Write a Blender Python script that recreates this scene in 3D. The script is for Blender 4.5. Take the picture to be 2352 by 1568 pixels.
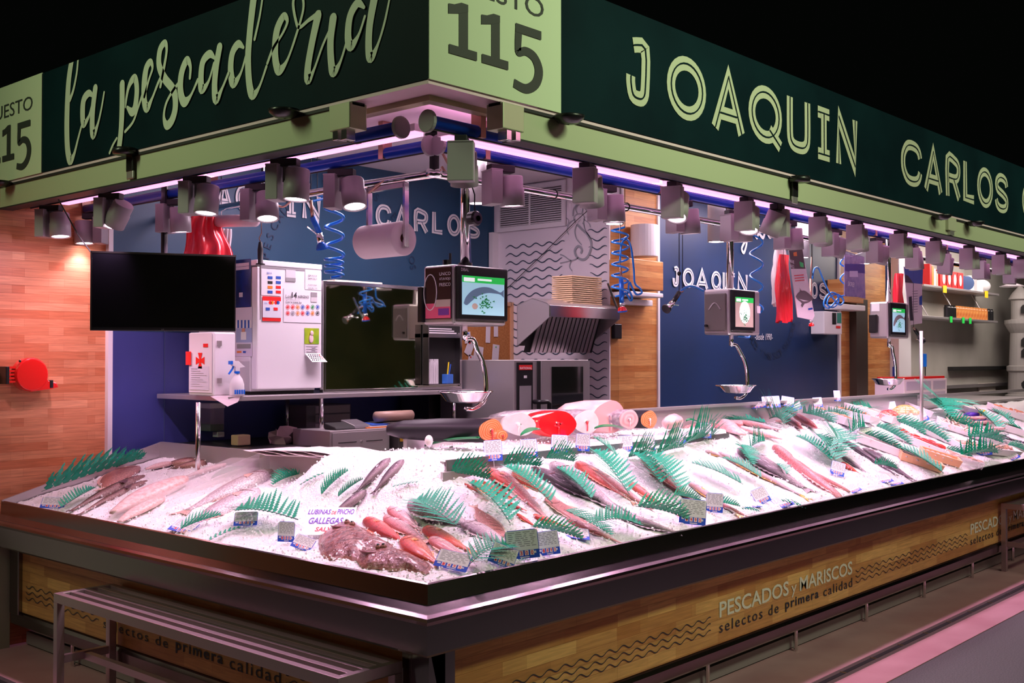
import bpy, bmesh, math, random
from mathutils import Vector, Matrix, noise
random.seed(7)
for o in list(bpy.data.objects): bpy.data.objects.remove(o)
SC = bpy.context.scene
COL = SC.collection
U = 1.333            # layout units -> metres
PI = math.pi
# ---------------------------------------------------------------- camera
F, CX, CY = 2540.0, 1176.0, 784.0
TH, PH = math.radians(41.8), math.atan(40.5/F)
CAM = Vector((-2.2236, -2.314, 1.60))
FW = Vector((math.cos(TH)*math.cos(PH), math.sin(TH)*math.cos(PH), math.sin(PH)))
RT = Vector((math.sin(TH), -math.cos(TH), 0))
UP = RT.cross(FW)
cd = bpy.data.cameras.new('camera'); co = bpy.data.objects.new('camera', cd); COL.objects.link(co)
cd.sensor_width = 36.0; cd.lens = 36.0*F/2352.0; cd.clip_end = 60
co.matrix_world = Matrix.Translation(CAM*U) @ Matrix((RT, UP, -FW)).transposed().to_4x4()
SC.camera = co
def ray(px, py): return FW + RT*((px-CX)/F) - UP*((py-CY)/F)
def P(px, py, ax, v):
    d = ray(px, py); i = 'xyz'.index(ax)
    return CAM + d*((v-CAM[i])/d[i])
def depth(p): return (Vector(p)-CAM).dot(FW)
# ---------------------------------------------------------------- world, view, hall lights, added fill lights
w = bpy.data.worlds.new('hall'); SC.world = w; w.use_nodes = True
w.node_tree.nodes['Background'].inputs[0].default_value = (0.5, 0.62, 0.5, 1)
w.node_tree.nodes['Background'].inputs[1].default_value = 0.002
SC.view_settings.view_transform = 'Standard'; SC.view_settings.look = 'None'
SC.view_settings.gamma = 1; SC.view_settings.use_curve_mapping = False
SC.view_settings.exposure = 0.0
def area(name, loc, target, size, energy, color):
    l = bpy.data.lights.new(name, 'AREA'); l.shape = 'RECTANGLE'; l.size = size[0]*U; l.size_y = size[1]*U
    l.energy = energy; l.color = color; l.spread = math.radians(75 if name.startswith('hall') else 180)
    o = bpy.data.objects.new(name, l); COL.objects.link(o); o.location = Vector(loc)*U
    o.rotation_euler = (Vector(target)-Vector(loc)).to_track_quat('-Z', 'Y').to_euler()
    return o
area('hall_light_left', (-3.4, 2.2, 4.4), (0.1, 1.2, 2.55), (.5, 2.0), 24, (.74, 1, .55))
area('hall_light_front', (1.2, -3.6, 4.4), (1.6, 0, 2.6), (2.0, .5), 52, (.82, 1, .62))
area('hall_light_far', (5.0, -3.0, 4.4), (5.6, 0, 2.5), (3.0, .5), 34, (.84, 1, .64))
area('far_wall_fill', (2.5,-4.6,3.2), (2.5,-6.5,1.6), (5,.6), 120, (.85,1,.7))  # unseen fills, added to brighten the far stall walls in reflections
area('far_wall_fill', (-5.6,1.0,3.2), (-7.5,1.0,1.6), (.6,4), 12, (1,.7,.8))
for a_, s_ in (((.285,1.5,2.365),(.05,2.3)),((1.9,.275,2.365),(3.2,.05)),((5.6,.275,2.365),(3.6,.05))): area('soffit_fill', a_, (a_[0],a_[1],3.2), s_, 7, (1,.45,.76))  # added area lights without a fixture of their own, brightening the soffit
area('aisle_floor_fill', (3.4, -2.6, 3.2), (3.8, -1.2, 0), (3.0, .4), 16, (1, .40, .58))  # added fills for the pink floor light that the stall lamps throw
area('aisle_floor_fill', (-2.2, 1.8, 3.2), (-1.2, 1.8, 0), (.4, 2.0), 9, (1, .42, .58))
area('staff_area_fill', (1.7, 1.75, 2.70), (1.7, 1.85, 0), (1.0, .5), 62, (1, .74, .90))  # unseen area fills, added to light the interior walls
area('staff_area_fill', (4.6, 1.3, 2.70), (4.6, 1.6, 0), (2.0, .3), 62, (1, .78, .90))
area('staff_area_fill', (8.8, 1.1, 2.70), (8.8, 2.0, 1.2), (2.6, .4), 60, (1, .86, .80))
# ---------------------------------------------------------------- materials
MATS = {}
def mat(name, col=(.8,.8,.8), rough=.5, metal=0., emit=0., ecol=None, coat=0., bump=0., bscale=60., vary=None, vscale=8., trans=0., alpha=1., spec=None, sss=0.):
    if name in MATS: return MATS[name]
    m = bpy.data.materials.new(name); m.use_nodes = True; nt = m.node_tree; N = nt.nodes; L = nt.links
    b = N['Principled BSDF']; MATS[name] = m
    b.inputs['Base Color'].default_value = (*col, 1); b.inputs['Roughness'].default_value = rough
    b.inputs['Metallic'].default_value = metal; b.inputs['Coat Weight'].default_value = coat; b.inputs['Coat Roughness'].default_value = .08
    if spec is not None: b.inputs['Specular IOR Level'].default_value = spec
    if emit: b.inputs['Emission Color'].default_value = (*(ecol or col), 1); b.inputs['Emission Strength'].default_value = emit
    if trans: b.inputs['Transmission Weight'].default_value = trans
    if sss: b.inputs['Subsurface Weight'].default_value = sss; b.inputs['Subsurface Scale'].default_value = .02
    if alpha < 1: b.inputs['Alpha'].default_value = alpha
    if bump or vary:
        tc = N.new('ShaderNodeTexCoord')
    if vary:
        n = N.new('ShaderNodeTexNoise'); n.inputs['Scale'].default_value = vscale; n.inputs['Detail'].default_value = 6
        r = N.new('ShaderNodeValToRGB'); r.color_ramp.elements[0].position = .35; r.color_ramp.elements[1].position = .65
        r.color_ramp.elements[0].color = (*col, 1); r.color_ramp.elements[1].color = (*vary, 1)
        L.new(tc.outputs['Object'], n.inputs['Vector']); L.new(n.outputs['Fac'], r.inputs[0]); L.new(r.outputs[0], b.inputs['Base Color'])
    if bump:
        n = N.new('ShaderNodeTexNoise'); n.inputs['Scale'].default_value = bscale; n.inputs['Detail'].default_value = 5
        bp = N.new('ShaderNodeBump'); bp.inputs['Strength'].default_value = bump; bp.inputs['Distance'].default_value = .01
        L.new(tc.outputs['Object'], n.inputs['Vector']); L.new(n.outputs['Fac'], bp.inputs['Height']); L.new(bp.outputs[0], b.inputs['Normal'])
    return m
def wood(name, axes, c1, c2, bw=.62, bh=.062, rough=.45):
    # butcher-block strips: brick texture on (axes) of object space, stretched grain on top
    m = bpy.data.materials.new(name); m.use_nodes = True; nt = m.node_tree; N = nt.nodes; L = nt.links; b = N['Principled BSDF']
    b.inputs['Roughness'].default_value = rough; MATS[name] = m
    tc = N.new('ShaderNodeTexCoord'); sp = N.new('ShaderNodeSeparateXYZ'); cb = N.new('ShaderNodeCombineXYZ')
    L.new(tc.outputs['Object'], sp.inputs[0]); L.new(sp.outputs['XYZ'.index(axes[0])], cb.inputs[0]); L.new(sp.outputs['XYZ'.index(axes[1])], cb.inputs[1])
    def brick(w, h, off):
        k = N.new('ShaderNodeTexBrick'); k.inputs['Scale'].default_value = 1; k.inputs['Mortar Size'].default_value = .0008; k.inputs['Mortar Smooth'].default_value = 0
        k.inputs['Brick Width'].default_value = w; k.inputs['Row Height'].default_value = h; k.offset = off; k.offset_frequency = 2
        k.inputs['Color1'].default_value = (*c1, 1); k.inputs['Color2'].default_value = (*c2, 1)
        k.inputs['Mortar'].default_value = (*[x*.75 for x in c1], 1); L.new(cb.outputs[0], k.inputs['Vector']); return k
    k = brick(bw, bh, .37); k2 = brick(bw*1.31, bh, .61)
    mp = N.new('ShaderNodeMapping'); mp.inputs['Scale'].default_value = (2.2, 34, 1); L.new(cb.outputs[0], mp.inputs['Vector'])
    n = N.new('ShaderNodeTexNoise'); n.inputs['Scale'].default_value = 2.4; n.inputs['Detail'].default_value = 9; n.inputs['Distortion'].default_value = .7
    L.new(mp.outputs[0], n.inputs['Vector'])
    x = N.new('ShaderNodeMixRGB'); x.inputs[0].default_value = .45; L.new(k.outputs[0], x.inputs[1]); L.new(k2.outputs[0], x.inputs[2])
    r = N.new('ShaderNodeValToRGB'); r.color_ramp.elements[0].position = .32; r.color_ramp.elements[1].position = .7
    r.color_ramp.elements[0].color = (.62,.58,.55,1); r.color_ramp.elements[1].color = (1,1,1,1); L.new(n.outputs['Fac'], r.inputs[0])
    y = N.new('ShaderNodeMixRGB'); y.blend_type = 'MULTIPLY'; y.inputs[0].default_value = .75
    L.new(x.outputs[0], y.inputs[1]); L.new(r.outputs[0], y.inputs[2]); L.new(y.outputs[0], b.inputs['Base Color'])
    return m
def steel(name, col, rough, axes=None):
    m = mat(name, col, rough, 1.0)
    return m
# ---------------------------------------------------------------- mesh builder
class MB:
    def __init__(s): s.v = []; s.f = []; s.m = []
    def add(s, vs, fs, mi=0):
        k = len(s.v); s.v += [Vector(v) for v in vs]; s.f += [tuple(i+k for i in f) for f in fs]; s.m += [mi]*len(fs); return s
    def box(s, a, b, mi=0, M=None):
        (x0,y0,z0),(x1,y1,z1) = a, b
        x0,x1 = min(x0,x1),max(x0,x1); y0,y1 = min(y0,y1),max(y0,y1); z0,z1 = min(z0,z1),max(z0,z1)
        vs = [Vector(p) for p in ((x0,y0,z0),(x1,y0,z0),(x1,y1,z0),(x0,y1,z0),(x0,y0,z1),(x1,y0,z1),(x1,y1,z1),(x0,y1,z1))]
        if M is not None: vs = [M @ v for v in vs]
        return s.add(vs, [(0,3,2,1),(4,5,6,7),(0,1,5,4),(1,2,6,5),(2,3,7,6),(3,0,4,7)], mi)
    def quad(s, a, b, c, d, mi=0): return s.add([a,b,c,d], [(0,1,2,3)], mi)
    def poly(s, pts, t=None, mi=0):
        # closed outline; t = extrusion vector
        n = len(pts); pts = [Vector(p) for p in pts]
        if t is None: return s.add(pts, [tuple(range(n))], mi)
        t = Vector(t); k = pts + [p+t for p in pts]
        return s.add(k, [tuple(range(n)), tuple(range(2*n-1, n-1, -1))] + [(i, i+n, (i+1)%n+n, (i+1)%n) for i in range(n)], mi)
    def tube(s, pts, r, n=8, mi=0, closed=False, caps=True):
        pts = [Vector(p) for p in pts]; m = len(pts); R = r if isinstance(r, (list, tuple)) else [r]*m
        up = None; rings = []
        for i in range(m):
            if closed: d = pts[(i+1)%m]-pts[i-1]
            else: d = pts[min(i+1,m-1)]-pts[max(i-1,0)]
            d.normalize()
            if up is None:
                up = Vector((0,0,1)) if abs(d.z) < .9 else Vector((1,0,0))
            sd = d.cross(up)
            if sd.length < 1e-6: sd = d.cross(Vector((0,1,0)))
            sd.normalize(); up = sd.cross(d).normalized()
            rings.append([pts[i] + (sd*math.cos(a)+up*math.sin(a))*R[i] for a in [2*PI*k/n for k in range(n)]])
        vs = [p for q in rings for p in q]; fs = []
        for i in range(m if closed else m-1):
            j = (i+1) % m
            for k in range(n): fs.append((i*n+k, i*n+(k+1)%n, j*n+(k+1)%n, j*n+k))
        if caps and not closed: fs += [tuple(range(n-1,-1,-1)), tuple((m-1)*n+k for k in range(n))]
        return s.add(vs, fs, mi)
    def cyl(s, a, b, r, n=20, r2=None, mi=0): return s.tube([a, b], [r, r if r2 is None else r2], n, mi)
    def lathe(s, prof, c=(0,0,0), n=24, mi=0, M=None):
        c = Vector(c); vs = []; fs = []
        for (r, z) in prof:
            for k in range(n):
                a = 2*PI*k/n; p = Vector((r*math.cos(a), r*math.sin(a), z))
                vs.append((M @ p if M is not None else p) + c)
        for i in range(len(prof)-1):
            for k in range(n): fs.append((i*n+k, i*n+(k+1)%n, (i+1)*n+(k+1)%n, (i+1)*n+k))
        if prof[0][0] > 1e-5: fs.append(tuple(range(n-1,-1,-1)))
        if prof[-1][0] > 1e-5: fs.append(tuple((len(prof)-1)*n+k for k in range(n)))
        return s.add(vs, fs, mi)
    def ball(s, c, r, n=12, mi=0, M=None):
        q = r if isinstance(r, (tuple, list)) else (r, r, r); m = n//2+1
        S = Matrix.Diagonal(q)
        if M is not None: S = M @ S
        return s.lathe([(math.sin(PI*i/m), -math.cos(PI*i/m)) for i in range(m+1)], c, n, mi, S)
    def build(s, name, m, parent=None, smooth=False, bevel=0., origin=None, solid=0., sub=0):
        if origin is None:
            if parent is not None: origin = ORG.get(parent.name, Vector((0,0,0)))
            else:
                xs=[v.x for v in s.v]; ys=[v.y for v in s.v]; zs=[v.z for v in s.v]
                origin = Vector(((min(xs)+max(xs))/2, (min(ys)+max(ys))/2, min(zs)))
        origin = Vector(origin)
        me = bpy.data.meshes.new(name); me.from_pydata([(v-origin)*U for v in s.v], [], s.f)
        ms = m if isinstance(m, (list, tuple)) else [m]
        for q in ms: me.materials.append(q)
        if len(ms) > 1: me.polygons.foreach_set('material_index', s.m)
        if smooth: me.polygons.foreach_set('use_smooth', [True]*len(me.polygons))
        me.update(); me.validate()
        if not any(len(ms) > 1 for _ in [0]) or True:
            bm = bmesh.new(); bm.from_mesh(me); bmesh.ops.remove_doubles(bm, verts=bm.verts, dist=1e-6)
            if s.closed: bmesh.ops.recalc_face_normals(bm, faces=bm.faces)
            bm.to_mesh(me); bm.free()
        o = bpy.data.objects.new(name, me); COL.objects.link(o)
        if parent is not None: o.parent = parent; ORG[o.name] = origin
        else: o.location = origin*U; ORG[o.name] = origin
        if bevel:
            b = o.modifiers.new('bevel', 'BEVEL'); b.width = bevel*U; b.segments = 2; b.limit_method = 'ANGLE'; b.angle_limit = .6
        if solid: q = o.modifiers.new('thick', 'SOLIDIFY'); q.thickness = solid*U; q.offset = 0
        if sub: q = o.modifiers.new('sub', 'SUBSURF'); q.levels = sub; q.render_levels = sub
        return o
    closed = True
ORG = {}
def tag(o, label=None, cat=None, group=None, kind=None):
    if label: o['label'] = label
    if cat: o['category'] = cat
    if group: o['group'] = group
    if kind: o['kind'] = kind
    return o
def thing(name, label, cat, loc=(0,0,0), rz=0., group=None, local=False, rot=None):
    o = bpy.data.objects.new(name, None); COL.objects.link(o); o.empty_display_size = .05
    o.location = Vector(loc)*U; o.rotation_euler = rot if rot else (0,0,rz)
    ORG[o.name] = Vector((0,0,0)) if local else Vector(loc)
    tag(o, label, cat, group); return o
def kids(o): return [c for c in bpy.data.objects if c.parent == o]
def dup(o, label=None, cat=None, group=None, loc=None, rot=None, scale=None, tree=None):
    c = o.copy(); COL.objects.link(c)
    if label: c['label'] = label
    if group: c['group'] = group
    if cat: c['category'] = cat
    if loc is not None: c.location = Vector(loc)*U
    if rot is not None: c.rotation_euler = rot
    if scale is not None: c.scale = scale
    def rec(src, dst):
        for ch in (CHILD.get(src.name) or CHILD.setdefault(src.name, kids(src))):
            d = ch.copy(); COL.objects.link(d); d.parent = dst; rec(ch, d)
    rec(o, c); return c
CHILD = {}
def struct(name, mb, m, **k):
    o = mb.build(name, m, **k); o['kind'] = 'structure'; return o
def B(a, b): return MB().box(a, b)
# flat text -> mesh. plane given by origin o, right vector r, up vector u (layout units)
def text(name, s, m, parent, o, r, u, w=None, h=None, bold=0., off=.0012, shear=0., spacing=1.):
    cu = bpy.data.curves.new('txt', 'FONT'); cu.body = s; cu.size = 1; cu.offset = bold; cu.shear = shear; cu.resolution_u = 3; cu.space_character = spacing
    t = bpy.data.objects.new('txt', cu); COL.objects.link(t)
    dg = bpy.context.evaluated_depsgraph_get(); dg.update()
    me = bpy.data.meshes.new_from_object(t.evaluated_get(dg)); bpy.data.objects.remove(t)
    xs = [v.co.x for v in me.vertices]; ys = [v.co.y for v in me.vertices]
    x0, x1, y0, y1 = min(xs), max(xs), min(ys), max(ys)
    sy = (h/(y1-y0)) if h else None; sx = (w/(x1-x0)) if w else sy
    if sy is None: sy = sx
    o = Vector(o); r = Vector(r).normalized(); u = Vector(u).normalized(); n = r.cross(u)
    mb = MB(); mb.closed = False
    mb.add([o + r*((v.co.x-x0)*sx) + u*((v.co.y-y0)*sy) + n*off for v in me.vertices], [tuple(p.vertices) for p in me.polygons])
    return mb.build(name, m, parent)
def crom(pts, k=6):
    out = []; n = len(pts)
    for i in range(n-1):
        a, b, c, d = pts[max(i-1,0)], pts[i], pts[i+1], pts[min(i+2,n-1)]
        for j in range(k):
            t = j/k
            out.append(tuple(.5*((2*b[q]) + (-a[q]+c[q])*t + (2*a[q]-5*b[q]+4*c[q]-d[q])*t*t + (-a[q]+3*b[q]-3*c[q]+d[q])*t**3) for q in range(len(b))))
    out.append(tuple(pts[-1])); return out
def ribbon(mb, pts, fn, round_cap=False, loop=False):
    # pts (x,y,width) in 2D, fn maps 2D -> 3D
    n = len(pts); L = []; R = []
    for i in range(n):
        ax, ay = pts[max(i-1,0)][:2]; bx, by = pts[min(i+1,n-1)][:2]
        if loop and i in (0, n-1): ax, ay = pts[n-2][:2]; bx, by = pts[1][:2]
        dx, dy = bx-ax, by-ay; q = math.hypot(dx, dy) or 1; nx, ny = -dy/q, dx/q
        # mitre for sharp bends
        x, y, w = pts[i]; h = w/2
        if 0 < i < n-1:
            p, c = Vector((x-ax, y-ay)), Vector((bx-x, by-y))
            if p.length > 1e-9 and c.length > 1e-9:
                cs = max(.35, math.cos(p.angle(c)/2)); h = min(h/cs, w*.9)
        L.append(fn(x+nx*h, y+ny*h)); R.append(fn(x-nx*h, y-ny*h))
    mb.add(L+R, [(i, i+1, n+i+1, n+i) for i in range(n-1)])
    if round_cap:
        for (x, y, w), q in ((pts[0], pts[1]), (pts[-1], pts[-2])):
            a0 = math.atan2(y-q[1], x-q[0])-PI/2
            mb.add([fn(x+w/2*math.cos(a0+PI*k/10), y+w/2*math.sin(a0+PI*k/10)) for k in range(11)], [tuple(range(11))])
    return mb
# ================================================================ materials in use
steel_dark = mat('brushed steel', (.24,.22,.22), .20, 1.0, bump=.02, bscale=30)
steel_br = mat('polished steel', (.72,.70,.71), .16, 1.0)
steel_sat = mat('satin steel', (.56,.52,.53), .36, .72)
chrome = mat('chrome', (.9,.9,.9), .05, 1.0)
white = mat('white paint', (.80,.78,.80), .45)
whiteg = mat('white enamel', (.85,.83,.86), .25, coat=.3)
cream = mat('cream film', (.66,.74,.52), .5, spec=.2)
greenp = mat('sign frame paint', (.50,.54,.36), .42, bump=.03, bscale=25)
navy_sign = mat('navy sign film', (.0025,.012,.017), .55, vary=(.004,.020,.026), vscale=1.6, spec=.08)
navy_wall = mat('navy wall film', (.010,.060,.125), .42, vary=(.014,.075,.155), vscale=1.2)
navy_lit = mat('navy wall lit low', (.045,.06,.24), .38, vary=(.055,.07,.30), vscale=1.0)  # magenta light on the lower navy wall, put into the colour
black = mat('black plastic', (.012,.012,.014), .3)
blackm = mat('black matte', (.01,.01,.01), .7)
rub = mat('dark rubber', (.02,.02,.022), .6)
red = mat('red plastic', (.85,.012,.012), .2, coat=.4)
blue = mat('blue tube paint', (.012,.06,.52), .28, coat=.3)
bluep = mat('blue plastic', (.01,.16,.75), .3)
hose = mat('blue hose', (.02,.26,.85), .22, coat=.5)
bluet = mat('tag blue', (.03,.09,.62), .35)
redt = mat('tag red', (.75,.03,.05), .5)
cardm = mat('card white', (.80,.76,.80), .35, coat=.4)
inkm = mat('grey ink', (.30,.27,.32), .6)
inkd = mat('dark ink', (.03,.03,.04), .6)
grey = mat('lamp grey', (.36,.33,.35), .45)
greyd = mat('lamp grey dark', (.30,.29,.30), .45)
lens = mat('lit lens', (1,.9,.95), .3, emit=9, ecol=(1,.80,.90))
lensd = mat('lit diffuser', (1,.9,.95), .3, emit=5, ecol=(1,.88,.92))
strip = mat('lit strip', (1,.7,.85), .3, emit=1.5, ecol=(1,.40,.74))
wallwood_x = wood('oak strips on left wall', 'XZ', (.58,.15,.045), (.92,.44,.22), .42, .052)
wallwood_b = wood('oak strips on back wall', 'XZ', (.55,.20,.045), (.80,.42,.14), .42, .052)
cw_x = wood('oak front right', 'XZ', (.50,.17,.04), (.95,.56,.20), .50, .062)
cw_y = wood('oak front left', 'YZ', (.36,.13,.035), (.80,.46,.16), .50, .062)
FZ = .27
# ================================================================ setting
fl = mat('floor stone', (.66,.38,.42), .35, vary=(.54,.27,.31), vscale=2.2, bump=.05, bscale=40)
asph = mat('dark terrazzo', (.06,.065,.065), .55, vary=(.14,.14,.14), vscale=120)
struct('floor', B((-9,-9,FZ-.1),(16,9,FZ)), asph)
m = MB(); m.box((-.39,-.42,FZ),(12,.35,FZ+.004)); m.box((-.39,.35,FZ),(.3,6,FZ+.004))
struct('trim_floor_band', m, fl)
m = MB(); m.box((-.25,-.262,FZ+.004),(12,-.195,FZ+.0055)); m.box((-.25,-.195,FZ+.004),(-.185,6,FZ+.0055))
struct('trim_drain_frame', m, mat('drain edge', (.30,.26,.27), .3, .7))
m = MB(); m.box((-.23,-.240,FZ+.0055),(12,-.218,FZ+.0068)); m.box((-.232,-.218,FZ+.0055),(-.21,6,FZ+.0068))
for i in range(40):
    m.box((.1+i*.3,-.243,FZ+.0068),(.112+i*.3,-.215,FZ+.0085), 1)
for i in range(12): m.box((-.235,.1+i*.3,FZ+.0068),(-.207,.112+i*.3,FZ+.0085), 1)
struct('trim_floor_drain', m, [blackm, steel_br])
# left wall (y = 2.85): oak film left of x=.528, navy film to the right
struct('wall_left_oak', B((-3.2,2.86,FZ),(.528,2.96,2.44)), wallwood_x)
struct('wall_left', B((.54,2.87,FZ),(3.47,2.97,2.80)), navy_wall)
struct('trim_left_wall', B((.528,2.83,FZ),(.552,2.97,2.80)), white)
struct('wall_left_lit', B((.552,2.862,FZ),(3.39,2.872,1.74)), navy_lit)  # same navy wall; slab carries its painted lit lower part
struct('trim_left_wall_seam', B((.853,2.858,.3),(.857,2.8605,1.95)), mat('seam blue', (.06,.09,.22), .4))
# pale tiled pier below the left end of the counter
struct('wall_pier', B((-1.2,2.815,FZ),(.045,2.86,.87)), mat('pale tile', (.42,.45,.34), .35, vary=(.47,.50,.38), vscale=2))
mw = mat('wave wall white', (.80,.75,.80), .5)
struct('wall_aisle_front', B((-8,-6.6,FZ),(14,-6.5,3.3)), mat('far stall olive', (.20,.20,.12), .6, vary=(.34,.30,.16), vscale=.9))
struct('wall_aisle_left', B((-7.6,-6.5,FZ),(-7.5,7,3.3)), mat('far stall dark', (.04,.025,.03), .6, vary=(.09,.05,.06), vscale=.9))
struct('wall_back_wave', B((3.39,1.88,FZ),(3.49,2.87,2.80)), mw)
struct('wall_back_oak', B((3.40,1.88,FZ),(3.92,1.95,2.80)), wallwood_b)
struct('trim_back_wall', B((3.915,1.868,FZ),(3.937,1.90,2.80)), white)
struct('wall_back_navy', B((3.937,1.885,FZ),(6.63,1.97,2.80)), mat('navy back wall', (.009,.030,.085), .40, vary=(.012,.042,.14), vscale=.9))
struct('wall_back_oak_far', B((6.655,1.885,FZ),(7.70,1.97,2.80)), wallwood_b)
struct('trim_far_wall', B((6.62,1.868,FZ),(6.655,1.90,2.80)), white)
struct('trim_far_door_post', B((6.85,1.82,FZ),(7.08,1.884,2.12)), mat('bronze post', (.07,.055,.045), .4, .4))
struct('trim_far_pier', B((7.70,1.80,FZ),(7.98,1.97,2.80)), white)
struct('wall_back_steel', B((7.98,1.90,FZ),(12.6,1.99,2.80)), mat('steel cladding', (.40,.39,.34), .42, .1, vary=(.52,.50,.45), vscale=1.2))
struct('ceiling', B((.02,.02,2.78),(12.6,3.0,2.86)), mat('ceiling white', (.70,.64,.68), .6))
m = MB(); m.poly([(.045,.045,2.45),(12,.045,2.45),(12,.60,2.45),(.60,.60,2.45),(.60,2.86,2.45),(.045,2.86,2.45)], (0,0,.04))
struct('trim_soffit', m, mat('soffit pink white', (.90,.70,.82), .5))
struct('trim_dado_far', B((7.98,1.86,1.30),(12.4,1.90,1.335)), steel_sat)
# wave rows on the wave wall
def pl_x(x): return lambda a, b: Vector((x, a, b))
def pl_y(y): return lambda a, b: Vector((a, y, b))
wm = MB(); wm.closed = False
for r in range(21):
    z = 2.42 - r*.0555
    y0, y1 = 2.76, 1.895
    segs = [(y0, y1)]
    if r < 2: segs = [(2.76, 2.24), (2.03, 1.895)] if r == 1 else [(2.05, 1.895)]
    elif r < 9: segs = [(2.76, 2.26), (2.05-.004*r, 1.895)]
    for (a, b) in segs:
        n = int(abs(a-b)/.006); pts = []
        for i in range(n+1):
            y = a+(b-a)*i/n; pts.append((y, z+.011*math.sin((y-2.0)*2*PI/.115), .0072*(.5+.5*min(1, min(i, n-i)/6))))
        ribbon(wm, pts, pl_x(3.386))
tag(wm.build('wave_mural', mat('wave ink', (.04,.07,.11), .5)), 'rows of thin dark wavy lines on the white wall behind the oven', 'wall graphic')
# merwoman drawing (grey ink, generic figure) on the wave wall
mm = MB(); mm.closed = False
def mp(pts, w, ox=1280, oy=470):
    q = []
    for (a, b) in crom([(x, y) for x, y in pts], 6):
        p = P(a, b, 'x', 3.384); q.append((p.y, p.z, w))
    ribbon(mm, q, pl_x(3.384))
for pts, w in [([(1325,515),(1335,525),(1350,540),(1358,560),(1352,585),(1340,596),(1325,590),(1320,575),(1328,565),(1336,572),(1334,582)], .016),
               ([(1325,515),(1320,530),(1324,548),(1336,562)], .007), ([(1340,512),(1345,530),(1358,548)], .007),
               ([(1322,512),(1318,500),(1325,492),(1338,492),(1342,502),(1338,514)], .006), ([(1322,503),(1308,512),(1302,528),(1306,538)], .006),
               ([(1340,503),(1352,512),(1356,522)], .006), ([(1326,490),(1322,478),(1330,470),(1338,478),(1336,490)], .007),
               ([(1328,468),(1318,478),(1316,496)], .010), ([(1336,470),(1348,484),(1352,500),(1360,508)], .009),
               ([(1328,592),(1312,598),(1296,588),(1286,584)], .008), ([(1312,598),(1308,612),(1314,622)], .007), ([(1312,598),(1296,602),(1286,604)], .006),
               ([(1300,500),(1306,506),(1302,518),(1296,510),(1300,500)], .006)]:
    mp(pts, w)
tag(mm.build('mermaid_drawing', mat('grey pencil', (.34,.36,.40), .6)), 'grey line drawing of a fish-tailed swimming woman on the white wave wall', 'wall drawing')

# ================================================================ sign boxes above the counter
sg = thing('fascia_sign', 'long navy and cream shop sign running round the corner above the counter, white lettering', 'sign', (0,0,2.415))
m = MB(); m.box((0,0,2.415),(.10,5.9,2.85)); o = m.build('navy_sign_panel', navy_sign, sg)
m = MB(); m.box((.605,-.0,2.415),(9.5,.10,2.85)); o = m.build('navy_sign_panel', navy_sign, sg)
m = MB(); m.box((.001,-.003,2.414),(.605,.004,2.853)); numr = m.build('number_panel', cream, sg)
m = MB(); m.box((-.003,2.430,2.414),(.05,3.05,2.852)); numl = m.build('number_panel', cream, sg)
m = MB(); m.box((.004,.004,2.402),(.13,5.9,2.4135)); m.box((.13,.004,2.402),(9.5,.13,2.4135)); m.build('underside_lip', mat('lip pink white', (.85,.62,.70), .4), sg)
# inline lettering
LET = {'J': [[(.28,.90),(.62,.90),(.62,.30),(.56,.13),(.42,.09),(.26,.13),(.20,.30),(.20,.42)]],
 'O': [[(.5+.36*math.cos(a), .5+.41*math.sin(a)) for a in [PI/2+2*PI*k/28 for k in range(29)]]],
 'A': [[(.10,.0),(.5,.95),(.90,.0)], [(.24,.28),(.76,.28)]],
 'Q': [[(.5+.36*math.cos(a), .5+.41*math.sin(a)) for a in [PI/2+2*PI*k/28 for k in range(29)]], [(.60,.24),(.90,-.02)]],
 'U': [[(.14,1),(.14,.34),(.2,.16),(.36,.09),(.64,.09),(.8,.16),(.86,.34),(.86,1)]],
 'I': [[(.12,.91),(.88,.91)], [(.12,.09),(.88,.09)], [(.5,.91),(.5,.09)]],
 'N': [[(.13,0),(.13,.97),(.87,.03),(.87,1)]],
 'C': [[(.88,.66),(.84,.78),(.72,.88),(.5,.91),(.30,.86),(.16,.68),(.13,.5),(.16,.32),(.30,.14),(.5,.09),(.72,.12),(.84,.22),(.88,.34)]],
 'R': [[(.14,0),(.14,.91),(.6,.91),(.80,.82),(.84,.68),(.78,.53),(.6,.46),(.2,.46)], [(.5,.46),(.86,0)]],
 'L': [[(.16,1),(.16,.09),(.9,.09)]],
 'S': [[(.86,.70),(.80,.84),(.62,.91),(.38,.91),(.2,.82),(.15,.70),(.22,.58),(.42,.52),(.62,.47),(.82,.38),(.87,.27),(.80,.15),(.62,.09),(.36,.09),(.18,.17),(.12,.30)]]}
def inline_letter(ch, fn, m1, m2, parent, w, h, stroke, gap):
    a = MB(); a.closed = False; b = MB(); b.closed = False
    for si, st in enumerate(LET[ch]):
        e0 = .0005*si
        # shrink so that the outline stays in the box
        pts = [(x*w, y*h, stroke) for x, y in st]
        if ch in 'OQCSUJR' and len(pts) > 6: pts = crom(pts, 3) if ch not in 'OQ' else pts
        lp = math.dist(st[0], st[-1]) < 1e-6; ribbon(a, pts, lambda x, y: fn(x, y, e0), loop=lp)
        pts2 = [(p[0], p[1], gap) for p in pts]
        ribbon(b, pts2, lambda x, y: fn(x, y, .0026+e0), loop=lp)
    o = a.build('sign_letter', m1, parent); b.build('inline_stroke', m2, o)
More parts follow.
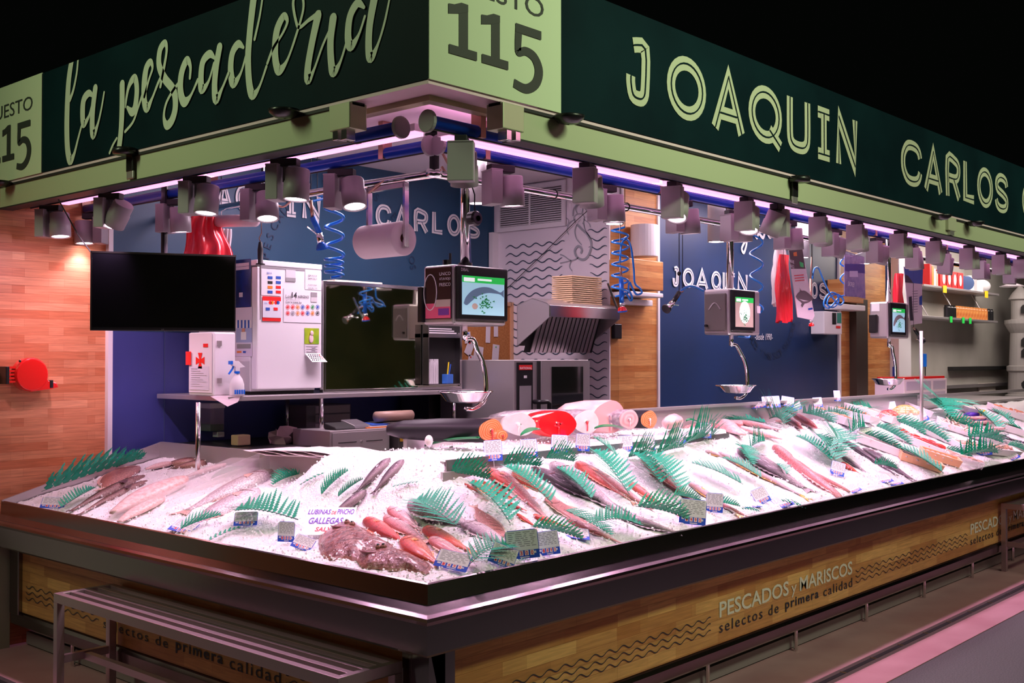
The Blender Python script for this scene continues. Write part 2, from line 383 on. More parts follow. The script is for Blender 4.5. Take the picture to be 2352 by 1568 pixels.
def word_y(lets, y, zt, zb, m1, m2, parent, off=-.0025, ks=.235, kg=.026):
    # letters on a plane y = const, given pixel extents on that plane
    for ch, a, b in lets:
        xa = P(a, 500, 'y', y).x; xb = P(b, 500, 'y', y).x; h = zt-zb; w = xb-xa
        if ch in 'OQ': fn = lambda X, Y, e: Vector((xa+(X/w-.14+.5*.28)*w*1.0, y+off-e, zb+Y))
        inline_letter(ch, lambda X, Y, e: Vector((xa+X, y+off-e, zb+Y)), m1, m2, parent, w, h, h*ks, h*kg)
RL = [('J',1432,1510),('O',1526,1626),('A',1634,1710),('Q',1714,1800),('U',1806,1862),('I',1874,1909),('N',1919,1970),
      ('C',2067,2119),('A',2122,2164),('R',2171,2207),('L',2212,2239),('O',2242,2282),('S',2284,2316),('C',2346,2380)]
zt = P(1470,95,'y',0).z; zb = P(1940,380,'y',0).z
word_y(RL, 0, zt, zb, mat('letter film', (.56,.58,.42), .5, spec=.2), navy_sign, sg)
# numbers on the cream panels
dk = mat('charcoal film', (.045,.05,.045), .5)
def num_panel(fr0, x0, n, parent):
    cnt = [0]
    def fr(x, z): return fr0(x, z, .0007*cnt[0])
    # fr(x,z) -> 3D; x0 left edge; digits drawn as block shapes
    m = MB(); m.closed = False
    def one(x):
        cnt[0] = 0
        m.add([fr(x+.045,2.662), fr(x+.084,2.662), fr(x+.084,2.530), fr(x+.045,2.530)], [(0,1,2,3)])
        cnt[0] = 1
        m.add([fr(x+.0,2.652), fr(x+.025,2.655), fr(x+.055,2.667), fr(x+.084,2.667), fr(x+.084,2.645), fr(x+.045,2.632), fr(x+.0,2.622)], [(0,1,2,3,4,5,6)])
        cnt[0] = 2
        m.add([fr(x+.002,2.532), fr(x+.122,2.532), fr(x+.122,2.505), fr(x+.002,2.505)], [(0,1,2,3)])
    for i in range(n): one(x0+i*.142)
    x = x0+n*.142-.005
    m.add([fr(x+.02,2.662), fr(x+.145,2.662), fr(x+.145,2.634), fr(x+.02,2.634)], [(0,1,2,3)])
    cnt[0] = 1
    ribbon(m, crom([(x+.036,2.65,.032),(x+.032,2.59,.030),(x+.036,2.572,.026),(x+.07,2.582,.028),(x+.112,2.570,.034),(x+.134,2.532,.040),(x+.118,2.488,.036),(x+.07,2.462,.030),(x+.012,2.470,.028)], 5), fr)
    m.build('stall_number', dk, parent)
num_panel(lambda x, z, e: Vector((x, -.0045-e, z)), .077, 2, numr)
num_panel(lambda x, z, e: Vector((-.0045-e, 2.958-x, z)), .0, 2, numl)
text('stall_word', 'PUESTO', dk, numr, (.075,-.003,2.705), (1,0,0), (0,0,1), w=.44, h=.062, off=.0015)
text('stall_word', 'PUESTO', dk, numl, (-.003,2.955,2.705), (0,-1,0), (0,0,1), w=.44, h=.062, off=.0015)
# script lettering "la pescaderia" traced as pen strokes on the left face
S1, S2 = [], []
S1 = [[(430,366,34),(412,500,36),(403,700,38),(404,850,38),(412,930,38),(425,962,38),(446,925,18),(468,840,13),(488,765,12),(497,740,12)],
 [(470,358,12),(462,440,13),(442,540,15),(420,600,18)],
 [(560,575,14),(535,560,28),(505,600,34),(498,680,36),(505,745,30),(535,700,15),(552,640,12)],
 [(575,532,34),(562,640,34),(556,740,36),(563,808,36),(590,745,15),(612,650,12),(628,555,11)],
 [(737,508,36),(736,650,36),(730,780,34),(716,905,34)], [(705,830,10),(682,870,11),(662,918,12)],
 [(752,640,12),(768,540,18),(790,485,28),(812,470,30),(822,540,32),(812,640,34),(792,672,34),(765,645,14)],
 [(752,790,12),(800,730,12),(832,640,12),(858,560,13)],
 [(868,580,14),(895,480,12),(917,410,14),(905,372,26),(880,410,34),(868,500,38),(868,600,36),(884,648,36),(915,590,14),(950,500,14),(972,455,14)],
 [(965,520,14),(988,400,16),(1003,300,16),(992,258,26),(963,300,32),(957,390,34),(990,470,36),(1045,545,36),(1055,640,36),(1035,720,36),(1003,752,34),(986,700,16),(1000,620,13),(1040,545,13),(1082,490,14)],
 [(1143,468,14),(1146,400,18),(1125,362,32),(1095,430,36),(1085,520,38),(1095,590,38),(1115,612,38),(1150,570,14),(1190,480,14)],
 [(1292,350,12),(1262,325,32),(1222,370,34),(1210,460,36),(1216,535,38),(1255,490,14),(1288,380,12)],
 [(1322,285,36),(1302,400,36),(1292,520,36),(1302,597,38),(1338,530,14),(1375,440,14)],
 [(1462,285,12),(1430,265,32),(1395,320,34),(1385,420,36),(1402,500,38),(1445,440,14),(1475,340,12)],
 [(1530,-60,42),(1515,60,40),(1500,200,38),(1490,350,38),(1497,500,38),(1518,570,38),(1558,520,14),(1600,400,13)],
 [(1580,-30,11),(1560,100,12),(1530,235,14)]]
S2 = [[(170,380,13),(205,290,14),(262,200,12),(290,130,16),(268,98,30),(228,180,38),(216,300,38),(224,390,38),(245,422,38),(290,360,14),(340,220,13),(385,60,13),(378,-25,14),(345,-40,14),(325,20,15),(340,120,14),(362,165,14),(420,120,16),(480,82,26)],
 [(474,95,42),(440,250,38),(414,400,38),(416,476,40),(450,420,14),(500,280,12),(540,190,12)],
 [(566,112,42),(550,250,38),(555,380,38),(570,432,40),(610,370,14),(650,240,12)],
 [(752,45,14),(712,22,34),(668,100,36),(656,220,38),(674,277,40),(720,210,14),(757,100,12)],
 [(812,-20,42),(782,150,38),(776,290,38),(790,345,40),(830,270,14),(870,140,12),(902,-10,10)]]
sl = MB(); sl.closed = False; ks_ = 0
for lst, ox in ((S1, 0), (S2, 550)):
    for st in lst:
        q = []
        for (a, b, w_) in crom(st, 6):
            p = P(ox+a/2.613, b/2.613, 'x', -.0025); q.append((p.y, p.z, w_/2.613*depth(p)/F*1.6))
        ks_ += 1; xo_ = -.003-.00045*(ks_ % 7); ribbon(sl, q, lambda a, b: Vector((xo_, a, max(2.416, min(b, 2.848)))), True)
sl.build('script_lettering', mat('cream script film', (.62,.68,.54), .5), sg)

# green-grey steel fascia beams, split at the open corner
def beam(name, label, a, b, **k):
    t = thing(name, label, 'beam', a)
    return t
for (ax, lab, bk) in (('y','long pale green steel beam under the script sign, left of the open corner',.34), ('x','long pale green steel beam under the inline-letter sign, right of the open corner',.31)):
    t = thing('fascia_beam', lab, 'beam', (0,0,2.29) if ax=='y' else (.3,0,2.29))
    m = MB()
    def bb(u0, u1, v0, v1, z0, z1, mi=0, mm_=None):
        q = mm_ or m
        if ax == 'y': q.box((v0,u0,z0),(v1,u1,z1), mi)
        else: q.box((u0,v0,z0),(u1,v1,z1), mi)
    bb(bk+.08, 5.9 if ax=='y' else 9.5, .006, .06, 2.298, 2.392); m.build('beam_face', greenp, t)
    m2 = MB(); bb(bk+.08, 5.9 if ax=='y' else 9.5, -.004, .065, 2.292, 2.298, 0, m2); m2.build('bottom_gasket', rub, t)
    m2 = MB(); bb(bk, 5.9 if ax=='y' else 9.5, .0, .05, 2.392, 2.402, 0, m2); m2.build('top_gasket', rub, t)
    m2 = MB(); bb(bk, bk+.10, -.012, .06, 2.318, 2.40, 0, m2); m2.build('end_bracket', mat('bracket metal', (.58,.62,.42), .35, .3), t, bevel=.003)
    m3 = MB(); bb(bk+.02, bk+.045, -.008, .03, 2.285, 2.318, 0, m3); bb(bk+.06, bk+.085, -.010, .03, 2.288, 2.318, 0, m3); m3.build('latch', steel_br, t, bevel=.002)
m = MB(); m.box((.10,.10,2.385),(.14,.46,2.445)); m.box((.14,.10,2.385),(.46,.14,2.445))
tag(m.build('corner_beam', mat('yellowed beam', (.55,.50,.28), .45)), 'short yellowed recessed beam bridging the open sign corner', 'beam')
def black_lamp(px, py, face, label, kind=0):
    # small black surface fittings on the beams
    if face == 'x': p = P(px, py, 'x', 0); n = Vector((-1,0,0)); s_ = Vector((0,1,0))
    else: p = P(px, py, 'y', 0); n = Vector((0,-1,0)); s_ = Vector((1,0,0))
    t = thing('sign_uplight' if kind == 0 else 'shutter_lock', label, 'sign light' if kind == 0 else 'lock', p)
    m = MB()
    if kind == 0:
        c = p+n*.045+Vector((0,0,.0))
        M = Matrix((s_, n, Vector((0,0,1)))).transposed()
        m.lathe([(.0,-.022),(.03,-.018),(.048,-.004),(.052,.006),(.0,.006)], c, 20, 0, M); m.build('lamp_dome', black, t, smooth=True)
        a = MB(); a.tube([p+n*.002, p+n*.03+Vector((0,0,-.008)), c+Vector((0,0,-.012))], .012, 8); a.build('lamp_arm', black, t)
    else:
        M = Matrix((s_, n, Vector((0,0,1)))).transposed()
        m.lathe([(.0,-.012),(.045,-.012),(.048,0),(.045,.012),(0,.012)], p+n*.03+Vector((0,0,.02)), 20, 0, M); m.build('lock_cap', black, t, smooth=True)
        a = MB(); q = [p+s_*-.025+n*.004+Vector((0,0,-.055)), p+s_*.025+n*.012+Vector((0,0,.012))]; a.box(q[0], q[1]); a.build('lock_body', black, t, bevel=.003)
        a = MB(); q = [p+s_*-.026+n*.002+Vector((0,0,-.085)), p+s_*.026+n*.010+Vector((0,0,-.052))]; a.box(q[0], q[1]); a.build('key_plate', steel_sat, t, bevel=.004)
for px, py, f_, lab, k in ((678,262,'x','black dome fitting on the left beam nearest the open corner',0),(22,422,'x','black dome fitting at the far left end of the left beam',0),
    (303,362,'x','black round lock on the left beam below the script sign',1),(1283,275,'y','black dome fitting on the right beam under the number panel',0),
    (1822,424,'y','black round lock on the right beam under the letter A of the sign',1),(2145,498,'y','black dome fitting left of the pale joint on the right beam',0),
    (2222,513,'y','black dome fitting right of the pale joint on the right beam',0)):
    black_lamp(px, py, f_, lab, k)
p = P(2183,508,'y',0)
t = thing('beam_joint', 'small pale joint plate between two dome fittings on the right beam', 'bracket', p)
m = MB(); m.box((p.x-.06,-.012,2.325),(p.x+.06,.01,2.40)); m.build('joint_plate', mat('joint paint', (.52,.54,.38), .4), t, bevel=.002)
m = MB(); m.box((p.x-.03,-.01,2.30),(p.x+.03,.01,2.325)); m.build('joint_latch', steel_sat, t)
# ================================================================ lamp rails and spotlights
ZR = 2.335; ZO = 2.335
def rail(a, b, label):
    a = Vector(a); b = Vector(b)
    t = thing('lamp_rail', label, 'lighting rail', a, group=None)
    d = (b-a).normalized()
    MB().cyl(a, b, .021, 16).build('rail_tube', blue, t, smooth=True)
    s_ = d.cross(Vector((0,0,1)))
    sgn = -1 if abs(d.y) > .5 else 1
    m = MB(); m.tube([a-s_*.0*sgn+Vector((0,0,-.021)), b+Vector((0,0,-.021))], .004, 6); m.build('rail_slot', rub, t)
    m = MB(); m.cyl(a-d*.016, a-d*.002, .036, 22); m.build('end_cap', greyd, t, smooth=False, bevel=.003)
    for k in range(int((b-a).length/1.1)+1):
        c = a + d*(.22+1.1*k)
        m = MB(); m.box(c-s_*.022-d*.012+Vector((0,0,-.02)), c+s_*.022+d*.012+Vector((0,0,.13))); m.build('rail_hanger', mat('hanger copper', (.45,.25,.20), .35, .8), t)
    return t
rail((.15,.29,ZO), (.15,2.86,ZO), 'blue lamp tube nearest the fascia on the left side')
rail((.42,.44,ZR), (.42,2.86,ZR), 'blue lamp tube set further in on the left side')
rail((.15,.15,ZO), (9.2,.15,ZO), 'blue lamp tube nearest the fascia on the right side')
rail((.44,.40,ZR), (9.2,.40,ZR), 'blue lamp tube set further in on the right side')
def striplight(a, b, label, grp):
    t = thing('strip_light', label, 'strip light', a, group=grp)
    a = Vector(a); b = Vector(b); m = MB(); w_ = Vector((.028,.028,0))
    m.box(a-w_+Vector((0,0,.012)), b+w_+Vector((0,0,.035))); m.build('strip_body', white, t)
    m = MB(); m.box(a-w_*.7, b+w_*.7+Vector((0,0,.012))); m.build('strip_diffuser', strip, t)
for i in range(2): striplight((.285,.36+i*1.22,2.338),(.285,1.56+i*1.22,2.338), 'pink glowing strip between the two left rails, '+('nearer the corner','nearer the oak wall')[i], 'pink strip lights between the rails')
for i in range(7): striplight((.36+i*1.22,.275,2.324),(1.56+i*1.22,.275,2.324), 'pink glowing strip between the two right rails, one of an end-to-end line', 'pink strip lights of the right line')

PINK = (1, .56, .84)
def lamp_proto():
    t = thing('track_spotlight', 'x', 'spotlight', (0,0,0), local=True)
    # origin: rail centre. driver box to local -X side, head on +X side, hanging down -Z
    m = MB(); m.box((-.058,-.042,-.175),(-.012,.042,-.052)); m.box((-.060,-.042,-.054),(-.010,.042,-.048)); m.build('driver_box', grey, t, bevel=.003)
    m = MB(); m.box((-.05,-.02,-.055),(.05,.02,-.028)); m.build('track_adapter', rub, t, bevel=.003)
    m = MB(); m.cyl((0,0,-.03),(0,0,-.11), .010, 8); m.tube([(0,0,-.10),(.03,0,-.12)], .012, 8); m.build('swivel_arm', greyd, t)
    h = MB(); h.lathe([(.0,-.055),(.040,-.055),(.043,-.05),(.046,.055),(.050,.055),(.050,.115),(.043,.115),(.041,.108),(0,.108)], (0,0,0), 28)
    return t, h
def head_mesh():
    h = MB(); h.lathe([(.0,-.04),(.040,-.04),(.043,-.036),(.043,.005),(.046,.008),(.046,.070),(.040,.070),(.039,.065),(0,.065)], (0,0,0), 28)
    return h
lt, _ = lamp_proto()
hd = head_mesh().build('lamp_head', grey, lt, smooth=False)
for p_ in hd.data.polygons: p_.use_smooth = len(p_.vertices) == 4
ls = MB().lathe([(0,.0655),(.038,.0655)], (0,0,0), 24).build('lens', lens, hd)
hd.location = Vector((.045,0,-.105))*U
def spot(x, y, yaw, tilt, tdir, label, grp, energy, lit=True):
    # yaw: direction (deg) of the head side seen from the driver box; tilt: lean of the beam from straight down
    t = dup(lt, label=label, group=grp, loc=(x, y, ZO if y < .2 or x < .2 else ZR), rot=(0,0,math.radians(yaw)))
    h = [c for c in kids(t) if c.name.startswith('lamp_head')][0]
    d = Vector((math.sin(math.radians(tilt))*math.cos(math.radians(tdir)), math.sin(math.radians(tilt))*math.sin(math.radians(tdir)), -math.cos(math.radians(tilt))))
    # head local +Z is the beam direction
    dl = Matrix.Rotation(-math.radians(yaw), 3, 'Z') @ d
    h.rotation_euler = dl.to_track_quat('Z', 'Y').to_euler()
    hw = Vector((x, y, ZO if y < .2 or x < .2 else ZR)) + Matrix.Rotation(math.radians(yaw), 3, 'Z') @ Vector((.045,0,-.105))
    l = bpy.data.lights.new('spot_beam', 'SPOT'); l.energy = energy; l.color = PINK; l.spot_size = math.radians(118); l.spot_blend = .6; l.shadow_soft_size = .04
    o = bpy.data.objects.new('spot_beam', l); COL.objects.link(o); o.location = (hw + d*.075)*U; o.rotation_euler = d.to_track_quat('-Z', 'Y').to_euler()
    return t
GO, GI = 'spotlights of the outer rail', 'spotlights of the inner rail'
# (pixel x, rail, yaw, tilt, direction, label)
LAMPS = [(118,'Lo',300,6,270,'last spotlight of the left side, tipped toward the oak wall'),
 (215,'Li',130,4,270,'downturned spotlight above the left end of the television'),
 (255,'Lo',300,38,100,'spotlight leaning outward above the oak wall edge'),
 (395,'Li',290,4,0,'downturned spotlight above the red carrier bags'),
 (452,'Lo',300,8,200,'upright spotlight on the outer left rail above the white bottle-shaped sleeve'),
 (592,'Li',290,14,240,'tilted spotlight above the hanging sharpening steel'),
 (655,'Lo',300,5,180,'large downturned spotlight left of the blue coiled hose'),
 (785,'Li',300,16,250,'tilted spotlight directly above the paper roll holder'),
 (1062,'Ro',38,20,40,'big square-backed spotlight at the corner, nearest the camera'),
 (1150,'Ri',-20,4,0,'downturned spotlight in front of the wall air grille'),
 (1350,'Ro',22,22,30,'square-backed spotlight tipped away above the folded plates'),
 (1388,'Ri',-20,4,0,'downturned spotlight above the second coiled hose'),
 (1550,'Ro',18,28,200,'square-backed spotlight with slanted lens above the steel spray gun'),
 (1565,'Ri',-20,5,0,'round spotlight above the second navy wall edge'),
 (1715,'Ro',15,22,200,'square-backed spotlight over the second hanging scale'),
 (1688,'Ri',-20,4,0,'round spotlight behind the second scale pole'),
 (1785,'Ro',190,24,100,'spotlight turned backward above the white and red bags'),
 (1808,'Ri',-20,6,0,'spotlight right over the tuna poster'),
 (1883,'Ro',12,24,20,'square-backed spotlight right of the tuna poster'),
 (1915,'Ri',-10,20,90,'spotlight over the blue coil beside the plastic sleeve'),
 (1968,'Ro',10,18,20,'square-backed spotlight over the purple plastic sleeve'),
 (2015,'Ri',-10,20,80,'spotlight over the third hanging scale'),
 (2068,'Ro',0,4,0,'square-backed spotlight over the third scale screen'),
 (2098,'Ri',10,14,0,'spotlight above the blue harbour poster'),
 (2148,'Ro',5,22,60,'square-backed spotlight above the red packets shelf'),
 (2170,'Ri',10,14,60,'spotlight with ribbed head above the red packets shelf'),
 (2225,'Ro',0,4,0,'square-backed spotlight, third from the right frame edge'),
 (2252,'Ri',0,4,0,'inner spotlight behind the third outer one from the right edge'),
 (2298,'Ro',0,4,0,'square-backed spotlight, second from the right frame edge'),
 (2318,'Ri',10,10,60,'inner spotlight behind the second outer one from the right edge'),
 (2346,'Ro',0,4,0,'square-backed spotlight cut by the right frame edge')]
first = True
for px, row, yw, tl, td, lab in LAMPS:
    if row == 'Lo': x, y = .15, P(px, 430, 'x', .15).y; g = GO+' on the left side'
    elif row == 'Li': x, y = .42, P(px, 430, 'x', .42).y; g = GI+' on the left side'
    elif row == 'Ro': x, y = P(px, 430, 'y', .15).x, .15; g = GO+' on the right side'
    else: x, y = P(px, 430, 'y', .40).x, .40; g = GI+' on the right side'
    aim = {'Lo': (tl, td)}.get(row, (tl, td))
    spot(x, y, yw, tl, td, lab, g, 30.0*(.5 if px < 230 else 2.4 if px == 255 else 1))
for c in kids(lt):
    for q in kids(c): bpy.data.objects.remove(q)
    bpy.data.objects.remove(c)
bpy.data.objects.remove(lt)
# cylindrical ceiling downlights inside the stall
for px, py, yy, r_, h_, lab in ((1096,468,1.6,.05,.25,'slim white ceiling cylinder lamp behind the first scale pole'),(1411,515,1.5,.055,.18,'short white ceiling cylinder lamp left of the oak wall'),
    (1646,556,1.3,.055,.30,'long white ceiling cylinder lamp against the navy wall beside the second scale'),(1843,592,1.5,.05,.22,'white ceiling cylinder lamp behind the tuna poster'),(1985,606,1.5,.05,.2,'white ceiling cylinder lamp left of the third scale pole')):
    p = P(px, py, 'y', yy)
    t = thing('ceiling_downlight', lab, 'ceiling lamp', p)
    m = MB(); m.lathe([(0,.004),(r_-.006,.004),(r_,0),(r_,2.78-p.z),(0,2.78-p.z)], p, 24); o = m.build('lamp_cylinder', white, t)
    for q in o.data.polygons: q.use_smooth = len(q.vertices) == 4
    m = MB(); m.lathe([(0,.0),(r_-.008,.0)], p+Vector((0,0,.0025)), 20); m.build('lamp_diffuser', lensd, t)

# ================================================================ display counter
RZ = .95
ct = thing('display_counter', 'long L-shaped stainless steel fish counter with oak front panels', 'counter', (0,0,FZ))
XE = 9.0
def both(name, m_, f, bevel=0., mr=None):
    a = MB(); f(a, 'x'); oa = a.build(name, m_, ct, bevel=bevel)
    b = MB(); f(b, 'y'); ob = b.build(name, mr or m_, ct, bevel=bevel)
    return oa, ob
def prof(pts, hi):
    # sweep a cross-section (offset outward o, height z) along one arm, mitred at the corner
    def f(mb, ax):
        n = len(pts); k = []
        for (o_, z) in pts:      # o_ = distance inward from face plane (negative = outward)
            k.append((o_, o_, z))
        end = []
        for (o_, z) in pts: end.append((hi[0], o_, z) if ax == 'x' else (o_, hi[1], z))
        mb.add(k+end, [tuple(range(n)), tuple(range(2*n-1,n-1,-1))]+[(i, (i+1)%n, (i+1)%n+n, i+n) for i in range(n)])
    return f
both('steel_rim', steel_dark, prof([(0,.950),(.006,.953),(.012,.950),(.012,.90),(.05,.88),(-.03,.872),(-.004,.892)], (XE,2.81)))
both('bumper_band', steel_dark, prof([(-.03,.8725),(-.050,.877),(-.062,.870),(-.066,.861),(-.060,.850),(-.055,.765),(-.048,.757),(.05,.757),(.05,.8725)], (XE,2.84)))
def wp(mb, ax):
    if ax == 'x': mb.box((.16,.05,.452),(XE,.07,.76))
    else: mb.box((.05,.12,.452),(.07,2.70,.76))
pr, pl_ = both('oak_panel', cw_x, wp, 0, cw_y)
m = MB(); m.box((.045,.045,FZ+.08),(.12,.16,.757)); m.box((.045,.045,FZ+.08),(.16,.12,.757)); m.build('corner_post', steel_dark, ct, bevel=.004)
m = MB(); m.box((.03,2.70,.44),(.12,2.79,.757)); m.build('end_post', steel_dark, ct, bevel=.004)
both('lower_rail', steel_dark, prof([(.045,.445),(.055,.452),(.08,.452),(.08,.385),(.055,.380),(.042,.392),(.040,.43)], (XE,2.80)))
both('plinth_tile', mat('plinth tile grey', (.30,.25,.27), .4), prof([(.12,.335),(.16,.335),(.16,.28),(.12,.28)], (XE,2.81)))
both('plinth_base', blackm, prof([(.125,.281),(.16,.281),(.16,FZ),(.125,FZ)], (XE,2.81)))
m = MB()
for i in range(12): m.cyl((.9+i*.75,.09,FZ+.0),(.9+i*.75,.09,.385), .010, 8)
for i in range(3): m.cyl((.09,.5+i*.9,FZ),(.09,.5+i*.9,.385), .010, 8)
m.build('adjustable_foot', steel_br, ct)
m = MB(); m.box((.16,.16,FZ),(.75,2.81,.86)); m.box((.16,.16,FZ),(XE,.75,.86)); m.build('inner_carcass', mat('carcass dark', (.05,.05,.05), .6), ct)
# back splash and ends
m = MB(); m.box((.795,1.38,.86),(.812,2.80,1.178)); m.build('left_backsplash', steel_sat, ct)
m = MB(); m.poly([(.0,2.80,.86),(.0,2.80,.955),(.80,2.80,1.175),(.80,2.80,.86)], (0,.012,0)); m.build('left_end_plate', steel_sat, ct)
m = MB(); m.box((.80,.955,.86),(6.0,.975,1.345)); m.box((2.3,.93,1.335),(6.0,.985,1.348)); m.build('right_backsplash', steel_sat, ct)
m = MB(); m.box((.66,.60,1.10),(2.66,.93,1.222)); m.build('raised_step', steel_sat, ct, bevel=.003)
m = MB(); m.box((.64,.585,1.150),(2.66,.60,1.185)); m.build('step_ledge', steel_sat, ct, bevel=.002)
m = MB(); m.box((.66,.588,1.178),(2.665,.5935,1.228)); m.build('step_strip', mat('step strip steel', (.40,.34,.36), .3, .8), ct)
# lettering and waves on oak panels
wf = mat('white film', (.78,.76,.66), .5); ink = mat('film dark blue', (.02,.03,.045), .5)
def wavebands(fn, a, b, z0, parent, per=.083):
    m = MB(); m.closed = False
    for r in range(3):
        n = int(abs(b-a)/.006); pts = [(a+(b-a)*i/n, z0-.026*r+.0075*math.sin((a+(b-a)*i/n)*2*PI/per), .0036) for i in range(n+1)]
        ribbon(m, pts, fn)
    m.build('wave_lines', ink, parent)
YP = .0485
def slog_x(px0, px1, pys, parent):
    xa = P(px0, 1400, 'y', YP).x; xb = P(px1, 1300, 'y', YP).x
    w_ = xb-xa
    text('white_lettering', 'PESCADOS', wf, parent, (xa,YP,.556), (1,0,0), (0,0,1), w=w_*.475, h=.064, bold=.016)
    text('white_lettering', 'y', wf, parent, (xa+w_*.495,YP,.540), (1,0,0), (0,0,1), w=w_*.04, h=.052)
    text('white_lettering', 'MARISCOS', wf, parent, (xa+w_*.56,YP,.556), (1,0,0), (0,0,1), w=w_*.44, h=.064, bold=.016)
    text('dark_lettering', 'selectos de', ink, parent, (xa,YP,.495), (1,0,0), (0,0,1), w=w_*.40, h=.044, spacing=1.25)
    text('dark_lettering', 'primera', ink, parent, (xa+w_*.45,YP,.486), (1,0,0), (0,0,1), w=w_*.26, h=.052, bold=.02, spacing=1.2)
    text('dark_lettering', 'calidad', ink, parent, (xa+w_*.75,YP,.495), (1,0,0), (0,0,1), w=w_*.25, h=.044, spacing=1.2)
slog_x(1652, 1957, None, pr)
xw0 = P(1957,1300,'y',YP).x+.04; xw1 = P(2222,1215,'y',YP).x
wavebands(pl_y(YP-.0012), .30, P(1632,1425,'y',YP).x, .565, pr); wavebands(pl_y(YP-.0012), xw0, xw1, .565, pr)
slog_x(2230, 2395, None, pr)
XP = .0485
ya = P(238,1430,'x',XP).y; yb = P(645,1555,'x',XP).y; w_ = ya-yb
text('dark_lettering', 'selectos de', ink, pl_, (XP,ya,.503), (0,-1,0), (0,0,1), w=w_*.41, h=.036, spacing=1.25)
text('dark_lettering', 'primera', ink, pl_, (XP,ya-w_*.455,.496), (0,-1,0), (0,0,1), w=w_*.26, h=.052, bold=.02, spacing=1.2)
text('dark_lettering', 'calidad', ink, pl_, (XP,ya-w_*.75,.503), (0,-1,0), (0,0,1), w=w_*.25, h=.044, spacing=1.2)
text('white_lettering', 'PESCADOS y MARISCOS', wf, pl_, (XP,ya,.572), (0,-1,0), (0,0,1), w=w_, h=.062, bold=.016)
wavebands(pl_x(XP-.0012), 2.66, ya+.04, .575, pl_); wavebands(pl_x(XP-.0012), yb-.03, .16, .575, pl_)
# customer benches (slatted steel racks) in front
def bench(name, label, x0, x1, y0, y1, ax):
    t = thing('slatted_bench', label, 'bench', ((x0+x1)/2,(y0+y1)/2,FZ))
    z = .70; m = MB()
    fr = mat('bench steel', (.50,.38,.42), .36, .75)
    e = .024
    m.box((x0,y0,z-.035),(x0+e,y1,z)); m.box((x1-e,y0,z-.035),(x1,y1,z)); m.box((x0+e,y0,z-.035),(x1-e,y0+e,z)); m.box((x0+e,y1-e,z-.035),(x1-e,y1,z))
    m.build('top_frame', fr, t, bevel=.0015)
    for k in range(1, 4):
        s_ = MB()
        if ax == 'y':
            c = x0+.011+(x1-x0-.022)*k/4; s_.box((c-.0115,y0+e,z-.028),(c+.0115,y1-e,z-.001))
        else:
            c = y0+.011+(y1-y0-.022)*k/4; s_.box((x0+e,c-.015,z-.028),(x1-e,c+.015,z-.001))
        s_.build('slat', fr, t, bevel=.001)
    for (a, b) in ((x0,y0),(x0,y1-.03),(x1-.03,y0),(x1-.03,y1-.03)):
        B((a,b,FZ+.004),(a+.03,b+.03,z-.035)).build('leg', fr, t, bevel=.0015)
    zz = FZ+.16; s_ = MB()
    if ax == 'y':
        for yy in (y0,y1-.03): s_.box((x0+.03,yy+.004,zz),(x1-.03,yy+.026,zz+.03))
        c = (x0+x1)/2; s_.box((c-.012,y0+.026,zz),(c+.012,y1-.026,zz+.026))
    else:
        for xx in (x0,x1-.03): s_.box((xx+.004,y0+.03,zz),(xx+.026,y1-.03,zz+.03))
        c = (y0+y1)/2; s_.box((x0+.026,c-.012,zz),(x1-.026,c+.012,zz+.026))
    s_.build('stretcher', fr, t)
    return t
bench('a', 'slatted steel bench in front of the left counter face, lower left of the picture', -.215,.03,.14,1.85,'y')
bench('b', 'slatted steel bench under the far end of the right counter face', 4.99,6.7,-.20,.03,'x')
# ================================================================ ice
def sst(t, a, b):
    t = max(0., min(1., (t-a)/(b-a))); return t*t*(3-2*t)
def H0(x, y):
    l = .93+.215*x; r = .935+.42*y
    k = .05; h = max(0., k-abs(l-r))/k; z = min(l, r)-h*h*k*.25
    if x > 1.0: z = r
    if x <= .80 or y <= .955:
        w_ = sst(x, .40, .66)*sst(y, .48, .68)*(1-sst(y, 1.2, 1.5))
        z = z*(1-w_)+1.222*w_
    if .66 < x < 2.66 and .60 < y < .96: z = max(z, 1.245)
    return z
def ins(x, y): return (0.012 < x < .795 and .012 < y < 2.795) or (.012 < x < 9. and .012 < y < .955)
def S(px, py):
    d = ray(px, py); t = 2.2; prev = None
    while t < 14:
        p = CAM + d*t
        if ins(p.x, p.y) and p.z <= H0(p.x, p.y):
            for _ in range(6):
                t -= .0015; q = CAM + d*t
                if q.z > H0(q.x, q.y): break
            return q
        t += .008
    # just past the back edge of the ice: stay on that edge
    p = P(px, py, 'x', .775) if px < 775 else P(px, py, 'y', .935)
    p.z = H0(p.x, min(.935, p.y)) if px >= 775 else H0(p.x, p.y); return p
def nrm(x, y):
    e = .03; v = Vector((-(H0(x+e,y)-H0(x-e,y))/(2*e), -(H0(x,y+e)-H0(x,y-e))/(2*e), 1)); return v.normalized()
def snrm(p):
    n = nrm(p.x, p.y)
    if n.z < .8: n = Vector((0,-.38,1)).normalized() if p.x > .7 else Vector((-.27,0,1)).normalized()
    return n
def grid(mb, x0, x1, nx, y0, y1, ny):
    vs = []
    for j in range(ny+1):
        for i in range(nx+1):
            x = x0+(x1-x0)*i/nx; y = y0+(y1-y0)*j/ny
            a = noise.noise(Vector((x*9, y*9, 1.3)))*.010 + noise.noise(Vector((x*38, y*38, 4)))*.006 + abs(noise.noise(Vector((x*95, y*95, 9))))*.005
            e = min(1, min(x-x0 if x0 < .1 else 1, y-y0 if y0 < .1 else 1)/.05)
            vs.append((x, y, H0(x, y)-.006+a*(.3+.7*e)-.012*(1-e)))
    mb.add(vs, [(j*(nx+1)+i, j*(nx+1)+i+1, (j+1)*(nx+1)+i+1, (j+1)*(nx+1)+i) for j in range(ny) for i in range(nx)])
